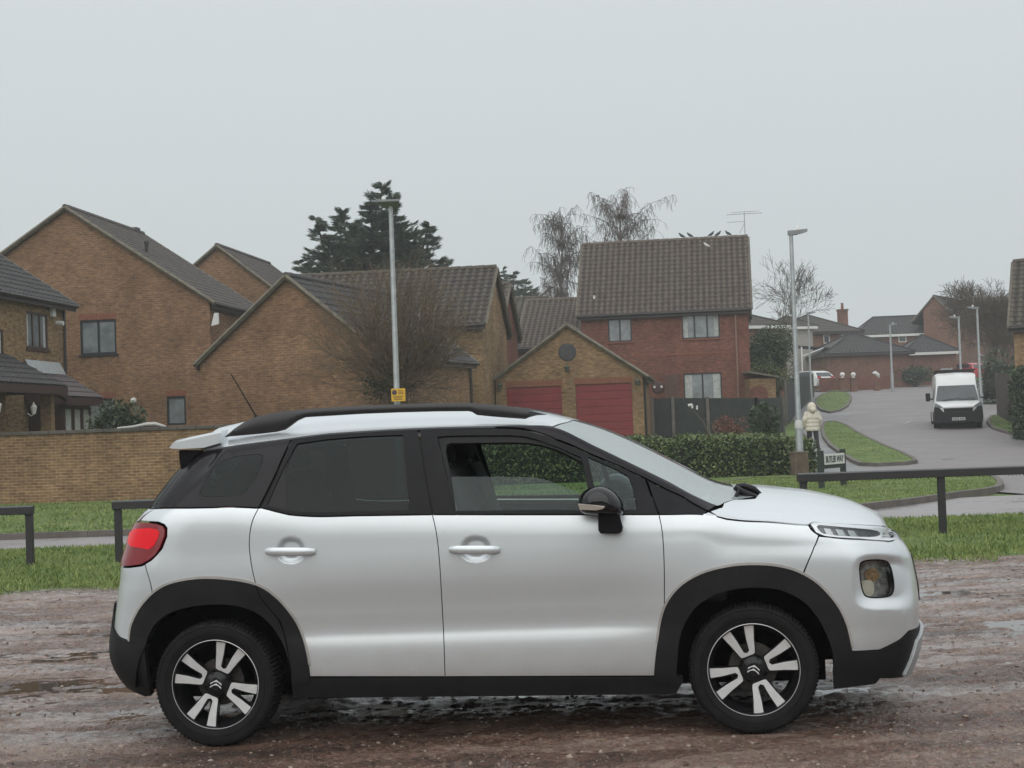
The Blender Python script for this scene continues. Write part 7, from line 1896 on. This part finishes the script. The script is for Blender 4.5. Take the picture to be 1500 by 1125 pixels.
# ---------------------------------------------------------------- far parked cars
def small_car(px_, py_, Y, rz, paint, label, tail=True):
    p = at(px_, py_, Y); t = empty('parked_car', (p[0], p[1], float(p[2])), rz, label, 'car')
    prof = [(-2.0, .35), (-2.03, .62), (-1.95, .90), (-1.55, .98), (-1.25, 1.02), (-.75, 1.38), (-.2, 1.50), (.9, 1.50), (1.5, 1.38), (1.85, 1.05), (1.98, .95), (2.02, .60), (1.95, .35)]
    m = MB(); vs = []; K = len(prof); ws2 = [(-.86, .80), (-.84, .93), (-.70, 1), (.70, 1), (.84, .93), (.86, .80)]
    for (w, s) in ws2:
        for (x_, z_) in prof: sh_ = 1 if z_ < 1.03 else 1-(1-s)*.0; ww = w*(.82 if z_ > 1.2 else 1) if abs(w) > .75 else w; vs.append((x_*(1 if abs(w) < .75 else .985), ww, z_))
    for i in range(5):
        for k in range(K): m.add([], []) ; 
    fs = [(i*K+k, i*K+(k+1) % K, (i+1)*K+(k+1) % K, (i+1)*K+k) for i in range(5) for k in range(K)]+[tuple(range(K)), tuple(5*K+k for k in reversed(range(K)))]
    m.add(vs, fs); b = m.build('body', paint, t, auto=35, recalc=True)
    for s in (-1, 1): small(t, 'side_window', VG, lambda m: m.prism([(-1.15, 1.03), (1.6, 1.05), (1.3, 1.36), (.9, 1.43), (-.2, 1.43), (-.7, 1.33)], s*.80, s*.83), recalc=True)
    small(t, 'rear_window', VG, lambda m: m.add([(1.60, -.62, 1.34), (1.60, .62, 1.34), (1.90, .70, 1.03), (1.90, -.70, 1.03)], [(0, 1, 2, 3)])); small(t, 'windscreen', VG, lambda m: m.add([(-1.27, -.66, 1.05), (-1.27, .66, 1.05), (-.77, .58, 1.38), (-.77, -.58, 1.38)], [(0, 1, 2, 3)]))
    for s in (-1, 1): small(t, 'tail_light', REDL, lambda m: m.bbox((1.86, s*.62-.12, .88), (2.01, s*.62+.14, 1.06)))
    for x_ in (-1.28, 1.28):
        for s in (-1, 1): small(t, 'wheel', RUBR, lambda m: m.lathe([(0, .1*s), (.17, .1*s), (.30, .1*s), (.31, .0), (0, -.1*s)], 20, 'y', (x_, s*.78, .31)))
    return t
small_car(1186, 573, 124, R(-62), VW, 'white hatchback parked on a drive up the road, seen from behind')
small_car(1418, 559.5, 132, R(-70), pmat('car_red', (.45, .06, .07), .4, coat=.5), 'red car parked beyond the van, only its roof showing')

# ---------------------------------------------------------------- the person
pp = at(1190.5, 640, 53.5); z0 = float(T(pp[0], pp[1]))
pe = empty('person', (pp[0], pp[1], z0), R(8), 'person walking away up the pavement in a cream padded coat with a round hood', 'person')
verts = [(0, 0, .95), (0, .01, 1.12), (0, .02, 1.32), (0, .0, 1.44), (0, -.02, 1.52), (0, -.01, 1.62), (0, .0, 1.68),
         (-.10, 0, .90), (-.10, .05, .50), (-.10, -.02, .09), (-.10, .10, .04), (.10, 0, .90), (.10, -.10, .50), (.10, -.28, .14), (.10, -.18, .05),
         (-.19, 0, 1.38), (-.27, -.02, 1.12), (-.24, .08, .92), (-.20, .13, .88), (.19, 0, 1.38), (.27, -.02, 1.12), (.24, .08, .92), (.20, .13, .88)]
edges = [(0, 1), (1, 2), (2, 3), (3, 4), (4, 5), (5, 6), (0, 7), (7, 8), (8, 9), (9, 10), (0, 11), (11, 12), (12, 13), (13, 14), (2, 15), (15, 16), (16, 17), (17, 18), (2, 19), (19, 20), (20, 21), (21, 22)]
rad = [.15, .14, .16, .07, .055, .095, .08, .12, .09, .06, .05, .12, .09, .06, .05, .065, .05, .04, .035, .065, .05, .04, .035]
me = bpy.data.meshes.new('body'); me.from_pydata(verts, edges, []); bo_ = link('body', me, pmat('dark_trousers', (.022, .020, .024), .85, var=.2), pe)
sk = bo_.modifiers.new('skin', 'SKIN'); bo_.modifiers.new('sub', 'SUBSURF').levels = 2
for i, v in enumerate(me.skin_vertices[0].data): v.radius = (rad[i], rad[i]*.85); v.use_root = (i == 0)
bo_.modifiers['sub'].render_levels = 2
CREAM = pmat('cream_padded_coat', (.56, .52, .43), .7, var=.12, vscale=9)
def puffed(m, path, radii, rings, n=20, fl=.75):
    """quilted tube: radius swells between stitch lines"""
    path = [np.array(p, float) for p in path]; pts = []; rs = []; N_ = rings*6
    for k in range(N_+1):
        t = k/N_*(len(path)-1); i = min(int(t), len(path)-2); f = t-i; p = path[i]*(1-f)+path[i+1]*f; r_ = radii[i]*(1-f)+radii[i+1]*f
        pts.append(p); rs.append(r_*(.93+.08*abs(math.sin(PI*k/6))))
    m.tube(pts, rs, n, flat=fl)
small(pe, 'coat', CREAM, lambda m: (puffed(m, [(0, .0, .80), (0, .0, 1.05), (0, .0, 1.30), (0, -.0, 1.46)], [.245, .235, .24, .12], 6)), smooth=True)
for s in (-1, 1): small(pe, 'sleeve', CREAM, lambda m: puffed(m, [(s*.15, 0, 1.41), (s*.26, -.03, 1.16), (s*.25, .07, .97), (s*.20, .14, .92)], [.095, .085, .07, .06], 5, 12, 1), smooth=True)
small(pe, 'hood', CREAM, lambda m: (m.lathe([(.02, 1.42), (.13, 1.44), (.155, 1.52), (.145, 1.60), (.11, 1.68), (.05, 1.73), (0, 1.74)], 18, 'z', (0, -.01, 0)), m.tube([(0, -.1, 1.42), (0, -.15, 1.50), (0, -.12, 1.56)], [.08, .10, .05], 10)), smooth=True)

# ---------------------------------------------------------------- unseen tree belt, added to darken reflections in the car glass and trim
wx = np.linspace(-70, 70, 260); wz = np.linspace(0, 1, 16); A, B = np.meshgrid(wx, wz, indexing='ij')
hh = 3.6+.9*np.sin(A*.21)+.6*np.sin(A*.63+1)+.4*np.sin(A*1.7+2)
dep = .9*np.sin(A*.8)+.5*np.sin(A*2.3+B*4)+.35*np.sin(A*5.1+B*9)
i2 = np.arange(A.size).reshape(A.shape)
wd = mesh_np('added_tree_belt', np.stack([A, -26+dep-1.2*B, B*hh], -1).reshape(-1, 3), np.stack([i2[:-1, :-1], i2[1:, :-1], i2[1:, 1:], i2[:-1, 1:]], -1).reshape(-1, 4), LF_DARK)
tag(wd, 'belt of dark trees across the open ground behind the photographer', 'trees', kind='stuff')
sld = wd.modifiers.new('thick', 'SOLIDIFY'); sld.thickness = 3

# ---------------------------------------------------------------- sky, light, air
w = bpy.data.worlds.new('World'); sc.world = w; w.use_nodes = True; nt = w.node_tree; nt.nodes.clear()
out = nt.nodes.new('ShaderNodeOutputWorld'); bg = nt.nodes.new('ShaderNodeBackground'); bg.inputs[1].default_value = .1
sky = nt.nodes.new('ShaderNodeTexSky'); sky.sky_type = 'NISHITA'; sky.sun_disc = False; sky.sun_elevation = math.atan2(.85, math.hypot(.3, 1)); sky.sun_rotation = math.atan2(-.3, -1); sky.dust_density = 5
tc = nt.nodes.new('ShaderNodeTexCoord'); sp = nt.nodes.new('ShaderNodeSeparateXYZ'); L(nt, tc.outputs['Generated'], sp.inputs[0])
cr = nt.nodes.new('ShaderNodeValToRGB'); e = cr.color_ramp.elements; e[0].position = 0; e[0].color = (.425, .455, .470, 1); e[1].position = 1; e[1].color = (.86, .89, .92, 1)
x = e.new(.10); x.color = (.438, .472, .485, 1); x = e.new(.26); x.color = (.480, .515, .528, 1); x = e.new(.55); x.color = (.68, .715, .735, 1)
L(nt, sp.outputs[2], cr.inputs[0])
sc_n = nt.nodes.new('ShaderNodeVectorMath'); sc_n.operation = 'SCALE'; sc_n.inputs['Scale'].default_value = 12.2; L(nt, cr.outputs[0], sc_n.inputs[0])
SKYK = sc_n
mx = nt.nodes.new('ShaderNodeMix'); mx.data_type = 'RGBA'; mx.inputs[0].default_value = .95; L(nt, sky.outputs[0], mx.inputs[6]); L(nt, sc_n.outputs[0], mx.inputs[7])
L(nt, mx.outputs[2], bg.inputs[0]); L(nt, bg.outputs[0], out.inputs[0])
sd = bpy.data.lights.new('sun', 'SUN'); sd.energy = 1.1; sd.angle = R(90); sd.color = (1, .98, .95); so = bpy.data.objects.new('sun', sd); col.objects.link(so); so.rotation_euler = Vector((-.3, -1, .85)).to_track_quat('Z', 'Y').to_euler()
HZ = True
if HZ:
    m, nt, out = new_mat('haze'); pv = N(nt, 'ShaderNodeVolumePrincipled'); pv.inputs['Density'].default_value = .0010; pv.inputs['Color'].default_value = (.88, .90, .92, 1); pv.inputs['Anisotropy'].default_value = .2
    L(nt, pv.outputs[0], out.inputs['Volume'])
    b = MB(); b.bbox((-95, -55, -1.2), (95, 215, 26)); tag(b.build('haze', m), 'thin grey drizzle haze over the whole street', 'haze', kind='stuff')
